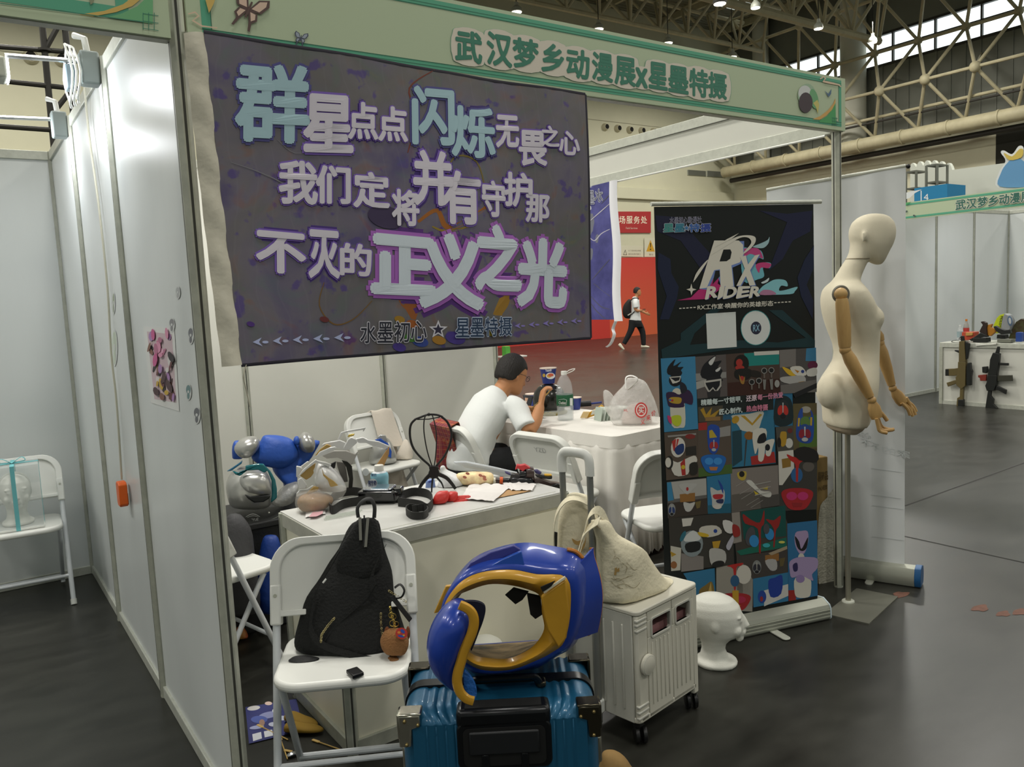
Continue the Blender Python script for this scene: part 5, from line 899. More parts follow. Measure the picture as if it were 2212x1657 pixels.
photo('8f8a80', [(640, 985), (890, 940), (985, 1100), (980, 1400), (640, 1380)], [('c2bdb2', 'e', 900, 1050, 70, 90), ('a82824', 'c', [(740, 970), (890, 940), (870, 970), (830, 990), (825, 1180), (805, 1180), (800, 1000)]), ('2c5478', 'e', 815, 1110, 42, 55)]+bust(815, 1260, 150, 130, '9a2428', 'a82c4a', 'b8902a')+[('b8902a', 'p', [(790, 1200), (850, 1200), (850, 1370), (795, 1370)])], lx)
photo('2f6c90', [(330, 1040), (625, 990), (635, 1270), (480, 1290)], [('7a6430', 'c', [(480, 1200), (540, 1150), (600, 1120), (620, 1260), (500, 1280)]), ('b89a54', 'p', [(560, 1230), (590, 1120), (600, 1240)])], lx)
pr = Print(FR, 8)
def bt(txt, a, b, h, c): pr.text(c, txt, [hx(a[0], a[1]-h/2), hx(b[0], b[1]-h/2), hx(b[0], b[1]+h/2), hx(a[0], a[1]+h/2)], .03)
bt('精雕每一寸铠甲,', (622, 718), (1108, 672), 72, 'c9d4d2'); bt('还原', (1160, 668), (1285, 655), 70, 'd8c4cc'); bt('每一份热爱', (1295, 652), (1595, 622), 68, 'd088a0'); bt('匠心制作,', (838, 828), (1110, 800), 70, 'c9d4d2'); bt('热血特摄', (1160, 790), (1415, 768), 70, 'd08098')
pr.build('lettering', rb)
# ---------------------------------------------------------------- white banner seen from behind
wo = V(3.29, -.25, 0); wd = V(2.86-3.262, .3+.2, 0); wd = (V(3.315, .13, 0)-V(3.275, -.25, 0)).normalized(); wd = V(-.35, .94, 0).normalized()
nw = V(-wd.y, wd.x, 0); nw = nw if nw.dot(CAM-wo) > 0 else -nw
FWb = Flat(wo, nw); wbn = thing('rollup_banner', 'white roll-up banner seen from behind, standing past the corner post', 'banner', wo+wd*.35)
tr_, br_ = FWb.p(1957, 360), FWb.p(1978, 1218); tl_ = FWb.p(1656, 412)
q = [tl_, tr_, V(*tr_.xy, .07), V(*tl_.xy, .07)]
mb = MB(); mb.slab(lambda u, v: lerp(lerp(q[3], q[2], u), lerp(q[0], q[1], u), v)+nw*(.004*math.sin(u*9)), 14, 8, .002); wm = mat('white_backlit_sheet', 'cfd2d2', .45, var=.05, vs=2); mb.build('print_sheet', wm, wbn, smooth=60)
MB().tube([tl_+V(0, 0, .004), tr_+V(0, 0, .004)], .009, 10).build('top_bar', ALU, wbn); MB().ball(tr_-wd*.01, .011, 8).build('bar_end', BLACK, wbn)
BMw = frame(V(*br_.xy, 0)-wd*.0, wd, ez=(0, 0, 1)); LLw = (tl_-tr_).dot(wd)
prof2 = [(-.05, .03), (-.04, .006), (.04, .006), (.05, .03), (.05, .06), (.035, .095), (0, .105), (-.035, .095), (-.05, .06)]
MB().rings([[BMw @ V(s, y, z) for y, z in prof2] for s in (0, LLw)]).build('base_cassette', CAS, wbn, smooth=25)
MB().rings([[BMw @ V(s, y*1.06, z*1.04) for y, z in prof2] for s in (-.03, 0)]).build('end_cap', mat('blue_cap', '1c4f7d', .4), wbn, bevel=.003)
pf = FZ(1885, 1248); MB().prism(rrect(-.018, .018, -.12, .12, .016), .0, .006, frame(pf+V(0, 0, .001), wd, ez=(0, 0, 1))).build('swing_foot', ALU, wbn)
pr = Print(FWb, 9)
for i, (tx, x0, y0, x1, y1, s) in enumerate((('家的', 1966, 975, 1906, 962, 16), ('不不', 1900, 960, 1860, 945, 16), ('心我', 1880, 935, 1850, 925, 14))): pr.text('c3c8c8', tx, [(x0, y0), (x1, y1), (x1, y1+s), (x0, y0+s)], .01)
for a, b in (((1882, 1010), (1946, 1075)), ((1884, 1090), (1950, 1165))): 
    for w_ in (0, 1): x, y = a; X, Y = b; pr.poly('c6caca', [(x, y), (X, y+8), (X, y+9.5), (x, y+1.5)]).poly('c6caca', [(x, Y-8), (X, Y), (X, Y+1.5), (x, Y-6.5)])
pr.build('show_through', wbn)
# ---------------------------------------------------------------- cardboard box with bubble wrap
kb = thing('cardboard_box', 'tall cardboard carton in bubble wrap behind the black roll-up banner', 'box', (2.86, .2, 0))
KM = frame((3.02, .07, 0), (-.965, .262, 0), ez=(0, 0, 1)); s = 1 if (KM.to_3x3() @ V(0, 1, 0)).y > 0 else -1
CB = mat('cardboard', '8d7446', .8, var=.12, vs=5)
MB().box(0, .42, 0 if s > 0 else -.25, .25 if s > 0 else 0, 0, .66, KM).build('carton', CB, kb, bevel=.004)
fk = Flat(KM @ V(0, 0, 0), (KM.to_3x3() @ V(0, -s, 0)))
pr = Print(fk, 2); pr.text('5c4a2c', '易碎品', [(1766, 1020), (1788, 1017), (1788, 1036), (1766, 1041)], .02).text('5c4a2c', '小心轻放', [(1766, 1050), (1787, 1046), (1787, 1056), (1766, 1061)], .01); pr.build('lettering', kb)
BUB = mat('bubble_wrap', 'b8b4a4', .35, bump=.8, bs=90, var=.15, vs=40)
pr = Print(fk, 4); pr.ms = [BUB]; pr.mb.m = 0
fk.poly(pr.mb, curve([(1768, 1110), (1785, 1075), (1800, 1055), (1808, 1060), (1808, 1245), (1768, 1262)], 4), 6); pr.build('bubble_wrap', kb)
# ---------------------------------------------------------------- table with a pleated white cloth
TBm = Matrix.Translation((2.40, .985, 0)) @ Matrix.Rotation(R(5), 4, 'Z'); tw, tl2, th2 = .68, 1.3, .745
CL = mat('white_cloth', 'dcd9d2', .85, bump=.25, bs=18)
base = rrect(0, tw, 0, tl2, .05, 5); dense = []
for i in range(len(base)):
    a, b = V(*base[i]), V(*base[(i+1) % len(base)]); m_ = max(1, int((b-a).length/.012))
    for j in range(m_): dense.append(a.lerp(b, j/m_))
def cloth_ring(z, amp, out, sc=1.0):
    r = []; n = len(dense); L = 0
    for i, p in enumerate(dense):
        d = dense[(i+1) % n]-dense[i-1]; nn = V(d.y, -d.x).normalized(); L += (dense[i]-dense[i-1]).length
        k = out+amp*(math.sin(L*58)*.7+math.sin(L*31+1)*.5+.5*noise.noise(V(L*6, z*3, 0)))
        r.append(TBm @ V(p.x+nn.x*k, p.y+nn.y*k, z+(.012*math.sin(L*140) if z < .05 else 0)))
    return r
tc_ = thing('tablecloth', 'white cloth with a pleated skirt over the booth table', 'tablecloth', (2.78, 1.6, 0))
mb = MB(); topc = [TBm @ V(p.x*.5+tw*.25, p.y*.5+tl2*.25, th2+.003) for p in dense]
mb.rings([topc, cloth_ring(th2+.003, 0, -.012), cloth_ring(th2-.004, 0, .001), cloth_ring(th2-.075, .002, .006)]); mb.build('top_cloth', CL, tc_, smooth=50)
mb = MB().rings([cloth_ring(th2-.04, .002, .0), cloth_ring(th2-.1, .006, .006), cloth_ring(.5, .012, .014), cloth_ring(.25, .015, .02), cloth_ring(.03, .018, .026)], cap=False); mb.build('skirt', CL, tc_, smooth=80, solid=.002)
ZC_ = th2+.0045
# ---------------------------------------------------------------- helpers for things traced on their own standing plane
def PL(o, t=0, n=None):
    o = Vector(o); n = Vector(n) if n else V((CAM-o).x, (CAM-o).y, 0); n.normalize(); return Flat(o+n*t, n)
def ZM(ox, oy, s): return lambda *p: [(ox+x*s, oy+y*s) for x, y in p]
def slabpoly(mb, fl, pts, th):
    A = [fl.p(x, y)+fl.n*th/2 for x, y in pts]; B = [p-fl.n*th for p in A]; k = len(A)
    return mb.add(A+B, [tuple(range(k)), tuple(range(2*k-1, k-1, -1))]+[(i, k+i, k+(i+1) % k, (i+1) % k) for i in range(k)])
def plate(name, par, m, fl, pts, th=.008, bevel=.002, smooth=30): return slabpoly(MB(), fl, pts, th).build(name, m, par, bevel=bevel, smooth=smooth)
def blob(name, par, m, fl, rows, n=26, p=2.2, sq=None, sub=1, zmin=None, smooth=80):
    mb = MB().loft(slumped(rows, fl, 0), n, p)
    if sq: squash(mb, *sq)
    if zmin is not None:
        for q in mb.v: q.z = max(q.z, zmin)
    return mb.build(name, m, par, smooth=smooth, sub=sub)
def loop3(fl, pts, k=5): return [fl.p(x, y) for x, y in curve(pts, k)]
def band3(name, par, m, path, wv, w_, th=.003): return ribbon(path, wv, w_, th).build(name, m, par, smooth=60)
# ---------------------------------------------------------------- blue and gold armour on the suitcase
AB = mat('armour_blue', '1c3d9e', .32, .1, coat=.3, var=.1, vs=10); AY = mat('armour_gold', 'c4932a', .38, .1, coat=.2, var=.08, vs=14); AIN = mat('armour_inside', '3a3424', .8, var=.5, vs=10, col2='b49a6a')
AO = V(.43, -.72, .604); Z = ZM(860, 1140, .312)
ar = thing('costume_armour', 'glossy blue and gold costume chest armour with a shoulder cup on the suitcase', 'costume armour', AO)
hole = Z((345, 545), (400, 470), (480, 430), (620, 385), (760, 388), (900, 420), (985, 470), (1000, 590), (1015, 700), (960, 800), (880, 865), (760, 912), (630, 908), (520, 885), (420, 800), (355, 680))
yel = Z((320, 560), (385, 430), (480, 345), (620, 300), (800, 292), (960, 322), (1165, 345), (1192, 560), (1150, 780), (1060, 860), (950, 915), (800, 972), (640, 985), (520, 955), (400, 860), (330, 720))
outr = Z((325, 540), (380, 385), (500, 235), (640, 158), (830, 112), (1010, 122), (1270, 205), (1330, 500), (1230, 790), (1090, 890), (930, 985), (760, 1040), (620, 1045), (520, 1000), (390, 890), (325, 730))
back = Z((350, 560), (420, 440), (520, 340), (640, 260), (800, 215), (960, 225), (1130, 300), (1200, 520), (1130, 740), (1020, 830), (900, 920), (760, 985), (640, 985), (540, 950), (430, 850), (360, 720))
def L3(pts, t): return loop3(PL(AO, t), pts, 4)
l0, l1, l2, l3 = L3(hole, .085), L3(yel, .10), L3(outr, -.01), L3(back, -.17)
c_ = sum(l3, V(0, 0, 0))/len(l3); l4 = [p.lerp(c_, .07) for p in l3]
for Q in (l1, l2, l3, l4):
    for p in Q: p.z = max(p.z, AO.z+.012)
lm = [a.lerp(b, .5)+PL(AO).n*.012 for a, b in zip(l0, l1)]
MB().rings([l1, [a.lerp(b, .35)+(a-c_).normalized()*.012 for a, b in zip(l1, l2)], l2, [a.lerp(b, .5)+(a-c_).normalized()*.008 for a, b in zip(l2, l3)], l3], cap=False).build('shell', AB, ar, smooth=32, solid=.004)
MB().rings([l0, lm, l1], cap=False).build('front_trim', AY, ar, smooth=50, solid=.006)
MB().rings([l0, [a.lerp(b, .5)-(a-c_).normalized()*.004 for a, b in zip(l0, l4)], l4, l3], cap=False).build('lining', AIN, ar, smooth=60)
# facets on the crown, right flap, tabs, pads
plate('crown_facet', ar, mat('armour_violet', '3d418c', .4, coat=.2), PL(AO, .062), Z((392, 390), (500, 240), (640, 165), (800, 118), (850, 150), (700, 215), (560, 300), (440, 400), (350, 540), (330, 530)), .012)
plate('crown_facet', ar, mat('armour_light_blue', '2a55b4', .25, coat=.4), PL(AO, .083), Z((560, 305), (720, 215), (855, 158), (880, 285), (760, 290), (620, 300)), .01)
def flap(x, y):
    q = lerp(lerp(V(1150, 790), V(1370, 715), x), lerp(V(1165, 335), V(1340, 140), x), y); q.x += 45*math.sin(PI*min(1, y*1.1))*x; a = Z((q.x, q.y))[0]; return PL(AO, .065-.10*x+.02*math.sin(PI*y)).p(*a)
MB().slab(flap, 14, 16, .006).build('side_flap', AB, ar, smooth=50)
MB().tube([flap(1, k/20) for k in range(21)]+[flap(1-k/8, 0) for k in range(1, 3)], .006, 8).build('flap_edge', mat('armour_orange', 'b8742a', .4), ar)
plate('side_panel', ar, AY, PL(AO, .112), Z((988, 470), (1160, 352), (1172, 470), (1190, 600), (1165, 760), (1110, 830), (1030, 700), (1005, 600)), .01, .004)
plate('white_edge', ar, mat('foam_white', 'd8d2bc', .7), PL(AO, .118), Z((1003, 440), (1155, 335), (1163, 350), (1010, 455)), .006, .001)
for q in (((740, 465), (800, 412), (905, 440), (860, 500), (812, 530)), ((890, 450), (985, 470), (1000, 600), (950, 632), (915, 600)), ((985, 410), (1090, 365), (1060, 405), (1000, 445))): plate('hook_pad', ar, mat('black_velcro', '141311', .9), PL(AO, .06 if q[0][0] != 985 else .122), Z(*q), .004, .001)
for q in (((248, 590), (330, 400), (378, 395), (330, 500), (300, 575)), ((285, 570), (325, 570), (300, 620), (275, 610)), ((262, 600), (290, 595), (285, 660), (265, 640))): plate('shoulder_tab', ar, AY, PL(AO, .0), Z(*q), .012, .002)
MB().tube(L3(Z((1170, 150), (1230, 165), (1275, 205), (1265, 200), (1220, 172)), -.0)[:14], .005, 6).build('crown_edge', mat('armour_orange', 'b8742a'), ar)
SR = [(540, 395, 452), (560, 350, 485), (600, 300, 510), (660, 252, 522), (730, 216, 508), (800, 196, 478), (860, 190, 455), (920, 197, 436), (985, 214, 418), (1045, 246, 408), (1095, 290, 408), (1140, 345, 425), (1175, 410, 470), (1196, 470, 515)]
SP = PL(AO, .165)
mb = MB().loft([((SP.p(*Z((l, y))[0])+SP.p(*Z((r, y))[0]))/2-SP.n*.03, (SP.p(*Z((r, y))[0])-SP.p(*Z((l, y))[0]))/2, -SP.n*(.005+.062*min(1, (r-l)/270)), 2.1) for y, l, r in SR], 32)
sh = mb.build('shoulder_cup', AB, ar, smooth=80, sub=1)
edge = Z((425, 535), (480, 560), (515, 600), (525, 660), (510, 730), (480, 800), (455, 860), (435, 930), (415, 1000), (408, 1070), (430, 1140), (475, 1185), (522, 1200))
MB().tube(smooth_path([PL(AO, .185).p(*q) for q in edge], 5), .0075, 8, flat=(1, 1.5)).build('cup_rim', AY, sh)
plate('cup_lining', ar, mat('dark_satin', '14172c', .5), PL(AO, .135), curve(Z((440, 515), (520, 502), (585, 520), (606, 560), (590, 640), (560, 720), (530, 800), (505, 850), (500, 780), (525, 680), (515, 600)), 4), .008, .002)
mb = slabpoly(MB(), PL(AO, .14), curve(Z((455, 990), (490, 1010), (530, 1070), (545, 1140), (520, 1195), (475, 1160), (455, 1080)), 4), .012); mb.build('satin_gusset', mat('blue_satin', '2a68b8', .3, bump=.8, bs=60), ar, bevel=.003)
# ---------------------------------------------------------------- polystyrene heads
FOAM = mat('polystyrene', 'd9d9cf', .7, bump=.12, bs=220)
def foam_head(label, loc, rz, h=.285, par=None):
    k = h/.285; t = thing('foam_head', label, 'mannequin head', loc, rz, 'white polystyrene heads')
    mb = MB(); mb.local = True
    S = lambda x, z, hx_, hy, p=2.1: (V(x, 0, z)*k, V(hx_, 0, 0)*k, V(0, hy, 0)*k, p)
    mb.loft([S(-.01, .0, .08, .075), S(-.01, .012, .082, .078), S(-.012, .018, .078, .074), S(-.018, .03, .055, .055), S(-.02, .06, .045, .048), S(-.018, .085, .048, .05), S(-.012, .105, .062, .054), S(.0, .125, .088, .062), S(.0, .15, .096, .07), S(-.004, .18, .1, .075), S(-.008, .205, .1, .077), S(-.012, .235, .094, .072), S(-.016, .26, .075, .058), S(-.018, .276, .045, .036), S(-.018, .285, .012, .01)], 36)
    mb.loft([S(.075, .098, .012, .02), S(.082, .105, .014, .024), S(.085, .118, .012, .024), S(.082, .13, .01, .02)], 16)                    # chin
    mb.loft([S(.088, .124, .012, .022), S(.094, .131, .012, .024), S(.092, .1355, .012, .024), S(.096, .141, .012, .022), S(.09, .148, .01, .015)], 16)   # lips
    mb.loft([S(.092, .152, .018, .017), S(.102, .158, .018, .016), S(.098, .175, .014, .011), S(.09, .195, .012, .009), S(.084, .205, .01, .008)], 16)    # nose
    for s in (-1, 1):
        mb.ball(V(.078, s*.03, .188)*k, (.014*k, .016*k, .009*k), 14); mb.ball(V(.077, s*.032, .203)*k, (.012*k, .022*k, .006*k), 12); mb.ball(V(.066, s*.04, .15)*k, (.022*k, .02*k, .022*k), 12)
        mb.ball(V(-.012, s*.072, .175)*k, (.016*k, .008*k, .026*k), 14)
    mb.build('head', FOAM, t, remesh=.0042*k, smoothit=7); return t
foam_head('white polystyrene head with a small base standing on the floor by the roll-up banner', FZ(1553, 1432), R(-48), .30)
foam_head('white polystyrene head on the floor, only its crown seen through the armour', (.905, .055, 0), R(-120), .31)
# ---------------------------------------------------------------- clear gift box in the left booth
gx0 = V(-.375, 2.66, .447); gb = thing('gift_box', 'clear plastic box tied with a turquoise ribbon on the left booth chair', 'box', gx0)
CLR = mat('clear_plastic', 'e4ecec', .12, alpha=.28); GM = Matrix.Translation(gx0) @ Matrix.Rotation(R(-4), 4, 'Z')
MB().box(-.12, .12, -.12, .12, 0, .012, GM).build('base', WHITE, gb, bevel=.002)
MB().box(-.118, .118, -.118, .118, .012, .34, GM).build('cover', CLR, gb, smooth=0)
TQ = mat('turquoise_ribbon', '6fb9bd', .5)
for a in ((-.006, .006, -.1205, .1205), (-.1205, .1205, -.006, .006)):
    mb = MB()
    if a[1]-a[0] < .1: mb.box(-.01, .01, -.121, -.119, 0, .342, GM).box(-.01, .01, .119, .121, 0, .342, GM).box(-.01, .01, -.121, .121, .34, .3425, GM)
    else: mb.box(.119, .121, -.01, .01, 0, .342, GM).box(-.121, -.119, -.01, .01, 0, .342, GM).box(-.121, .121, -.01, .01, .34, .3425, GM)
    mb.build('ribbon', TQ, gb, smooth=0)
for s in (-1, 1): MB().tube([GM @ p for p in smooth_path([(0, -.02, .345), (s*.045, -.03, .375), (s*.06, -.03, .355), (0, -.02, .348)], 5)], .008, 6, flat=(1, .25)).build('bow', TQ, gb)
foam_head('white polystyrene head inside the clear ribbon-tied box in the left booth', gx0+V(0, .0, .0135), R(-90), .28)
# ---------------------------------------------------------------- sling bag on the chair
BKF = mat('black_fabric', '131413', .85, bump=.5, bs=120); BKN = mat('black_nylon', '191a1a', .6, bump=.25, bs=300); STR = mat('grey_reflective', '75756c', .5)
SO = V(.385, .03, .447); SP_ = PL(SO, 0, (-.48, -.84, .25)); Zs = ZM(600, 1080, .3482)
sb = thing('sling_bag', 'black fabric sling bag leaning on the backrest of the front folding chair', 'bag', SO)
rows = [(112, 480, 612, .018), (150, 448, 632, .03), (220, 420, 646, .04), (300, 392, 662, .045), (360, 320, 690, .05), (420, 285, 712, .058), (500, 245, 718, .068), (580, 190, 724, .075), (680, 160, 742, .08), (780, 130, 775, .083), (860, 108, 800, .083), (930, 100, 812, .08), (980, 118, 800, .07), (1030, 190, 740, .055), (1058, 260, 690, .03)]
blob('body', sb, BKF, SP_, [(1080+.3482*v, 600+.3482*l, 600+.3482*r, d) for v, l, r, d in rows[::-1]], 34, 2.3, (.013, 9, 2), 1, .4475)
q = PL(SO, .075, (-.48, -.84, .25))
blob('flap', sb, BKF, PL(SO, .05, (-.48, -.84, .25)), [(1080+.3482*v, 600+.3482*l, 600+.3482*r, d) for v, l, r, d in [(500, 420, 560, .012), (440, 350, 640, .022), (330, 365, 655, .024), (230, 425, 640, .024), (130, 480, 615, .02), (108, 495, 605, .01)]], 26, 2.6, (.006, 12, 5), 1)
for a, b in (((510, 108), (515, 250)), ((560, 108), (545, 292))): pts = Z0 = [PL(SO, .078, (-.48, -.84, .25)).p(*Zs(p)[0]) for p in (a, ((a[0]+b[0])/2, (a[1]+b[1])/2), b)]; band3('reflective_strip', sb, STR, pts, (.8, -.5, 0), .009)
MB().tube([PL(SO, .081, (-.48, -.84, .25)).p(*Zs(p)[0]) for p in ((536, 95), (538, 200), (532, 285))], .0025, 6).build('zip', BKN, sb)
MB().tube(smooth_path([PL(SO, t, (-.48, -.84, .25)).p(*Zs(p)[0]) for p, t in (((500, 110), .05), ((495, 50), .05), ((530, 5), .05), ((575, -5), .05), ((600, 40), .05), ((598, 112), .05))], 5), .011, 8, flat=(1, .4)).build('top_loop', BKN, sb)
for pts, w_ in ((((660, 300), (600, 420), (580, 500), (590, 560), (500, 650), (380, 760), (300, 860)), .03), (((240, 560), (210, 720), (210, 820), (280, 900), (420, 950), (560, 985), (690, 985)), .02), (((380, 330), (300, 470), (250, 540)), .018)):
    P = [PL(SO, .083, (-.48, -.84, .25)).p(*Zs(p)[0]) for p in pts]; band3('strap', sb, BKF, P, (.5, -.1, .7), w_)
def chain(name, par, pts, fl, m, r=.0035):
    P = smooth_path([fl.p(*p) for p in pts], 4); mb = MB()
    for i, p in enumerate(P):
        a = 2*PI; ax = V(1, 0, 0) if i % 2 else V(0, .5, .8); up = V(0, 0, 1) if i % 2 else V(.7, 0, .3)
        mb.tube([p+(ax*math.cos(a*j/8)+up*math.sin(a*j/8))*r for j in range(8)], .0009, 5, closed=True)
    return mb.build(name, m, par)
GCH = mat('pale_gold_chain', 'b5a878', .3, .9); fsl_ = PL(SO, .088, (-.48, -.84, .25))
chain('chain', sb, Zs((268, 880), (272, 840), (290, 810), (315, 775), (350, 735)), fsl_, GCH); chain('chain', sb, Zs((648, 830), (640, 760), (640, 705)), fsl_, GCH); chain('chain', sb, Zs((690, 565), (730, 590), (795, 632)), fsl_, GCH)
for pts in (((300, 490), (280, 515)),): MB().tube([fsl_.p(*p) for p in Zs(*pts)], .003, 6).build('stitch_tab', WHITE, sb)
blob('bottom_strap', sb, BKN, PL(SO, .07, (-.48, -.84, .25)), [(1080+.3482*v, 600+.3482*l, 600+.3482*r, d) for v, l, r, d in [(1108, 140, 180, .008), (1080, 90, 270, .014), (1030, 62, 262, .018), (990, 70, 230, .018), (965, 100, 200, .012)]], 22, 2.8, None, 1, .448)
q = FZ(767, 1455, .452); MB().cbox((q.x, q.y, .4545), (.036, .05, .012), Matrix.Identity(4)).build('buckle', BLACK, sb, bevel=.003)
MB().tube(smooth_path([fsl_.p(*p) for p in Zs((725, 545), (760, 525), (785, 560), (770, 600), (735, 610), (720, 590))], 5), .008, 6, flat=(1, .35)).build('side_loop', BKN, sb)
plate('side_strap', sb, BKN, fsl_, Zs((690, 600), (720, 590), (835, 735), (815, 760)), .006)
# plush key charm
pk = thing('plush_keychain', 'brown plush bear charm on gold rings hanging from the black sling bag', 'keychain', fsl_.p(*Zs((720, 900))[0]))
PLU = mat('brown_plush', '94683f', .95, bump=.6, bs=200, var=.15, vs=30); kf = PL(SO, .112, (-.48, -.84, .25))
blob('body', pk, PLU, kf, [(1080+.3482*v, 600+.3482*l, 600+.3482*r, d) for v, l, r, d in [(966, 690, 780, .02), (945, 655, 800, .034), (900, 635, 815, .04), (860, 632, 815, .04), (820, 655, 800, .036), (795, 680, 780, .022)]], 26, 2, (.002, 60, 1))
for x, y, a, b in ((678, 820, 20, 36), (808, 825, 16, 44)): blob('ear', pk, mat('dark_brown_plush', '6e3f22', .95, bump=.5, bs=200), kf, [(1080+.3482*(y+b*s), 600+.3482*(x-a*c), 600+.3482*(x+a*c), .008*c+.002) for s, c in ((.98, .15), (.7, .7), (0, 1), (-.7, .7), (-.98, .15))], 16)
for x, y, a, b in ((725, 1005, 44, 30), (715, 985, 38, 22)): blob('foot', pk, PLU, PL(SO, .118 if y > 1000 else .105, (-.48, -.84, .25)), [(1080+.3482*(y+b*s), 600+.3482*(x-a*c), 600+.3482*(x+a*c), .018*c+.002) for s, c in ((.98, .15), (.7, .7), (0, 1), (-.7, .7), (-.98, .15))], 16)
mb = MB()
for x, y, r in ((705, 715, 20), (718, 722, 20), (712, 765, 22), (735, 770, 18)): c_ = PL(SO, .135, (-.48, -.84, .25)).p(*Zs((x, y))[0]); mb.tube([c_+V(.8, -.5, 0)*(r*.3482/1000*1.25*math.cos(t))+V(0, 0, 1)*(r*.3482/1000*1.25*math.sin(t)) for t in [2*PI*j/16 for j in range(16)]], .0012, 5, closed=True)
mb.build('key_ring', mat('gold_metal', 'c8b060', .25, .95), pk); chain('key_chain', pk, Zs((697, 665), (703, 700), (720, 750), (725, 790)), PL(SO, .137, (-.48, -.84, .25)), MATS['gold_metal'])
pr = Print(PL(SO, .158, (-.48, -.84, .25)), 1)
for c, q in (('b83a30', ell(768, 828, 38, 36, 20)), ('2f4fa8', ell(775, 815, 16, 10, 40)), ('d8843a', ell(752, 822, 10, 8)), ('2f4fa8', ell(765, 845, 20, 7, 10)), ('c8b040', ell(782, 840, 7, 5))): pr.poly(c, Zs(*q))
pr.build('patterned_tag', pk)
# ---------------------------------------------------------------- things on the reception counter
# black belt with a buckle device
BW = mat('belt_webbing', '2a2a28', .7, bump=.3, bs=400); bo_ = V(.80, .52, ZT)
be = thing('costume_belt', 'black costume belt with a chromed buckle device and looped webbing on the counter', 'belt', bo_)
def zt(u, v, z=0): return FZ(u, v, ZT+z)
def loopb(pts, h=.035): 
    P = smooth_path(pts, 6); n = len(P)-1; return MB().slab(lambda u, v: P[round(u*n)]+V(0, 0, h*(v)), n, 2, .003)
loopb([zt(790, 1090), zt(745, 1098), zt(720, 1112), zt(712, 1100), zt(725, 1078), zt(765, 1070), zt(800, 1078)]).build('strap', BW, be, smooth=60)
loopb([zt(850, 1088), zt(890, 1072), zt(925, 1076), zt(936, 1092), zt(925, 1108), zt(905, 1100), zt(860, 1094)]).build('strap', BW, be, smooth=60)
loopb([zt(890, 1108), zt(915, 1104), zt(926, 1112), zt(915, 1122), zt(890, 1122), zt(877, 1112), zt(885, 1104), zt(905, 1106)], .028).build('strap_coil', BW, be, smooth=60)
a, b, c, d = zt(780, 1092), zt(862, 1092), zt(868, 1072), zt(790, 1072); Mb = frame(a.lerp(b, .5).lerp(c.lerp(d, .5), .5), b-a, ez=(0, 0, 1)); lx_, ly_ = (b-a).length, (d-a).length
o = MB().prism(rrect(-lx_*.52, lx_*.52, -ly_*.4, ly_*.4, .02), .012, .05, Mb).build('device', mat('glossy_black', '0d0e10', .12, coat=.6), be, bevel=.006)
MB().prism(rrect(-lx_*.42, lx_*.34, -ly_*.3, ly_*.3, .015), .05, .058, Mb).build('screen', mat('chrome_face', 'b8bcc4', .12, .9), o, bevel=.003); MB().lathe([(0, 0), (.02, 0), (.016, .02), (0, .02)], 16, Mb @ Matrix.Translation((lx_*.47, -ly_*.1, .035))).build('dial', mat('glossy_black', '0d0e10'), o)
MB().prism([(-.05, -.05), (.09, -.03), (.09, .02), (-.05, .0)], .0, .02, Mb).build('pouch', BKN, be, bevel=.005)
# wig stand
ws = thing('wig_stand', 'black folding plastic wig stand standing on the counter', 'wig stand', zt(945, 1058)); wo_ = V(1.0, .52, 0); Zw = ZM(860, 870, .1508); WP = PL((1.0, .55, 0)); WB = mat('black_matt_plastic', '1b1a19', .55)
for s, t in ((Zw((250, 235), (190, 300), (168, 400), (180, 540), (230, 670), (330, 790), (430, 880), (470, 930)), 0), (Zw((620, 200), (700, 270), (755, 390), (762, 500), (730, 630), (660, 770), (570, 880), (530, 930)), 0)): MB().tube(smooth_path([WP.p(*q) for q in s], 5), .0048, 8).build('rib', WB, ws)
for s, t in ((Zw((400, 170), (375, 240), (368, 380), (390, 560), (430, 740), (490, 920)), .06), (Zw((490, 180), (520, 280), (545, 420), (548, 600), (535, 780), (515, 920)), -.06)): MB().tube(smooth_path([PL((1.0, .55, 0), t*(1-i/5)).p(*q) for i, q in enumerate(s)], 5), .0026, 8).build('rib', WB, ws)
slabpoly(MB(), WP, Zw((465, 900), (540, 900), (585, 925), (580, 960), (600, 1020), (560, 1080), (510, 1085), (450, 1070), (430, 1010), (450, 965), (440, 920)), .018).build('hub', WB, ws, bevel=.004)
for i, s in enumerate((Zw((470, 1020), (400, 1090), (330, 1180), (285, 1270)), Zw((570, 1020), (690, 1080), (770, 1180), (825, 1280)), Zw((500, 1040), (485, 1180), (480, 1290)), Zw((545, 1060), (620, 1160), (655, 1280)))):
    t = (0, 0, .05, -.05)[i]; P = smooth_path([PL((1.0, .55, 0), t*j/3).p(*q) for j, q in enumerate(s)], 5); k = max(0, ZT+.002-min(p.z for p in P)); zb = P[-1].z
    for j, p in enumerate(P): p.z -= (zb-ZT-.004)*(j/(len(P)-1))**2
    MB().tube(P, [(.009 if i < 2 else .005)*(1-.35*j/len(P)) for j in range(len(P))], 8, flat=(.6, 1)).build('leg', WB, ws)
MB().tube([(WP.p(*q)) for q in smooth_path([V(*p, 0) for p in Zw((250, 235), (380, 185), (450, 168), (560, 175), (640, 205))], 4) for q in [(q.x, q.y)]], .0045, 8).build('top_bar', WB, ws)
MB().tube([WP.p(*q) for q in Zw((270, 240), (440, 235), (600, 205))], .0025, 6).build('top_bar', WB, ws); MB().ball(WP.p(*Zw((440, 168))[0]), .007, 12).build('knob', WB, ws)
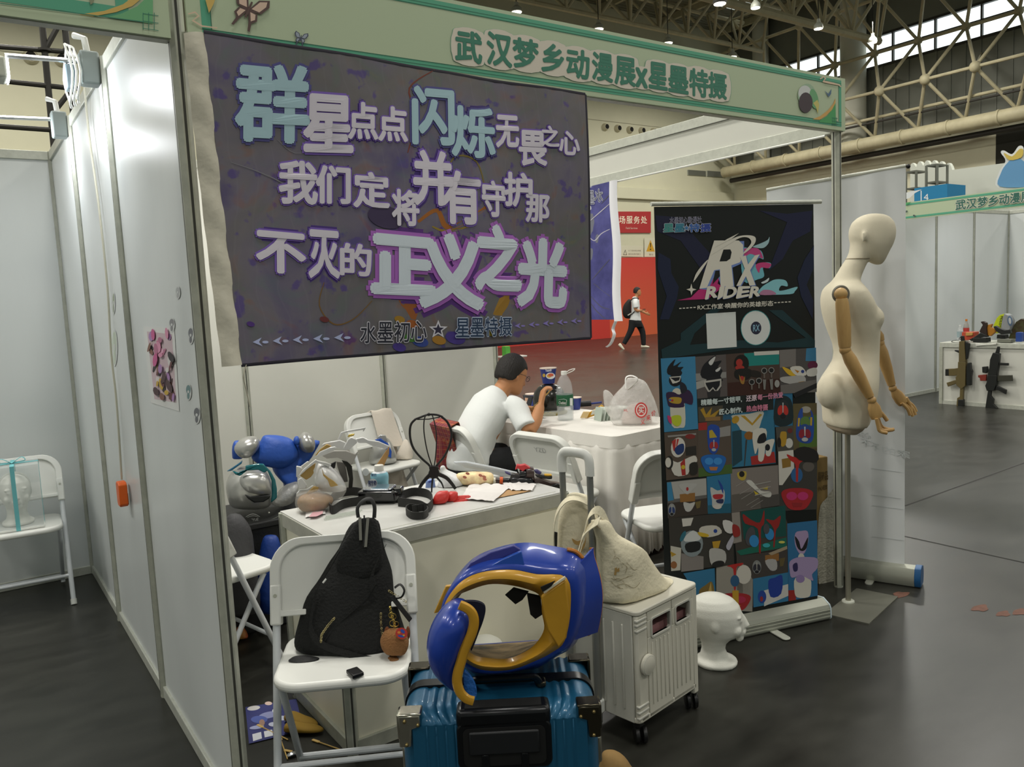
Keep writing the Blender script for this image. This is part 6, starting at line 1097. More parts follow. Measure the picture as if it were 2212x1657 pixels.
# red gloves
RG = mat('red_rubber', 'c8302a', .4, bump=.2, bs=40); rg = thing('rubber_glove', 'bright red rubber gloves crumpled on the counter edge', 'gloves', zt(965, 1088))
Zr = ZM(860, 870, .1508); gp_ = PL((.93, .36, ZT))
blob('cuff', rg, RG, gp_, [(870+.1508*v, 860+.1508*l, 860+.1508*r, d) for v, l, r, d in [(1508, 480, 660, .012), (1470, 470, 690, .028), (1400, 495, 720, .035), (1340, 520, 735, .03), (1290, 560, 720, .02), (1272, 600, 690, .008)]], 22, 2.3, (.008, 20, 3), 1, ZT)
blob('palm', rg, RG, PL((.95, .38, ZT)), [(870+.1508*v, 860+.1508*l, 860+.1508*r, d) for v, l, r, d in [(1460, 700, 850, .015), (1400, 690, 880, .028), (1330, 690, 860, .028), (1285, 720, 866, .02), (1262, 750, 830, .008)]], 22, 2.3, (.007, 24, 9), 1, ZT)
for i, (y0, y1, x1) in enumerate(((1375, 1360, 1040), (1400, 1385, 1030), (1430, 1410, 1000), (1450, 1440, 960))): MB().tube(smooth_path([PL((.95, .38, ZT), .008*i).p(*q) for q in Zr((790, y0), (900, (y0+y1)/2), (x1, y1))], 4), [.011]*8+[.007], 8).build('finger', RG, rg)
# plastic bag with a blue carton, floral pouch, papers
WPB = mat('white_film', 'd8d9d8', .4, bump=.5, bs=30); pb = thing('plastic_bag', 'white plastic bag with a knotted top lying behind the wig stand', 'bag', zt(980, 1055))
pp = PL((1.13, .6, ZT)); Zb_ = Zr
blob('body', pb, WPB, pp, [(870+.1508*v, 860+.1508*l, 860+.1508*r, d) for v, l, r, d in [(1275, 600, 860, .03), (1250, 560, 910, .06), (1180, 560, 965, .07), (1100, 580, 950, .07), (1040, 600, 880, .055), (1000, 610, 760, .035), (960, 590, 690, .02), (930, 582, 680, .02), (905, 600, 650, .012)]], 26, 2.2, (.01, 18, 4), 1, ZT)
bc = thing('small_carton', 'small pale blue printed packet standing under the wig stand', 'packet', zt(935, 1058)); plate('packet', bc, ink('8298cc'), PL((1.06, .62, ZT)), Zr((400, 1110), (520, 1085), (540, 1240), (470, 1270), (390, 1250)), .03, .006)
pr = Print(PL((1.06, .62, ZT), .016), 1); pr.poly('3a50a8', Zr((430, 1125), (480, 1110), (475, 1140), (440, 1150))).poly('3a50a8', Zr((420, 1225), (500, 1215), (500, 1235), (425, 1245))); pr.build('print', bc)
fp = thing('floral_pouch', 'cream pouch with a red floral print on the counter', 'pouch', zt(1035, 1045)); FLO = mat('cream_print_fabric', 'e2cfa0', .8, var=1, vs=26, col2='d9b48c', bump=.2, bs=60)
blob('body', fp, FLO, PL((1.25, .5, ZT)), [(1052, 1000, 1066, .015), (1046, 995, 1067, .04), (1034, 984, 1067, .05), (1026, 984, 1066, .045), (1020, 990, 1060, .025)], 26, 3, (.004, 20, 2), 1, ZT)
pr = Print(PL((1.25, .5, ZT), .052), 1)
for x, y in ((1004, 1031), (1010, 1023), (1038, 1027), (1047, 1035), (1046, 1030)): pr.poly('b8705c', ell(x, y, 4.5, 2.8, 20))
pr.build('print', fp)
PAP = mat('white_paper', 'dcd8d4', .7, bump=.2, bs=12)
wp = thing('paper_wrap', 'crumpled white paper sheet on the counter by the red gloves', 'paper', zt(1060, 1070)); q = [zt(995, 1080), zt(1066, 1086), zt(1108, 1050), zt(1015, 1050)]
MB().slab(lambda u, v: lerp(lerp(q[0], q[1], u), lerp(q[3], q[2], u), v)+V(0, 0, .005+.012*abs(noise.noise(V(u*4, v*4, 1)))), 16, 12, .001).build('sheet', PAP, wp, smooth=40)
w2_ = thing('paper_wrap', 'small white tissue under the toy gun on the counter', 'paper', zt(1140, 1055)); q2 = [zt(1105, 1062), zt(1150, 1062), zt(1158, 1048), zt(1085, 1046)]
MB().slab(lambda u, v: lerp(lerp(q2[0], q2[1], u), lerp(q2[3], q2[2], u), v)+V(0, 0, .004+.012*abs(noise.noise(V(u*5, v*4, 7)))), 14, 8, .001).build('sheet', PAP, w2_, smooth=40)
kp = thing('kraft_paper', 'piece of brown kraft paper at the counter edge', 'paper', zt(1110, 1068)); q3 = [zt(1074, 1077), zt(1146, 1062), zt(1140, 1056), zt(1092, 1060)]
MB().slab(lambda u, v: lerp(lerp(q3[0], q3[1], u), lerp(q3[3], q3[2], u), v)+V(0, 0, .0015+.003*abs(noise.noise(V(u*5, v*4, 3)))), 10, 5, .0008).build('sheet', mat('kraft', 'b08a5c', .8), kp)
# toy blade and toy gun
bl_ = thing('toy_sword', 'long translucent white toy sword blade lying across the counter', 'toy sword', zt(1060, 1020)); CB_ = mat('frosted_blade', 'c9ced2', .25, alpha=.85)
Zg = ZM(960, 980, .11754); gpl = PL((1.33, .42, ZT))
plate('blade', bl_, CB_, PL((1.40, .55, ZT)), Zg((150, 148), (400, 138), (900, 240), (1350, 345), (1300, 420), (1100, 425), (700, 330), (400, 280), (270, 210)), .022, .006)
plate('fuller', bl_, mat('blade_line', 'aab2b8', .3), PL((1.40, .55, ZT), .0125), Zg((330, 190), (800, 275), (1250, 375), (1240, 385), (780, 295)), .003, .0005)
gn = thing('toy_gun', 'black and brown toy ray gun with an orange ring on the counter corner', 'toy gun', zt(1150, 1055)); TBK = mat('toy_black', '17181a', .3, coat=.3); TBR = mat('toy_brown', '3d2c28', .3, coat=.3)
gA, gB = gpl.p(*Zg((1180, 500))[0]), gpl.p(*Zg((1660, 520))[0])
blob('receiver', gn, TBK, gpl, [(980+.11754*v, 960+.11754*l, 960+.11754*r, d) for v, l, r, d in [(610, 1230, 1620, .01), (580, 1195, 1650, .025), (500, 1185, 1660, .032), (440, 1190, 1640, .03), (410, 1220, 1600, .018)]], 24, 3.5, None, 1)
for pts, m, th in ((((1640, 450), (1780, 445), (1950, 510), (2130, 535), (2130, 630), (1940, 660), (1800, 620), (1660, 560)), TBR, .035), (((1960, 560), (2060, 530), (2140, 540), (2140, 730), (2080, 720), (1960, 690), (1930, 620)), TBK, .045), (((1300, 290), (1330, 195), (1400, 205), (1480, 190), (1580, 250), (1570, 270), (1490, 275), (1440, 320), (1420, 300), (1350, 260)), mat('toy_red', 'c2393c', .35), .03), (((1100, 320), (1160, 335), (1220, 360), (1210, 400), (1130, 360)), mat('toy_purple', '3d3a68', .35), .02), (((1640, 300), (1700, 290), (1790, 340), (1760, 380), (1680, 360)), mat('toy_purple', '3d3a68'), .025), (((1660, 380), (1980, 400), (1980, 460), (1920, 465), (1700, 430)), TBK, .02), (((1830, 372), (1970, 378), (1975, 405), (1900, 410), (1840, 405)), mat('toy_yellow', 'd0a020', .4), .022), (((1400, 480), (1410, 380), (1500, 330), (1640, 310), (1660, 480), (1540, 500)), TBR, .03), (((1210, 400), (1240, 355), (1350, 370), (1480, 400), (1470, 440), (1230, 450)), TBK, .03)): plate('gun_part', gn, m, gpl, Zg(*pts), th, .004)
for x0, x1, r, m in ((900, 945, .012, mat('foam_white', 'd8d2bc')), (940, 1020, .012, TBR), (1015, 1075, .0155, mat('toy_orange', 'd85a20', .4)), (1070, 1190, .012, TBK)): MB().tube([gpl.p(*Zg((x0, 492))[0]), gpl.p(*Zg((x1, 495))[0])], r, 14).build('barrel', m, gn)
MB().lathe([(0, -.014), (.018, -.014), (.02, 0), (.018, .014), (0, .014)], 20, Matrix.Translation(gpl.p(*Zg((1440, 370))[0])) @ Matrix.Rotation(R(60), 4, 'Z') @ Matrix.Rotation(PI/2, 4, 'X')).build('wheel', TBK, gn); MB().lathe([(0, -.016), (.024, -.016), (.026, 0), (.024, .016), (0, .016)], 20, Matrix.Translation(gpl.p(*Zg((1570, 350))[0])) @ Matrix.Rotation(R(60), 4, 'Z') @ Matrix.Rotation(PI/2, 4, 'X')).build('wheel', TBR, gn)
# milk bottle
mk = V(.815, .665, ZT); mt = thing('milk_bottle', 'small pale blue and white milk bottle with a white cap on the counter', 'bottle', mk); MM = Matrix.Translation(mk)
MILK = mat('milk_white', 'd9dde0', .3); MB().lathe([(0, 0), (.031, 0), (.034, .004), (.034, .03), (.033, .05), (.035, .06), (.036, .075), (.035, .085), (.028, .094), (.019, .099), (.018, .104), (0, .104)], 28, MM).build('bottle', MILK, mt)
MB().lathe([(0, .099), (.0195, .099), (.0195, .121), (.018, .124), (0, .124)], 24, MM).build('cap', mat('cap_white', 'dcdad2', .4), mt)
mb = MB().lathe([(.0348, .034), (.0345, .05), (.0362, .06), (.0372, .075), (.0362, .085), (.03, .0935)], 28, MM); mb.f = mb.f[:-2]; mb.mi = mb.mi[:-2]; mb.build('label', ink('86bccb'), mt, smooth=60)
mf = PL(mk+V(0, 0, 0), .0378); pr = Print(mf, 1); pr.poly('dde2e2', ell(790, 1020, 7, 8)).poly('dde2e2', ell(806, 1044, 9, 10)).text('3a4a78', '酸奶', [(802, 1023), (813, 1023), (813, 1029), (802, 1029)], .03).text('2f3f70', '甜牛奶', [(795, 1038), (813, 1038), (813, 1046), (795, 1046)], .04); pr.build('lettering', mt)
# bread in a clear wrapper, plaster sachet, clear sticks
bd_ = thing('bread_roll', 'brown bread roll in a crinkled clear wrapper on the counter', 'bread', zt(690, 1098)); bp = PL((.56, .60, ZT)); Zm = ZM(640, 920, .12672)
blob('loaf', bd_, mat('bread_crust', 'a27a4a', .6, var=.4, vs=14, bump=.3, bs=30), bp, [(920+.12672*v, 640+.12672*l, 640+.12672*r, d) for v, l, r, d in [(1460, 120, 320, .02), (1430, 60, 480, .045), (1340, 10, 600, .06), (1260, 10, 640, .06), (1190, 60, 600, .045), (1150, 160, 480, .02)]], 26, 2.2, (.006, 20, 4), 1, ZT)
blob('wrapper', bd_, mat('clear_wrap', 'e6e2da', .12, alpha=.22, bump=1, bs=40), bp, [(920+.12672*v, 640+.12672*l, 640+.12672*r, d) for v, l, r, d in [(1470, 100, 330, .03), (1430, 40, 520, .055), (1330, -10, 640, .068), (1240, -5, 760, .068), (1150, 60, 840, .055), (1060, 420, 870, .035), (1000, 640, 850, .012)]], 26, 2.2, (.012, 16, 8), 1, ZT)
sa = thing('paper_sachet', 'white sachet with a pink print on the counter corner', 'sachet', zt(682, 1110)); q4 = [zt(660, 1120), zt(703, 1112), zt(703, 1101), zt(661, 1109)]
MB().slab(lambda u, v: lerp(lerp(q4[0], q4[1], u), lerp(q4[3], q4[2], u), v)+V(0, 0, .003+.004*math.sin(u*3)), 8, 4, .001).build('sachet', PAP, sa); pr = Print(Flat((0, 0, ZT+.009), (0, 0, 1)), 1); pr.poly('c99aa0', [(667, 1117), (676, 1106), (688, 1106), (698, 1103), (697, 1110), (684, 1116)]); pr.build('print', sa)
cs = thing('clear_sticks', 'bundle of clear plastic sticks lying on the counter', 'sticks', zt(740, 1116))
for k in range(3): MB().tube([zt(700+k*2, 1122-k*3, .004), zt(776+k*3, 1108-k*3, .004)], .003, 6).build('stick', mat('clear_stick', 'd0d6cc', .15, alpha=.6), cs)
# white and gold armour at the rear of the counter
AW = mat('armour_white', 'd6d6d4', .28, coat=.3); AG = mat('armour_pale_gold', 'b8985a', .35, .3)
wo2 = V(.66, .60, ZT); wa = thing('costume_armour', 'white costume armour with gold panels and an arched collar on the rear of the counter', 'costume armour', wo2); wf = lambda t: PL((.66, .62, ZT), t)
blob('chest_shell', wa, AW, wf(.0), [(920+.12672*v, 640+.12672*l, 640+.12672*r, d) for v, l, r, d in [(1120, 380, 860, .03), (1040, 330, 850, .06), (960, 310, 820, .075), (860, 310, 765, .08), (770, 330, 700, .075), (700, 350, 610, .06), (640, 370, 540, .04), (620, 400, 500, .015)]], 30, 2.3, None, 1, ZT)
for pts, m, t, th in ((((430, 700), (470, 820), (560, 890), (640, 940), (715, 1015), (600, 1040), (575, 1030), (540, 930), (460, 850)), AG, .088, .006), (((50, 840), (100, 780), (240, 680), (330, 630), (320, 700), (290, 760), (300, 800), (250, 870), (170, 920)), AG, .03, .01), (((300, 1025), (385, 1045), (370, 1100), (240, 1150), (130, 1190)), AG, .06, .008), (((30, 860), (100, 760), (240, 640), (330, 570), (360, 590), (500, 620), (600, 660), (560, 700), (340, 620), (180, 740), (60, 850)), AW, .04, .012), (((320, 500), (400, 400), (520, 310), (600, 340), (560, 370), (420, 430), (340, 510)), AG, .05, .01), (((330, 530), (400, 440), (560, 370), (660, 350), (690, 380), (640, 420), (430, 520)), AW, .062, .008), (((30, 910), (90, 875), (180, 1000), (170, 1070), (40, 1070)), AW, .05, .01), (((0, 1150), (60, 1090), (180, 1075), (280, 1010), (320, 1040), (180, 1150), (60, 1190), (0, 1210)), AW, .045, .012), (((0, 680), (60, 690), (110, 720), (40, 880), (0, 870)), AW, .02, .012), (((60, 700), (190, 600), (225, 610), (90, 720)), AW, .015, .008), (((430, 330), (480, 290), (740, 240), (840, 280), (900, 400), (820, 420), (640, 350)), AW, .03, .012), (((800, 380), (880, 230), (940, 190), (1030, 230), (1040, 280), (900, 410), (860, 390)), AW, .055, .014), (((1010, 220), (1140, 190), (1230, 240), (1400, 260), (1590, 345), (1520, 400), (1300, 340), (1190, 290), (1060, 290)), AW, .03, .012), (((420, 500), (640, 420), (850, 420), (1000, 480), (1080, 400), (970, 620), (940, 670), (860, 600), (700, 540), (520, 560)), mat('armour_inner_grey', 'a5a29c', .5), -.01, .01), (((700, 240), (760, 110), (850, 80), (1190, 25), (1150, 95), (1130, 90), (1150, 65), (870, 110), (790, 130), (730, 240)), AW, -.02, .008), (((870, 180), (900, 145), (1000, 130), (980, 170), (890, 195)), MATS['gold_metal'], -.015, .008), (((770, 580), (880, 610), (950, 690), (970, 900), (955, 1060), (890, 1060), (900, 900), (850, 700)), mat('dark_foam', '25241f', .8), -.02, .014), (((680, 600), (830, 620), (860, 800), (880, 950), (820, 960), (760, 860), (700, 700)), mat('grey_foam', '6b6862', .8), -.04, .012), (((520, 680), (600, 640), (680, 600), (660, 720), (620, 740)), BLACK, .0, .01)):
    plate('armour_plate', wa, m, wf(t), Zm(*pts), th, .003)
kb2 = thing('cardboard_sheet', 'narrow brown cardboard sheet standing on edge behind the milk bottle', 'cardboard', zt(826, 1045)); plate('sheet', kb2, mat('light_card', 'b8905c', .8), PL((.93, .64, ZT)), Zm((1350, 690), (1560, 380), (1590, 340), (1580, 480), (1490, 690), (1420, 1050), (1385, 1060), (1385, 760)), .005, .001)
# black case behind the counter with a silver helmet and blue suit on it
kc = V(.56, 1.66, 0); ca_ = thing('equipment_case', 'black fabric equipment case with white writing standing behind the counter', 'case', kc); BKC = mat('case_black', '16181a', .6, bump=.15, bs=80)
MB().box(.24, 1.0, 1.45, 1.9, .0, .515).build('body', BKC, ca_, bevel=.01); MB().box(.225, 1.015, 1.435, 1.915, .50, .535).build('lid_edge', BKN, ca_, bevel=.008)
cf = Flat((0, 1.449, 0), (0, -1, 0)); Zc = ZM(490, 920, .169); pr = Print(cf, 3); pr.poly('8f9290', Zc(*stroke([(x, 1165-40*math.sin(PI*(x-240)/185)) for x in range(240, 430, 20)], 10))).poly('8f9290', Zc(*stroke([(x, 1172-25*math.sin(PI*(x-260)/150)) for x in range(260, 415, 20)], 7))).text('7f8280', "'YUE", Zc((315, 1185), (400, 1178), (400, 1210), (320, 1215)), .03).poly('777972', Zc((350, 1295), (775, 1095), (778, 1102), (352, 1304))); pr.build('lettering', ca_)
for x, y in ((540, 1110), (738, 1125), (742, 1325)): MB().ball(cf.p(*Zc((x, y))[0]), .004, 8).build('rivet', ALU, ca_)
SIL = mat('silver_paint', 'a8a8a4', .28, .55, coat=.3); TEAL = mat('teal_gloss', '12626a', .2, coat=.5)
he = thing('costume_helmet', 'large silver costume helmet with teal trim on the black case', 'helmet', (.56, 1.62, .537)); hf = lambda t: PL((.56, 1.6, .537), t)
blob('shell', he, SIL, hf(0), [(920+.169*v, 490+.169*l, 490+.169*r, d) for v, l, r, d in [(1030, 60, 520, .08), (1000, 30, 570, .12), (900, 0, 590, .15), (780, -20, 585, .16), (680, 0, 560, .15), (600, 50, 520, .12), (550, 110, 460, .08), (530, 180, 400, .03)]], 32, 2.2, None, 1, .537)
blob('visor', he, mat('silver_bright', 'b9b9b6', .3, .7), hf(.12), [(920+.169*v, 490+.169*l, 490+.169*r, d) for v, l, r, d in [(895, 270, 560, .015), (840, 205, 578, .045), (740, 165, 560, .055), (660, 150, 530, .05), (600, 220, 480, .03), (588, 300, 420, .01)]], 24, 2.6)
for pts, m, t in ((((225, 870), (300, 895), (560, 880), (540, 930), (470, 970), (350, 980), (270, 930)), mat('visor_dark', '1a1c1c', .3), .15), (((60, 565), (140, 600), (240, 560), (235, 510), (400, 480), (470, 485), (530, 560), (480, 600), (400, 560), (260, 570), (170, 640), (110, 620)), TEAL, .15), (((470, 490), (560, 580), (620, 690), (640, 800), (640, 920), (560, 985), (575, 850), (570, 700), (530, 600)), TEAL, .09), (((0, 580), (180, 460), (200, 440), (190, 480), (60, 570)), mat('teal_dark', '1c5a78', .3), .02)): plate('helmet_trim', he, m, hf(t), Zc(*pts), .02, .006)
BS = mat('blue_leather', '2450a8', .5, bump=.25, bs=50); st = thing('costume_suit', 'blue leather costume vest with silver shoulder cups heaped behind the helmet', 'costume', (.62, 1.78, .537)); sf_ = lambda t: PL((.62, 1.74, .537), t)
blob('vest', st, BS, sf_(0.03), [(920+.169*v, 490+.169*l, 490+.169*r, d) for v, l, r, d in [(540, 600, 740, .02), (500, 430, 800, .05), (440, 340, 880, .07), (380, 300, 915, .075), (300, 350, 900, .07), (220, 420, 870, .06), (150, 450, 800, .045), (118, 470, 640, .02)]], 34, 4, (.006, 8, 2))
blob('skirt', st, BS, sf_(-.02), [(920+.169*v, 490+.169*l, 490+.169*r, d) for v, l, r, d in [(990, 640, 860, .06), (760, 780, 900, .08), (700, 690, 905, .09), (620, 600, 910, .09), (540, 560, 930, .08), (430, 560, 1100, .06), (340, 880, 1120, .04), (200, 850, 1210, .04), (180, 1000, 1180, .015)]], 28, 2.4, (.014, 9, 6))
for rows, nm in (([(410, 190, 270, .02), (380, 140, 330, .06), (300, 75, 400, .08), (230, 110, 430, .08), (170, 180, 420, .06), (130, 270, 370, .02)], 'a'), ([(340, 1000, 1090, .03), (300, 930, 1120, .07), (220, 905, 1135, .085), (150, 910, 1115, .075), (100, 950, 1060, .045), (80, 980, 1030, .015)], 'b')): blob('shoulder_cup', st, SIL, sf_(.09 if nm == 'a' else .02), [(920+.169*v, 490+.169*l, 490+.169*r, d) for v, l, r, d in rows], 26, 2)
blob('sleeve', st, BS, sf_(.03), [(920+.169*v, 490+.169*l, 490+.169*r, d) for v, l, r, d in [(420, 70, 200, .02), (380, 75, 230, .05), (300, 65, 180, .05), (220, 75, 200, .04), (190, 100, 170, .015)]], 20, 2.3, (.006, 15, 4)); blob('collar', st, BS, sf_(.05), [(920+.169*v, 490+.169*l, 490+.169*r, d) for v, l, r, d in [(250, 870, 930, .02), (200, 840, 935, .03), (150, 860, 920, .02), (130, 880, 912, .008)]], 16, 2.2)
fw = thing('clear_wrap', 'crumpled clear plastic wrap between the silver helmet and the white armour', 'wrap', (.82, 1.55, .537)); blob('film', fw, mat('grey_film', 'b0b0aa', .2, alpha=.6, bump=1, bs=30), PL((.84, 1.56, .537)), [(920+.169*v, 490+.169*l, 490+.169*r, d) for v, l, r, d in [(1020, 560, 830, .06), (950, 590, 850, .08), (850, 650, 900, .08), (760, 740, 920, .05), (730, 800, 900, .02)]], 22, 2.2, (.02, 14, 3), 1, .537)
gbk = thing('backpack', 'dark grey backpack slumped against the black case behind the front post', 'backpack', (.27, 1.38, 0)); blob('body', gbk, mat('grey_nylon', '3a3a3c', .7, bump=.3, bs=60), PL((.33, 1.36, 0)), [(1330, 470, 560, .05), (1290, 470, 565, .08), (1200, 472, 553, .09), (1150, 480, 548, .08), (1125, 488, 535, .06), (1105, 495, 515, .02)], 24, 2.4, (.02, 10, 4), 1, .002)
bb_ = thing('blue_bag', 'dark blue cloth bag on the floor before the black case', 'bag', (.52, 1.34, 0)); blob('body', bb_, mat('blue_cloth', '173a86', .5, bump=.3, bs=40), PL((.55, 1.36, 0)), [(1330, 560, 615, .05), (1290, 555, 618, .07), (1220, 556, 612, .06), (1170, 562, 606, .04), (1152, 570, 598, .015)], 22, 2.4, (.012, 12, 4), 1, .002)
# ---------------------------------------------------------------- things on the towel chair
TW = mat('cream_towel', 'd6cdbf', .9, bump=.3, bs=40); c3, M3 = CH[2]; W3 = MTX[c3.name]
tt = thing('towel', 'cream cloth folded over the right half of the chair back by the rear wall', 'cloth', W3 @ V(.09, .12, .6))
def towel(u, v):
    s = (v-.5)*2; x = lerp(.0, .175, u)+.02*s*(u-.5); y_ = .852-max(0, abs(s)-.06)*(.62 if s < 0 else .3); p = M3 @ V(x, y_, (.034 if s > .06 else (-.034 if s < -.06 else s/.06*.034))); 
    return W3 @ (p+V(0, 0, .004*math.sin(u*9+v*4)))
MB().slab(towel, 10, 40, .006).build('cloth', TW, tt, smooth=70)
t3 = thing('towel', 'cream cloth bunched on the seat right of the blue and silver helmet', 'cloth', W3 @ V(.13, 0, .447)); blob('cloth', t3, TW, PL(W3 @ V(.13, 0, .447)), [(999, 855, 892, .03), (990, 850, 893, .06), (970, 862, 890, .05), (955, 868, 882, .02), (948, 872, 880, .006)], 20, 2.2, (.012, 14, 2), 1, .447)
h2 = thing('costume_helmet', 'silver and blue costume helmet lying on the rear wall chair seat', 'helmet', W3 @ V(.03, -.02, .447)); h2f = PL(W3 @ V(.03, -.04, .447)); h2m = [(1006, 800, 846, .05), (998, 796, 858, .09), (984, 797, 858, .1), (968, 802, 852, .1), (955, 808, 845, .08), (945, 815, 838, .03)]
blob('shell', h2, SIL, h2f, h2m, 26, 2.2, None, 1, .447); 
plate('blue_panel', h2, BS, PL(W3 @ V(.03, -.04, .447), .1), [(809, 950), (822, 947), (838, 958), (846, 975), (845, 990), (838, 985), (834, 968), (822, 956)], .01, .003); plate('crest', h2, mat('silver_bright', 'b9b9b6'), PL(W3 @ V(.03, -.04, .447), .06), [(812, 946), (822, 938), (833, 940), (837, 952), (826, 950)], .03, .005)
# ---------------------------------------------------------------- plaid shirt on the seated person's chair
def plaid():
    m = bpy.data.materials.new('red_plaid'); m.use_nodes = True; nt = m.node_tree; b = nt.nodes['Principled BSDF']; L = nt.links.new; b.inputs['Roughness'].default_value = .9; tc = nt.nodes.new('ShaderNodeTexCoord'); cur = None
    for dr, sc_, c in (('X', 11, '6a2c40'), ('Z', 11, '6a2c40'), ('X', 24, 'b07a4a'), ('Z', 24, 'b07a4a'), ('Y', 11, '6a2c40'), ('Y', 24, 'b07a4a')):
        wv = nt.nodes.new('ShaderNodeTexWave'); wv.bands_direction = dr; wv.inputs['Scale'].default_value = sc_/2.2; L(tc.outputs['Object'], wv.inputs['Vector']); r = nt.nodes.new('ShaderNodeValToRGB'); L(wv.outputs[0], r.inputs[0])
        r.color_ramp.elements[0].position = .62 if c[0] == '6' else .9; r.color_ramp.elements[1].position = .7 if c[0] == '6' else .96; r.color_ramp.elements[1].color = (.45, .45, .45, 1)
        x = nt.nodes.new('ShaderNodeMix'); x.data_type = 'RGBA'; L(r.outputs[0], x.inputs[0]); x.inputs[7].default_value = lin(c)
        if cur: L(cur, x.inputs[6])
        else: x.inputs[6].default_value = lin('8c2f2c')
        cur = x.outputs[2]
    L(cur, b.inputs['Base Color']); return m
c4_, M4 = CH[3]; W4 = MTX[c4_.name]; ps = thing('plaid_shirt', 'red plaid shirt hung over the back of the seated person\'s chair', 'shirt', W4 @ V(0, .13, .5)); PLD = plaid()
def shirt(u, v):
    s = (v-.42)*2.2; x = lerp(-.06, .19, u)+.012*math.sin(v*11); d = max(0, abs(s)-.07); y_ = .856-(d*.42 if s > 0 else d*.16); z_ = (.036 if s < -.07 else (-.036 if s > .07 else -s/.07*.036)); fold = .012*math.sin(u*16)*min(1, d*2.5); 
    return W4 @ (M4 @ V(x, y_, z_-(abs(fold) if s > 0 else -abs(fold))))
MB().slab(shirt, 26, 44, .004).build('body', PLD, ps, smooth=70)
def sleeve(u, v): a = 2*PI*u; p = M4 @ V(-.205+.035*math.cos(a)-.0*v, .80-.2*v, -.0+.05*math.sin(a)); return W4 @ p
blob('sleeve', ps, PLD, PL(W4 @ V(.14, .16, .6)), [(1020, 948, 985, .03), (1000, 940, 990, .04), (960, 943, 985, .045), (930, 940, 985, .04), (915, 938, 970, .03), (905, 945, 965, .01)], 20, 2.2, (.008, 14, 2))
# ---------------------------------------------------------------- things on the clothed table
def ztb(u, v): return FZ(u, v, ZC_)
bq = ztb(1222, 907); wt = thing('water_bottle', 'tall clear water bottle with a green label on the clothed table', 'bottle', bq); BM = Matrix.Translation(bq); CLB = mat('clear_bottle', 'e8eef0', .06, alpha=.2, spec=.8)
MB().lathe([(0, 0), (.05, 0), (.053, .006), (.052, .03), (.054, .05), (.053, .09), (.053, .17), (.051, .2), (.045, .24), (.03, .272), (.018, .288), (.0165, .3), (0, .3)], 30, BM).build('bottle', CLB, wt)
mb = MB().lathe([(.0545, .095), (.0545, .165)], 30, BM); mb.f = mb.f[:-2]; mb.mi = mb.mi[:-2]; mb.build('label', ink('1f5c3c'), wt, smooth=60)
MB().lathe([(0, 0.29), (.0185, .29), (.0185, .314), (0, .314)], 20, BM).build('cap', WHITE, wt); MB().tube(smooth_path([bq+V(.015, -.01, .296), bq+V(.05, -.03, .312), bq+V(.062, -.035, .325), bq+V(.03, -.02, .318), bq+V(.015, -.01, .305)], 5), .003, 6).build('carry_loop', WHITE, wt)
MB().lathe([(0, .005), (.049, .005), (.05, .09), (0, .09)], 24, BM).build('water', mat('water', 'd0d8d8', .05, alpha=.3), wt)
pr = Print(PL(bq, .0555), 1); pr.poly('c9d4cc', stroke([(1206, 864), (1218, 862), (1224, 864), (1223, 875), (1206, 876)], 1)).text('d6dcd8', "C'estbon", [(1207, 867), (1222, 867), (1222, 873), (1207, 873)], .03).poly('d4d8d4', [(1231, 860), (1237, 860), (1237, 876), (1231, 876)]).text('b8c8be', 'purified water', [(1208, 879), (1220, 879), (1220, 881.5), (1208, 881.5)], .01); pr.build('lettering', wt)
dq = ztb(1188, 893); dh = thing('costume_helmet', 'black dome helmet with white speckles under a noodle cup on the table', 'helmet', dq); DM = Matrix.Translation(dq)
MB().lathe([(0, 0), (.085, 0), (.1, .02), (.112, .07), (.113, .11), (.1, .155), (.075, .185), (.045, .2), (0, .205)], 32, DM).build('shell', mat('helmet_black', '14140f', .25, coat=.4), dh)
mb = MB()
for k in range(60):
    a = rnd.uniform(-2.8, -.5); z = rnd.uniform(.13, .19); r = {0: .113}.get(0)*math.sqrt(max(0, 1-((z-.09)/.116)**2)); mb.ball(dq+V(r*math.cos(a), r*math.sin(a), z), rnd.uniform(.0012, .0028), 6)
mb.build('speckles', ink('d8d8d0'), dh); MB().lathe([(0, .0), (.118, .0), (.12, .012), (.105, .022), (0, .022)], 30, DM).build('brim', mat('olive_gold', '8a7a28', .4), dh)
def noodle(label, loc, k=1):
    t = thing('noodle_cup', label, 'cup', loc, group='blue instant noodle cups'); T = Matrix.Translation(loc) @ Matrix.Scale(k, 4)
    MB().lathe([(0, 0), (.04, 0), (.055, .095), (.058, .1), (.055, .102), (0, .102)], 28, T).build('cup', ink('2a3a86', .4), t); MB().lathe([(0, .1), (.0585, .1), (.0585, .106), (0, .106)], 28, T).build('lid', mat('foil_lid', 'c9b8aa', .4, .2), t); return t
c1 = V(*dq.xy, dq.z+.206); nd = noodle('blue instant noodle cup standing on the black dome helmet', c1)
nf = PL(c1, .053); nx_ = 1187; pr = Print(nf, 2); pr.poly('cfd2d6', ell(1189, 812, 10, 7)).poly('c8a040', ell(1186, 812, 5, 4)).poly('c05a40', ell(1190, 810, 6, 3.5)).poly('b89a3a', ell(1175, 811, 3, 4)).text('d6d8e0', 'Yaodi', [(1178, 798), (1191, 796), (1191, 802), (1178, 803)], .03); pr.build('print', nd)
noodle('blue instant noodle cup beside the phone, behind the seated person', ztb(1152, 880), .95); noodle('blue instant noodle cup mostly hidden behind the water bottle', ztb(1243, 884), .8)
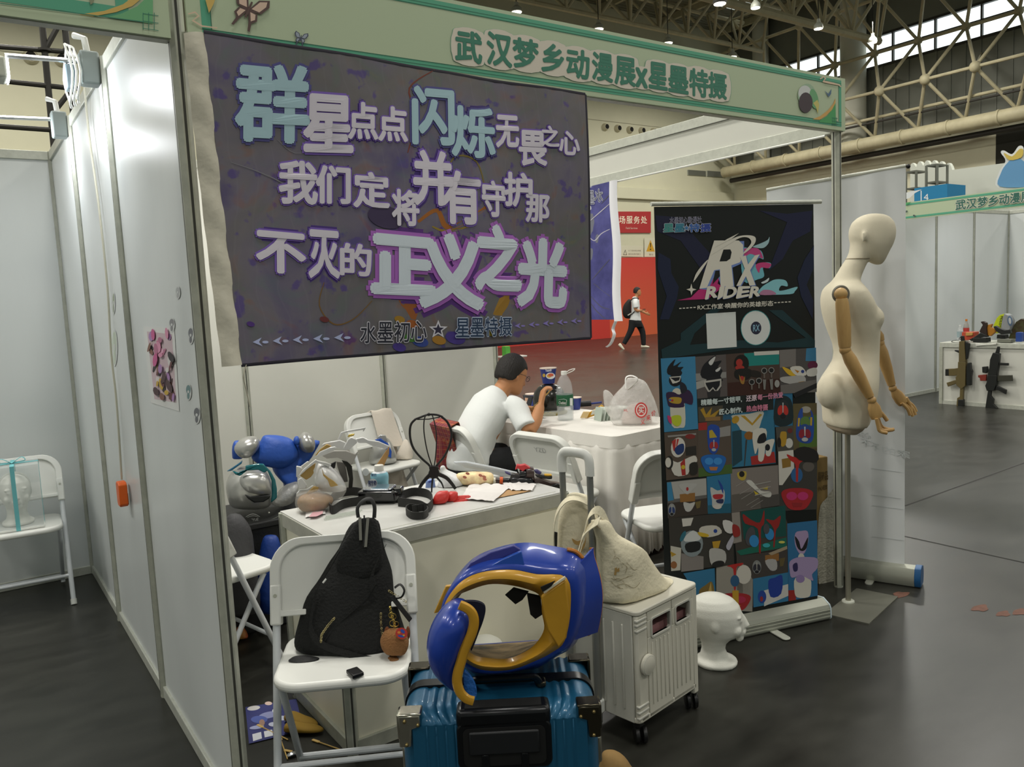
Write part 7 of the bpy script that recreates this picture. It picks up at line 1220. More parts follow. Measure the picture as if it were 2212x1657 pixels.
ph = ztb(1140, 893); pt = thing('smartphone', 'black smartphone propped up playing a video on the table', 'phone', ph); pl_ = PL(ph, 0, (-.75, -.6, .35)); plate('body', pt, BLACK, pl_, [(1129, 853), (1152, 856), (1144, 888), (1138, 886)], .008, .002); pr = Print(PL(ph, .005, (-.75, -.6, .35)), 1); pr.poly('22262c', [(1130, 855), (1150, 857.5), (1143, 886), (1138, 884)]).poly('c9a084', [(1134, 859), (1141, 860), (1137, 872), (1134, 868)]).poly('d8d4cc', [(1133, 866), (1138, 866), (1136, 874)]); pr.build('screen', pt)
fo = ztb(1178, 897); ft = thing('takeout_tray', 'clear takeout tray of chopped vegetables before the black helmet', 'food tray', fo); FM = Matrix.Translation(fo) @ Matrix.Rotation(R(-30), 4, 'Z')
MB().rings([[FM @ V(x*s, y*s, z) for x, y in rrect(-.085, .085, -.06, .06, .02)] for s, z in ((.8, 0), (1, .035), (1.03, .036), (.97, .034), (.78, .004))], cap=False).build('tray', CLR, ft, smooth=40); mb = MB()
for k in range(40): mb.ball(FM @ V(rnd.uniform(-.065, .065), rnd.uniform(-.042, .042), rnd.uniform(.012, .028)), (rnd.uniform(.008, .016), rnd.uniform(.006, .012), rnd.uniform(.005, .009)), 8)
o = mb.build('food', mat('greens', '8a8f4a', .6, var=1, vs=30, col2='b07a3a'), ft); o['kind'] = 'stuff'
f2 = ztb(1146, 905); f2t = thing('takeout_tray', 'takeout tray of fried noodles in front of the seated person', 'food tray', f2); FM = Matrix.Translation(f2) @ Matrix.Rotation(R(10), 4, 'Z')
MB().rings([[FM @ V(x*s, y*s, z) for x, y in rrect(-.08, .08, -.06, .06, .02)] for s, z in ((.8, 0), (1, .035), (1.03, .036), (.97, .034), (.78, .004))], cap=False).build('tray', mat('black_tray', '1d1c1a', .4), f2t, smooth=40); mb = MB()
for k in range(30): a = V(rnd.uniform(-.055, .055), rnd.uniform(-.04, .04), rnd.uniform(.025, .05)); mb.tube(smooth_path([FM @ (a+V(rnd.uniform(-.03, .03), rnd.uniform(-.03, .03), rnd.uniform(-.008, .01))) for _ in range(4)], 3), .003, 5)
o = mb.build('food', mat('noodles', '9a6a34', .5, var=.4, vs=40), f2t); o['kind'] = 'stuff'
to = ztb(1268, 878); tb_ = thing('hair_brush', 'black brush with a blue handle on the far side of the table', 'brush', to); tf = PL(to+V(0, 0, .012)); MB().tube([tf.p(1252, 873), tf.p(1277, 871)], .02, 14).build('brush_head', BLACK, tb_); MB().tube([tf.p(1276, 872), tf.p(1300, 869)], .007, 10).build('handle', ink('2f3a7c'), tb_)
yo = ztb(1284, 902); yt = thing('wipes_packet', 'yellow and white snack packets lying beside the plastic bag', 'packet', yo); yf = PL(yo+V(0, 0, .0))
for pts, c, t in (([(1263, 905), (1268, 894), (1300, 874), (1306, 880), (1290, 896)], 'd2a02e', 0), ([(1253, 903), (1260, 889), (1274, 889), (1268, 903)], 'd8bc86', .02), ([(1276, 897), (1280, 886), (1290, 884), (1288, 894)], 'cfd0c4', .012)): plate('packet', yt, ink(c), PL(yo, t), pts, .012, .003)
mo = ztb(1308, 908); mo_t = thing('mask_stack', 'fanned stack of white and green disposable strips on the table', 'strips', mo)
for k in range(7): MB().slab(lambda u, v, k=k: PL(mo, .0).p(lerp(1290+k*4, 1296+k*7.5, v), lerp(912, 880, math.sin(v*PI*.55)))+V(.02*(u-.5)+.01*k, .09*(u-.5), 0), 3, 10, .002).build('strip', ink('c9cfc6' if k % 2 else 'aebaae'), mo_t, smooth=60)
go = ztb(1375, 920); pg = thing('shopping_bag', 'translucent white shopping bag with a red round print on the table', 'bag', go); FILM = mat('bag_film', 'e4e2de', .25, alpha=.42, bump=1, bs=26)
gf = PL(go+V(.05, .06, 0)); gr_ = [(936, 1330, 1412, .05), (925, 1322, 1424, .08), (905, 1316, 1424, .09), (880, 1312, 1420, .085), (855, 1322, 1412, .07), (835, 1345, 1402, .05), (822, 1352, 1392, .03), (815, 1354, 1372, .012)]
blob('body', pg, FILM, gf, gr_, 28, 2.3, (.014, 12, 5), 1, ZC_); blob('handle_flap', pg, FILM, gf, [(905, 1316, 1345, .03), (880, 1304, 1336, .04), (855, 1302, 1328, .03), (840, 1302, 1312, .01)], 20, 2.2, (.008, 16, 2), 1, ZC_)
MB().tube(smooth_path([PL(go+V(.05, .06, 0), .05).p(*q) for q in ((1352, 840), (1352, 816), (1366, 812), (1378, 820), (1366, 834), (1356, 842))], 5), .006, 6, flat=(1, .3)).build('handle_loop', mat('film_edge', 'dcdad6', .4), pg)
blob('contents', pg, mat('pink_white_contents', 'c9b8b0', .7, var=.2, vs=12), gf, [(934, 1345, 1408, .03), (915, 1340, 1412, .05), (890, 1345, 1405, .05), (870, 1360, 1395, .03)], 20, 2.2, (.01, 14, 8), 1, ZC_)
pr = Print(PL(go+V(.05, .06, 0), .1), 1); RDP = 'c2403e'; pr.poly(RDP, ell(1385, 886, 14, 17)).poly('dcd6d0', ell(1385, 886, 11, 13.5)).poly(RDP, ell(1385, 886, 9, 11)).text('dcd6d0', '买', [(1379, 879), (1391, 879), (1391, 893), (1379, 893)], .02)
for ch, x, y in (('义', 1388, 912), ('来', 1400, 903), ('价', 1411, 893)): pr.text(RDP, ch, [(x-4, y-5), (x+5, y-8), (x+5, y+4), (x-4, y+6)], .02)
pr.text(RDP, 'WL', [(1347, 884), (1356, 884), (1356, 889), (1347, 889)], .02); pr.build('print', pg)
# ---------------------------------------------------------------- things on the floor of the booth
fl_p = Flat((0, 0, .003), (0, 0, 1)); po = thing('floor_poster', 'blue printed poster lying on the floor inside the booth', 'poster', FZ(590, 1560)); pr = Print(fl_p, .5)
pr.poly('2a2f6a', [(530, 1528), (640, 1510), (656, 1578), (538, 1607)])
for c, q in (('c9c6c4', ell(548, 1530, 14, 5, -8)), ('8a8fb8', ell(580, 1545, 22, 7, -12)), ('c9b0a4', ell(580, 1520, 8, 4)), ('d0d4dc', ell(598, 1536, 10, 6)), ('4a5aa0', ell(560, 1555, 18, 8)), ('b8bcd0', ell(610, 1552, 14, 5)), ('d4d6dc', [(545, 1587), (564, 1582), (566, 1596), (547, 1602)]), ('d4d6dc', [(570, 1581), (588, 1577), (590, 1590), (572, 1594)]), ('9aa0c4', ell(555, 1572, 16, 4, -8)), ('9a7a6a', ell(566, 1562, 6, 7)), ('b8bcd0', ell(592, 1566, 12, 5))): pr.poly(c, q)
pr.build('print', po)
sh_ = mat('mustard_suede', '8f7020', .8); 
for i, (u, v, a, lab) in enumerate(((650, 1564, -30, 'mustard yellow slipper with its open cuff by the chair leg'), (655, 1582, -10, 'mustard yellow slipper lying nearer the camera by the chair leg'))):
    q = FZ(u, v, .002); t = thing('slipper', lab, 'shoe', q, group='mustard slippers'); Mq = Matrix.Translation(q) @ Matrix.Rotation(R(a-30), 4, 'Z')
    MB().loft([(Mq @ V(x, 0, .004+h*.5), (Mq.to_3x3() @ V(0, w_, 0)), V(0, 0, h*.5), 2.2) for x, w_, h in ((-.07, .012, .02), (-.06, .024, .036), (-.03, .028, .034), (.0, .026, .024), (.03, .028, .022), (.06, .02, .016), (.078, .006, .01))], 18).build('upper', sh_, t, smooth=80, sub=1)
BAM = mat('bamboo', 'c2a25c', .6)
for i, (a, b) in enumerate((((560, 1568), (622, 1598)), ((605, 1593), (621, 1640)), ((620, 1622), (690, 1637)), ((680, 1600), (760, 1628)))):
    p, q = FZ(*a, .004), FZ(*b, .004); t = thing('bamboo_skewer', 'flat-headed bamboo skewer on the floor, '+['lying across the blue poster', 'pointing at the camera beside the chair leg', 'lying under the chair stretcher', 'longest one, before the counter corner'][i], 'skewer', p, group='bamboo skewers'); d = (q-p).normalized()
    MB().tube([p, q], .0022, 6).build('stick', BAM, t); Mq = frame(p, d, ez=(0, 0, 1)); MB().prism(rrect(-.012, .022, -.005, .005, .002), -.001, .002, Mq).build('paddle', BAM, t)
q = FZ(633, 1634, .0); t = thing('foil_wrapper', 'crumpled silver foil wrapper among the skewers on the floor', 'wrapper', q); squash(MB().ball(q+V(0, 0, .008), (.02, .012, .007), 14), .006, 60, 2).build('foil', mat('foil', 'c9ccd0', .2, .95), t, smooth=20)
t = thing('power_cable', 'black cable running along the floor behind the front folding chair', 'cable', FZ(560, 1288)); MB().tube(smooth_path([FZ(505, 1292, .005), FZ(560, 1290, .005), FZ(610, 1282, .005), FZ(640, 1275, .005), FZ(700, 1262, .005)], 5), .005, 8).build('cable', BLACK, t)
t = thing('snack_bag', 'red and gold snack wrapper on the floor under the white chair', 'wrapper', FZ(520, 1370)); blob('wrapper', t, mat('red_gold_wrap', 'a03028', .35, var=1, vs=22, col2='c09a50'), PL(FZ(522, 1380)), [(1384, 508, 532, .02), (1374, 506, 536, .04), (1360, 508, 530, .03), (1352, 512, 522, .008)], 18, 2.2, (.01, 20, 3), 1, .002)
t = thing('paper_bag', 'brown paper bag on the floor beside the suitcase at the frame edge', 'bag', FZ(1335, 1660)); blob('bag', t, mat('brown_paper', '8f7244', .85, bump=.4, bs=20), PL(FZ(1328, 1670)), [(1700, 1285, 1375, .05), (1672, 1290, 1366, .06), (1650, 1296, 1358, .05), (1634, 1300, 1345, .035), (1623, 1305, 1330, .012)], 20, 2.6, (.008, 16, 3), 1, .002)
# ---------------------------------------------------------------- mannequin with wooden arms
mo_ = V(2.844, -.153, 0); mn = thing('mannequin', 'cream torso mannequin with jointed wooden arms on a metal pole and plate', 'mannequin', mo_)
fwd = V(.819, -.573, 0); lat = V(.573, .819, 0); Zq = ZM(1740, 440, .314); MQ = lambda t: Flat(mo_-lat*t, -lat)
MCL = mat('mannequin_cloth', 'd3cbb4', .85, bump=.12, bs=300, var=.03, vs=6); WOOD = mat('pale_wood', 'b8965f', .45, var=.2, vs=14, stretch=(1, 1, .2), col2='a47f4c')
def msec(rows): # (y, back, front, half width)
    out = []
    for y, b, f, hw in rows: p, q = MQ(0).p(*Zq((b, y))[0]), MQ(0).p(*Zq((f, y))[0]); out.append(((p+q)/2, (q-p)/2, lat*hw, 2.15))
    return out
mb = MB()
mb.loft(msec([(68, 440, 500, .015), (78, 400, 545, .045), (95, 365, 575, .062), (130, 325, 603, .075), (180, 306, 614, .081), (230, 304, 610, .082), (280, 318, 594, .078), (320, 345, 572, .07), (360, 390, 553, .058), (390, 430, 540, .045), (412, 460, 528, .03), (421, 485, 515, .012)][::-1]), 36)
mb.loft(msec([(250, 318, 440, .05), (300, 312, 440, .054), (340, 305, 440, .054), (380, 285, 430, .053), (430, 250, 408, .052), (480, 222, 385, .054), (530, 190, 366, .065), (570, 165, 366, .085)][::-1]), 30)
mb.loft(msec([(525, 205, 362, .06), (545, 180, 368, .10), (570, 162, 376, .14), (600, 146, 392, .165), (650, 134, 425, .172), (700, 131, 452, .168), (750, 136, 470, .16), (800, 146, 482, .15), (850, 160, 488, .142), (900, 178, 489, .132), (960, 201, 488, .122), (1020, 212, 487, .118), (1080, 205, 484, .124), (1140, 170, 480, .14), (1200, 132, 477, .156), (1250, 110, 472, .165), (1300, 105, 463, .168), (1350, 116, 450, .165), (1400, 138, 438, .158), (1450, 141, 425, .152), (1500, 141, 408, .146), (1525, 150, 390, .14)][::-1]), 40)
for s in (-1, 1):
    c = MQ(-s*.072).p(*Zq((440, 790))[0]); mb.ball(c, (.07, .062, .062), 20); mb.ball(MQ(-s*.075).p(*Zq((178, 1290))[0]), (.068, .068, .085), 18)
c = MQ(.082).p(*Zq((402, 228))[0]); mb.ball(c, (.016, .008, .03), 12)
mb.build('torso', MCL, mn, remesh=.009, smoothit=8)
o = MB().loft(msec([(1520, 160, 385, .13), (1545, 168, 365, .12), (1568, 205, 330, .10)][::-1]), 30).build('hip_cap', mat('cap_cloth', 'a89a84', .8), mn)
for y, b, f, hw in ((378, 287, 432, .0535), ):
    a = msec([(y, b-3, f+3, hw+.003), (y+4, b-6, f+1, hw+.003)]); MB().loft(a, 30).build('neck_seam', mat('seam_brown', '8a7f6a', .8), mn)
MB().lathe([(0, .004), (.0125, .004), (.0125, .83), (0, .83)], 18, Matrix.Translation(mo_)).build('pole', mat('steel_pole', '9a9788', .35, .7), mn)
MB().lathe([(0, .004), (.03, .004), (.028, .012), (0, .014)], 18, Matrix.Translation(mo_)).build('pole_socket', ALU, mn)
pa, pb_, pc_ = FZ(1781, 1328), FZ(1877, 1350), FZ(1940, 1291); pdx = (pa-pb_); MB().prism([(q.x, q.y) for q in (pb_, pc_, pc_+pdx*.98, pa)], 0, .006).build('base_plate', mat('steel_plate', '75756a', .4, .5), mn, smooth=0)
def arm(t, sh, el, el2, wr, ha, th_, fingers, vis):
    f = MQ(t); P = lambda x, y, dt=0: MQ(t+dt).p(*Zq((x, y))[0])
    def limb(pts, rad, nm): MB().tube([P(*p) for p in pts], rad, 18).build(nm, WOOD, mn)
    if sh:
        o = MB().lathe([(0, -.006), (.036, -.006), (.04, 0), (.036, .008), (0, .008)], 26, Matrix.Translation(P(*sh, -.035)) @ frame((0, 0, 0), fwd, ez=-lat)).build('shoulder_socket', mat('socket_grey', '6f6c60', .6), mn)
        MB().ball(P(*sh, -.012), .0285, 18).build('shoulder_ball', WOOD, mn)
        limb([(sh[0]+6, sh[1]+30), (sh[0]+8, sh[1]+60), ((sh[0]+el[0])/2+4, (sh[1]+el[1])/2), (el[0]-3, el[1]-40), (el[0], el[1]-18)], [.024, .028, .031, .027, .025], 'upper_arm')
    MB().ball(P(*el), .0255, 16).build('elbow_ball', WOOD, mn)
    limb([(el[0]+4, el[1]+8), lerp(V(*el), V(*wr), .2)[:], lerp(V(*el), V(*wr), .55)[:], lerp(V(*el), V(*wr), .93)[:]], [.022, .029, .027, .019], 'forearm')
    MB().ball(P(*wr), .0195, 14).build('wrist_ball', WOOD, mn)
    d = (V(*ha)-V(*wr)); mb = MB(); a, b = P(*lerp(V(*wr), V(*ha), .12)), P(*ha); ax = (b-a).normalized(); sd = ax.cross(lat).normalized()
    mb.loft([(lerp(a, b, k), sd*w1, lat*w2, 3) for k, w1, w2 in ((0, .016, .014), (.3, .026, .017), (.75, .028, .018), (1, .024, .015))], 18); mb.build('palm', WOOD, mn)
    MB().tube(smooth_path([P(*p, .004) for p in th_], 4), [.0095]*4+[.0085]*(4*(len(th_)-1)+1-4), 10).build('thumb', WOOD, mn)
    for i, fg in enumerate(fingers): MB().tube(smooth_path([P(*p, .024-.016*i) for p in fg], 4), .0078, 10).build('finger', WOOD, mn)
arm(.195, (243, 622), (273, 1006), None, (456, 1352), (492, 1475), ((505, 1430), (530, 1450), (562, 1492)), (((488, 1478), (500, 1530), (512, 1565), (560, 1578)), ((492, 1478), (505, 1535), (525, 1562), (600, 1556)), ((496, 1480), (512, 1538), (540, 1560), (608, 1552)), ((500, 1480), (518, 1525), (545, 1545), (590, 1555))), 1)
arm(-.195, (300, 640), (506, 960), None, (600, 1270), (672, 1375), ((690, 1335), (715, 1380), (728, 1430)), (((660, 1372), (700, 1410), (720, 1455)), ((672, 1370), (715, 1410), (738, 1462)), ((682, 1362), (730, 1400), (756, 1452)), ((690, 1350), (738, 1388), (762, 1430))), 0)
# ---------------------------------------------------------------- people
SKIN = mat('skin', 'b98258', .55, var=.06, vs=20); HAIR = mat('black_hair', '191512', .6, bump=.6, bs=160, stretch=(1, 1, .25)); TEE = mat('white_shirt', 'dfe2e0', .85, bump=.15, bs=30); TRS = mat('black_trousers', '16181a', .85, bump=.15, bs=60)
def head_mesh(mb, c, f, up, k=1.0):
    """skull, jaw, nose, brow, ears: f = facing, up = crown direction"""
    f = Vector(f).normalized(); up = Vector(up); up = (up-f*up.dot(f)).normalized(); l = up.cross(f)
    S = lambda z, x, a, b: (Vector(c)+(up*z+f*x)*k, f*a*k, l*b*k, 2.15)
    mb.loft([S(-.118, .05, .02, .02), S(-.108, .045, .045, .036), S(-.085, .025, .07, .052), S(-.05, .008, .086, .064), S(-.01, 0, .094, .071), S(.03, -.004, .098, .075), S(.065, -.008, .092, .07), S(.09, -.01, .072, .055), S(.108, -.012, .04, .03), S(.113, -.012, .012, .01)], 28)
    mb.loft([S(-.045, .092, .014, .016), S(-.035, .098, .016, .016), S(-.01, .092, .012, .011), S(.012, .086, .01, .01)], 12)      # nose
    mb.loft([S(-.075, .084, .01, .02), S(-.068, .09, .01, .022), S(-.06, .088, .01, .02)], 12)                                       # lips
    for s in (-1, 1):
        mb.loft([S(-.03, .0, .012, .004), S(-.03, -.002, .016, .006)], 8) if 0 else mb.ball(Vector(c)+(l*s*.074+up*-.015-f*.005)*k, (.014*k, .014*k, .027*k), 12)
    return f, up, l
def hand_mesh(mb, w, d, side, up, k=1.0, curl=.8):
    """palm and five separate bent fingers; d = hand direction, side = towards the thumb, up = back of the hand"""
    d, up = Vector(d).normalized(), Vector(up).normalized(); side = Vector(side); side = (side-d*side.dot(d)).normalized(); up = d.cross(side) if d.cross(side).dot(up) > 0 else side.cross(d)
    w = Vector(w); mb.loft([(w+d*x*k, side*a*k, up*b*k, 2.6) for x, a, b in ((-.02, .026, .02), (.015, .03, .016), (.05, .04, .016), (.085, .041, .013), (.095, .038, .01))], 16)
    for i, (o_, ln) in enumerate(((.029, .068), (.010, .078), (-.010, .072), (-.028, .056))):
        p = w+(d*.085+side*o_)*k; ang = 0; pts = [p]
        for sgm in (.45, .32, .23): ang += curl*(.5+.12*i); pts.append(pts[-1]+(d*math.cos(ang)-up*math.sin(ang))*ln*sgm*k)
        mb.tube(smooth_path(pts, 3), [.0088*k]*7+[.0078*k]*3, 10)
    p = w+(d*.02+side*.03)*k; mb.tube(smooth_path([p, p+(d*.025+side*.026-up*.01)*k, p+(d*.052+side*.03-up*.02)*k, p+(d*.07+side*.018-up*.03)*k], 3), [.0125*k]*4+[.0095*k]*6, 10)
def limb(mb, pts, rad, n=16): mb.tube(smooth_path(pts, 5), [rad_at(rad, i/(5*(len(pts)-1))) for i in range(5*(len(pts)-1)+1)], n)
def rad_at(r, t): x = t*(len(r)-1); i = min(int(x), len(r)-2); return lerp(r[i], r[i+1], x-i)
# the seated person, seen from behind, eating at the clothed table
def at(u, v, y): return FY(u, v, y)
pe = thing('person', 'seated person in a white t-shirt with short black hair and glasses, eating with chopsticks', 'person', (2.02, 1.85, .447))
pelv = V(2.0, 1.86, .53); F0 = V(.985, -.17, 0); Lp = V(.17, .985, 0)
hd = V(2.325, 1.85, 1.058); hfc = V(.93, -.10, -.42)
mb = MB(); f_, u_, l_ = head_mesh(mb, hd, hfc, (.35, 0, .93), 1.0)
mb.tube(smooth_path([V(2.20, 1.86, .88), V(2.235, 1.86, .95), hd+V(-.035, .01, -.05)], 4), [.066]*3+[.056]*6, 16)
mb.loft([(pelv+V(-.02, 0, -.06), F0*.11, Lp*.155), (pelv, F0*.12, Lp*.17), (pelv+V(.03, 0, .12), F0*.11, Lp*.155), (V(2.1, 1.86, .76), V(.09, 0, -.06), Lp*.17), (V(2.18, 1.86, .87), V(.07, 0, -.07), Lp*.17), (V(2.215, 1.86, .93), V(.05, 0, -.05), Lp*.08)], 24)
rs, re, rw = V(2.225, 1.675, .865), V(2.225, 1.56, .735), V(2.34, 1.585, .875)
ls, le, lw_ = V(2.235, 2.04, .86), V(2.36, 2.14, .765), V(2.53, 2.03, .80)
limb(mb, [rs, lerp(rs, re, .55)+V(-.01, -.02, 0), re], [.05, .047, .04]); limb(mb, [re, lerp(re, rw, .4)+V(.012, -.004, 0), rw], [.042, .041, .028])
limb(mb, [ls, lerp(ls, le, .5), le], [.05, .046, .04]); limb(mb, [le, lerp(le, lw_, .4), lw_], [.042, .04, .027])
hand_mesh(mb, rw+V(.006, 0, .012), V(.35, .12, .9), V(.3, .9, -.1), V(-.4, -.5, .3), .95, .95); hand_mesh(mb, lw_, V(.9, -.3, -.15), V(.2, -.9, .3), V(0, 0, 1), .95, .6)
for s, hy in ((-1, 1.74), (1, 1.97)):
    hip, kn, an = pelv+V(.02, s*.095, -.0), V(2.43, hy, .50), V(2.30, hy, .09)
    limb(mb, [hip, lerp(hip, kn, .5)+V(0, 0, .01), kn], [.085, .08, .062]); limb(mb, [kn, lerp(kn, an, .4), an], [.06, .056, .04]); mb.loft([(an+V(x, 0, z), V(0, .04, 0)*w_, V(0, 0, h)) for x, w_, h, z in ((-.05, .7, .03, -.045), (.0, .9, .04, -.035), (.08, 1, .03, -.05), (.15, .8, .018, -.065))], 14)
mb.build('body', SKIN, pe, remesh=.0065, smoothit=3)
mb = MB()
mb.loft([(V(1.975, 1.86, .515), F0*.135, Lp*.178), (V(1.98, 1.86, .56), F0*.142, Lp*.185), (V(2.0, 1.86, .64), V(.138, 0, -.03), Lp*.182), (V(2.045, 1.86, .73), V(.122, 0, -.05), Lp*.185), (V(2.10, 1.86, .80), V(.105, 0, -.075), Lp*.195), (V(2.155, 1.86, .87), V(.085, 0, -.085), Lp*.19), (V(2.2, 1.86, .92), V(.062, 0, -.07), Lp*.13), (V(2.232, 1.86, .955), V(.048, 0, -.05), Lp*.07)], 32)
limb(mb, [rs+V(-.02, .05, .01), rs, lerp(rs, re, .5)+V(-.012, -.012, 0), lerp(rs, re, .82)+V(-.012, -.018, 0)], [.07, .07, .064, .066], 18); limb(mb, [ls+V(-.02, -.05, .01), ls, lerp(ls, le, .75)], [.07, .07, .064], 18)
for i, p in enumerate(mb.v): n_ = noise.noise(V(p.x*9, p.y*7, p.z*12)); mb.v[i] = p+V(n_*.007, n_*.005, n_*.004)
mb.build('t_shirt', TEE, pe, remesh=.008, smoothit=3)
mb = MB(); mb.loft([(pelv+V(-.03, 0, -.075), F0*.13, Lp*.172), (pelv+V(-.02, 0, -.0), F0*.13, Lp*.178), (pelv+V(-.02, 0, .05), F0*.12, Lp*.165)], 24)
for s, hy in ((-1, 1.74), (1, 1.97)):
    hip, kn, an = pelv+V(.02, s*.095, -.0), V(2.43, hy, .50), V(2.30, hy, .11); limb(mb, [hip, lerp(hip, kn, .5)+V(0, 0, .01), kn], [.098, .093, .075]); limb(mb, [kn, lerp(kn, an, .4), an], [.073, .07, .06])
mb.build('trousers', TRS, pe, remesh=.009, smoothit=3)
def hair(par, c, f, up, k=1.0, fringe=.05, low=-.05, m=HAIR):
    f, up = Vector(f).normalized(), Vector(up); up = (up-f*up.dot(f)).normalized(); l = up.cross(f); mb = MB(); n = 40; rings = []
    for i in range(11):
        t = i/10; r = []
        for j in range(n):
            a = 2*PI*j/n; fr = math.cos(a)                       # 1 at the face
            zl = lerp(low, fringe, max(0, min(1, (fr+.15)*1.6))); z = lerp(zl+.006*math.sin(a*13), .128, math.sin(t*PI/2)); s_ = math.sqrt(max(0, 1-((z+.0-.015)/.115)**2)) if z > .015 else 1-.12*((.015-z)/.1)**2*max(0, -fr+.3)
            r.append(Vector(c)+(up*z+f*(-.012+.108*fr*s_)+l*(.088*math.sin(a)*s_))*k)
        rings.append(r)
    mb.rings(rings, cap=True); return mb.build('hair', m, par, smooth=80, sub=1)
hair(pe, hd+u_*.005, f_, u_, 1.0, .045, -.075)
mb = MB()
for s in (-1, 1):
    c = hd+f_*.103+l_*s*.033+u_*.004; mb.tube([c+l_*.021*math.cos(t)+u_*.018*math.sin(t) for t in [2*PI*i/18 for i in range(18)]], .0016, 6, closed=True); mb.tube([c+l_*s*.021, hd+l_*s*.078+f_*.05+u_*.01, hd+l_*s*.08-f_*.005+u_*.006], .0016, 6)
mb.build('glasses', BLACK, pe)
ck = thing('chopsticks', 'pair of pale wooden chopsticks held in the seated person\'s right hand', 'chopsticks', rw+V(.03, .03, .10))
for s in (0, .008): MB().tube([FY(1188, 843, 1.62)+V(s, 0, s*.5), FY(1182, 850, 1.64)+V(s, 0, 0), FY(1150, 882, 1.86)+V(0, s, 0)], .0026, 6).build('chopstick', BAM, ck)
# the walker in the hall
wk = FZ(1370, 753); s0 = FY(1377, 620, wk.y); wm_ = thing('person', 'person in a white t-shirt and black trousers walking past the red hoarding with a backpack', 'person', (wk.x, wk.y, 0))
WF = PL((wk.x, wk.y, 0)); rgt = V(-WF.n.y, WF.n.x, 0); rgt = rgt if (ray(1400, 750)-ray(1300, 750)).dot(rgt) > 0 else -rgt; ZWk = ZM(1280, 600, .10259)
W_p = lambda x, y, t=0: PL((wk.x, wk.y, 0), t).p(*ZWk((x, y))[0])
mb = MB(); hc = W_p(945, 295); head_mesh(mb, hc, rgt, (0, 0, 1), .98); mb.tube([W_p(915, 420), W_p(930, 370), hc+V(0, 0, -.06)], [.062, .055, .055], 14)
def wsec(rows): return [((W_p(l, y)+W_p(r, y))/2, (W_p(r, y)-W_p(l, y))/2, WF.n*h, 2.3) for y, l, r, h in rows]
mb.loft(wsec([(900, 790, 1010, .14), (760, 820, 990, .14), (600, 820, 990, .16), (480, 825, 975, .17), (430, 850, 950, .11), (405, 870, 940, .05)]), 24)
limb(mb, [W_p(905, 490, .17), W_p(900, 600, .2), W_p(905, 680, .2)], [.05, .045, .04]); limb(mb, [W_p(905, 680, .2), W_p(960, 695, .19), W_p(1030, 690, .17)], [.042, .04, .028]); hand_mesh(mb, W_p(1030, 690, .17), rgt+V(0, 0, .1), -WF.n, V(0, 0, 1), .95, .5)
limb(mb, [W_p(930, 490, -.17), W_p(945, 620, -.18), W_p(990, 690, -.16)], [.05, .045, .038]); limb(mb, [W_p(990, 690, -.16), W_p(1070, 720, -.14), W_p(1115, 745, -.12)], [.04, .036, .026]); hand_mesh(mb, W_p(1115, 745, -.12), rgt+V(0, 0, -.45), V(0, 0, 1), WF.n, .95, .3)
LG = (((850, 900, .08), (800, 1120, .09), (660, 1390, .09)), ((930, 900, -.08), (1050, 1140, -.09), (1075, 1420, -.09)))
for a, b, c in LG: limb(mb, [W_p(*a), W_p(*b), W_p(*c)], [.085, .06, .042]); 
mb.build('body', SKIN, wm_, remesh=.011, smoothit=2)
mb = MB(); mb.loft(wsec([(905, 770, 1030, .165), (860, 780, 1020, .17), (740, 812, 1000, .17), (600, 815, 990, .185), (500, 812, 985, .2), (440, 830, 965, .15), (400, 850, 935, .07)]), 26); limb(mb, [W_p(910, 470, .15), W_p(905, 540, .2), W_p(915, 630, .21)], [.075, .075, .078]); limb(mb, [W_p(930, 470, -.15), W_p(940, 560, -.19), W_p(950, 620, -.19)], [.075, .07, .07]); mb.build('t_shirt', TEE, wm_, remesh=.013, smoothit=2)
mb = MB(); mb.loft(wsec([(1040, 800, 1060, .13), (960, 775, 1050, .165), (880, 780, 1020, .165)]), 24)
for a, b, c in LG: limb(mb, [W_p(*a), W_p(*b), W_p(*c)], [.115, .085, .062])
mb.build('trousers', TRS, wm_, remesh=.013, smoothit=2); hair(wm_, hc+V(0, 0, .01), rgt, (0, 0, 1), .98, .05, -.06)
for (ax, ay, at_), toe, lab in (((610, 1430, .09), (-.75), 'rear'), ((1060, 1450, -.09), 0, 'front')):
    a = W_p(ax, ay, at_); d = (rgt*math.cos(.75)-V(0, 0, 1)*math.sin(.75)) if lab == 'rear' else rgt; u2 = V(0, 0, 1)*(math.cos(.75)) + rgt*math.sin(.75) if lab == 'rear' else V(0, 0, 1)
    base = a-d*.03-u2*.02 if lab == 'rear' else V(*a.xy, .045)
    MB().loft([(base+d*x+u2*z, WF.n*w_, u2*h, 2.4) for x, w_, h, z in ((-.06, .03, .03, .0), (-.04, .042, .05, .012), (.04, .046, .042, .0), (.12, .046, .03, -.012), (.19, .03, .018, -.022))], 16).build('shoe', mat('cream_shoe', 'd8d2bc', .6), wm_, sub=1); 
bpk = thing('backpack', 'black backpack with a pale tag worn by the walking person', 'backpack', W_p(740, 850)); blob('body', bpk, mat('backpack_black', '1d1c1a', .8), PL((wk.x, wk.y, 0), 0), [(600+.10259*v, 1280+.10259*l, 1280+.10259*r, d) for v, l, r, d in [(862, 720, 800, .05), (840, 660, 815, .12), (760, 628, 812, .15), (660, 628, 812, .16), (570, 650, 812, .15), (500, 710, 812, .13), (465, 740, 808, .08), (450, 760, 790, .03)]], 24, 2.5)
plate('tag', bpk, ink('c9c4b4'), PL((wk.x, wk.y, 0), .155), ZWk((735, 785), (805, 740), (815, 755), (750, 800)), .01)
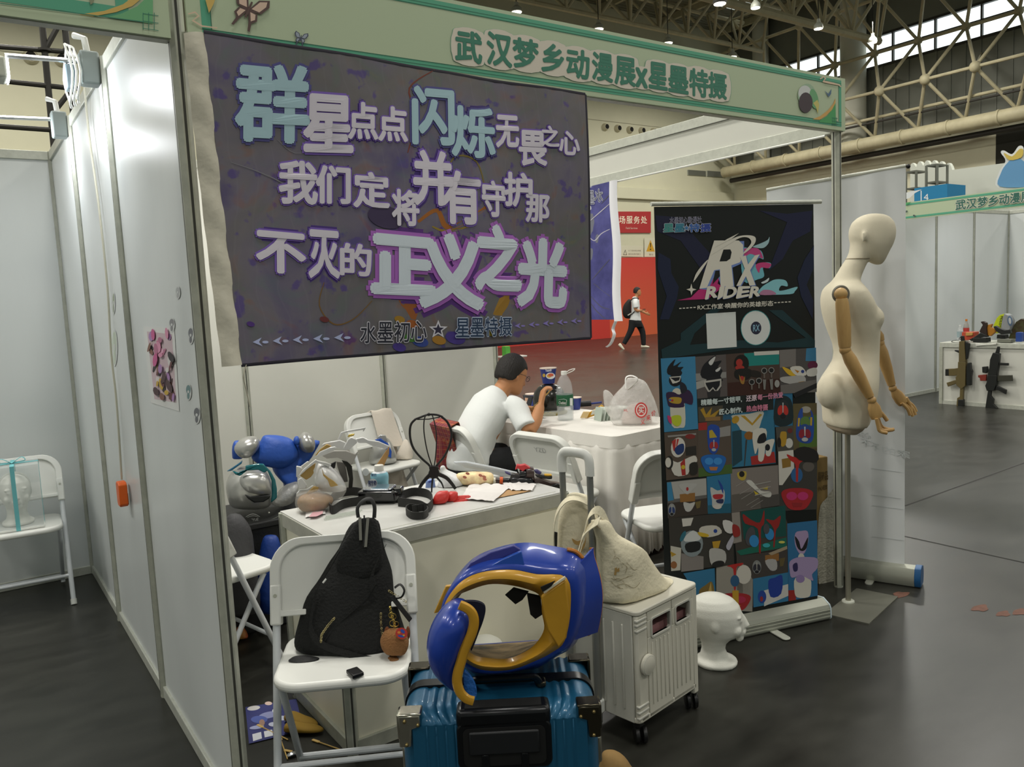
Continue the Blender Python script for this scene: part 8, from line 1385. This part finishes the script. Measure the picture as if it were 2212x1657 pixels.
MB().tube(smooth_path([W_p(800, 490, .13), W_p(860, 430, .16), W_p(950, 430, .17), W_p(960, 460, .17)], 5), .014, 8).build('strap', BLACK, bpk); MB().tube([W_p(815, 780, .14), W_p(885, 705, .2)], .012, 8).build('strap', BLACK, bpk)
sp = thing('smartphone', 'dark phone held in front by the walking person', 'phone', W_p(1085, 668, .17)); plate('body', sp, BLACK, PL((wk.x, wk.y, 0), .17), ZWk((1050, 660), (1115, 655), (1120, 668), (1060, 672)), .07)
# ---------------------------------------------------------------- rifles and goods on the far counter
Zf = ZM(2000, 640, .1569); GT = mat('tan_polymer', '5e5230', .5); GB = mat('gun_black', '1a1c1a', .45); GF = lambda t=0: Flat((9.36-t, 0, 0), (-1, 0, 0))
def rifle(label, parts, base):
    t = thing('toy_rifle', label, 'toy rifle', base, group='airsoft rifles leaning on the far counter')
    for nm, m, pts, th in parts: plate(nm, t, m, GF(.02), Zf(*pts), th, .004)
    return t
rifle('tan toy rifle standing muzzle up against the far counter, left of two', (('handguard', GT, ((470, 620), (540, 610), (560, 900), (465, 900)), .05), ('barrel', GB, ((488, 545), (525, 545), (535, 640), (485, 640)), .03), ('rail', GB, ((545, 620), (610, 650), (600, 720), (580, 860), (555, 870)), .03), ('foregrip', GB, ((400, 740), (470, 745), (470, 785), (405, 755)), .03), ('receiver', GT, ((455, 900), (560, 900), (555, 1230), (500, 1280), (430, 1220), (420, 1110), (450, 1080)), .05), ('magazine', GT, ((275, 1000), (390, 995), (455, 985), (460, 1085), (390, 1095), (275, 1095)), .03), ('magazine_plate', GB, ((275, 1003), (325, 1000), (325, 1093), (275, 1093)), .034), ('grip', GT, ((290, 1190), (400, 1155), (440, 1160), (430, 1200), (310, 1245)), .03), ('scope', GB, ((570, 970), (585, 915), (622, 915), (628, 1000), (645, 1030), (630, 1100), (628, 1225), (570, 1225), (568, 1110)), .045), ('stock', GT, ((480, 1260), (525, 1260), (515, 1480), (525, 1540), (372, 1555), (370, 1535), (430, 1500), (440, 1400), (475, 1380)), .04), ('cheek_pad', GB, ((455, 1420), (525, 1420), (527, 1510), (450, 1515)), .045)), FZ(2068, 882))
rifle('black toy rifle leaning against the far counter, right of two', (('barrel', GB, ((990, 690), (1018, 695), (1010, 790), (960, 780)), .03), ('handguard', GB, ((935, 775), (1025, 790), (1010, 960), (985, 1090), (860, 1090), (885, 980), (895, 870)), .05), ('foregrip', GB, ((1015, 915), (1140, 920), (1140, 955), (1010, 950)), .03), ('magazine', mat('smoke_polymer', '3a3a30', .4), ((985, 1090), (1190, 1085), (1200, 1165), (990, 1170)), .025), ('receiver', GB, ((860, 1085), (990, 1085), (985, 1200), (950, 1300), (850, 1300), (828, 1230), (850, 1180)), .05), ('grip', GB, ((975, 1230), (1020, 1245), (1115, 1290), (1105, 1350), (1000, 1290), (960, 1290)), .03), ('sight', GB, ((785, 970), (850, 965), (855, 1030), (840, 1060), (790, 1050)), .05), ('laser_box', mat('dull_red', '7a2c20', .5), ((725, 1085), (840, 1075), (835, 1165), (755, 1165), (750, 1125), (725, 1115)), .03), ('stock', GB, ((865, 1290), (905, 1295), (900, 1370), (940, 1420), (930, 1480), (990, 1540), (985, 1590), (820, 1585), (840, 1450)), .04)), FZ(2140, 888))
CFz = lambda t: Flat((9.5+t, 0, 0), (-1, 0, 0)); zc_ = .762
def fbase(u, x=9.55): p = FX(u, 735, x); return V(x, p.y, zc_)
def fbottle(label, u, cols, h, r, xx=9.6):
    b = fbase(u, xx); t = thing('drink_bottle', label, 'bottle', b, group='drink bottles on the far counter'); T = Matrix.Translation(b)
    MB().lathe([(0, 0), (r, 0), (r, h*.62), (r*.8, h*.75), (r*.35, h*.88), (r*.35, h*.92), (0, h*.92)], 18, T).build('bottle', cols[0], t); MB().lathe([(0, h*.91), (r*.4, h*.91), (r*.4, h), (0, h)], 14, T).build('cap', ink(cols[2]), t); mb = MB().lathe([(r*1.03, h*.25), (r*1.03, h*.6)], 18, T); mb.f = mb.f[:-2]; mb.mi = mb.mi[:-2]; mb.build('label', ink(cols[1]), t)
fbottle('clear bottle with a pale blue label on the far counter', 2074, (CLB, '8fa3a8', 'd0d4d0'), .20, .035); fbottle('cola bottle with a red label and orange cap on the far counter', 2087, (mat('cola_clear', 'a8a49c', .2, alpha=.6), 'b03a34', 'c87a2a'), .27, .033, 9.66)
def fthing(name, label, cat, parts, u, x=9.5):
    t = thing(name, label, cat, fbase(u, x))
    for nm, m, pts, th, dt in parts: plate(nm, t, m if not isinstance(m, str) else ink(m), CFz(x-9.5+dt), Zf(*pts), th, .004)
    return t
fthing('toy_pistol_box', 'red and orange toy box with a pistol on top on the far counter', 'box', (('box', 'b0442c', ((525, 600), (530, 490), (700, 488), (700, 560), (640, 600)), .12, .05), ('gold_panel', 'b08a4a', ((550, 545), (555, 500), (650, 500), (645, 540)), .02, -.02), ('pistol', GB, ((600, 600), (680, 555), (760, 500), (860, 545), (700, 585), (640, 620)), .03, -.03)), 2098)
fthing('holster_stand', 'dark brown hooked holster standing on the far counter', 'holster', (('holster', mat('dark_leather', '2a1d18', .5), ((765, 350), (800, 342), (840, 365), (848, 440), (860, 560), (790, 560), (750, 480), (780, 420), (795, 395)), .05, 0),), 2128)
fthing('orange_mask', 'mustard orange curved costume piece on the far counter', 'costume piece', (('shell', mat('mustard', 'a8701c', .5), ((870, 390), (920, 380), (900, 430), (960, 440), (970, 490), (900, 550), (860, 530), (855, 440)), .05, .02),), 2143)
fthing('black_blaster', 'black curved toy blaster lying on the far counter', 'toy gun', (('blaster', GB, ((940, 420), (970, 405), (1020, 440), (1100, 465), (1170, 455), (1180, 510), (1050, 525), (980, 480)), .05, -.02), ('case', GB, ((680, 630), (685, 570), (860, 570), (865, 630)), .12, 0), ('tray', GREYM, ((1010, 630), (1015, 585), (1210, 590), (1200, 635)), .12, 0), ('box', GB, ((1000, 580), (1005, 525), (1110, 530), (1120, 580)), .1, .06)), 2160)
fthing('helmet_bag', 'yellow and grey helmet bag with black writing standing on the far counter', 'helmet', (('yellow_side', mat('neon_yellow', 'b4c414', .5), ((955, 400), (1000, 300), (1040, 258), (1112, 235), (1080, 320), (1062, 450), (1000, 510), (960, 500)), .1, .15), ('grey_side', mat('grey_shell', '8c9092', .4), ((1112, 235), (1160, 260), (1195, 330), (1190, 440), (1150, 520), (1060, 520), (1070, 400), (1085, 310)), .12, .15), ('emblem', '4f6680', ell(1158, 340, 34, 70, -8), .01, .085), ('emblem_face', 'b0b4b4', ell(1158, 340, 18, 45, -8), .01, .08)), 2168, 9.6)
fm = bpy.data.objects['helmet_bag']; pr = Print(Flat((9.6+.098, 0, 0), (-1, 0, 0)), 2); pr.text('26281c', 'MOLOT', Zf((1065, 275), (1030, 430), (1000, 425), (1030, 275))[0:4], .02); pr.build('lettering', fm)
fthing('drink_can', 'blue drink can at the right end of the far counter', 'can', (('can', '1f3f86', ((1250, 625), (1252, 505), (1262, 495), (1325, 495), (1335, 505), (1332, 625)), .06, -.02),), 2202)
fthing('camouflage_cap', 'green and brown camouflage cap at the frame edge on the far counter', 'cap', (('cap', mat('camouflage', '3f4426', .9, var=1, vs=18, col2='3a2a1c'), ((1190, 570), (1230, 470), (1290, 350), (1360, 305), (1420, 320), (1440, 600), (1200, 590)), .2, .25),), 2208, 9.6)
t = thing('white_boomerang', 'white curved foam piece hanging over the far counter edge', 'costume piece', fbase(2131, 9.4)); plate('piece', t, FOAM, Flat((9.375, 0, 0), (-1, 0, 0)), Zf((685, 640), (740, 655), (830, 665), (920, 655), (985, 630), (970, 665), (850, 672), (760, 680), (690, 685)), .012)
# hand of detail: a cable on the far counter
t = thing('thin_cable', 'thin dark cable looping on the left end of the far counter', 'cable', fbase(2062, 9.42)); MB().tube(smooth_path([Flat((9.42, 0, 0), (-1, 0, 0)).p(*q)+V(0, 0, 0) for q in Zf((455, 590), (480, 560), (470, 600), (380, 610), (360, 630), (470, 640))], 5), .004, 6).build('cable', BLACK, t)
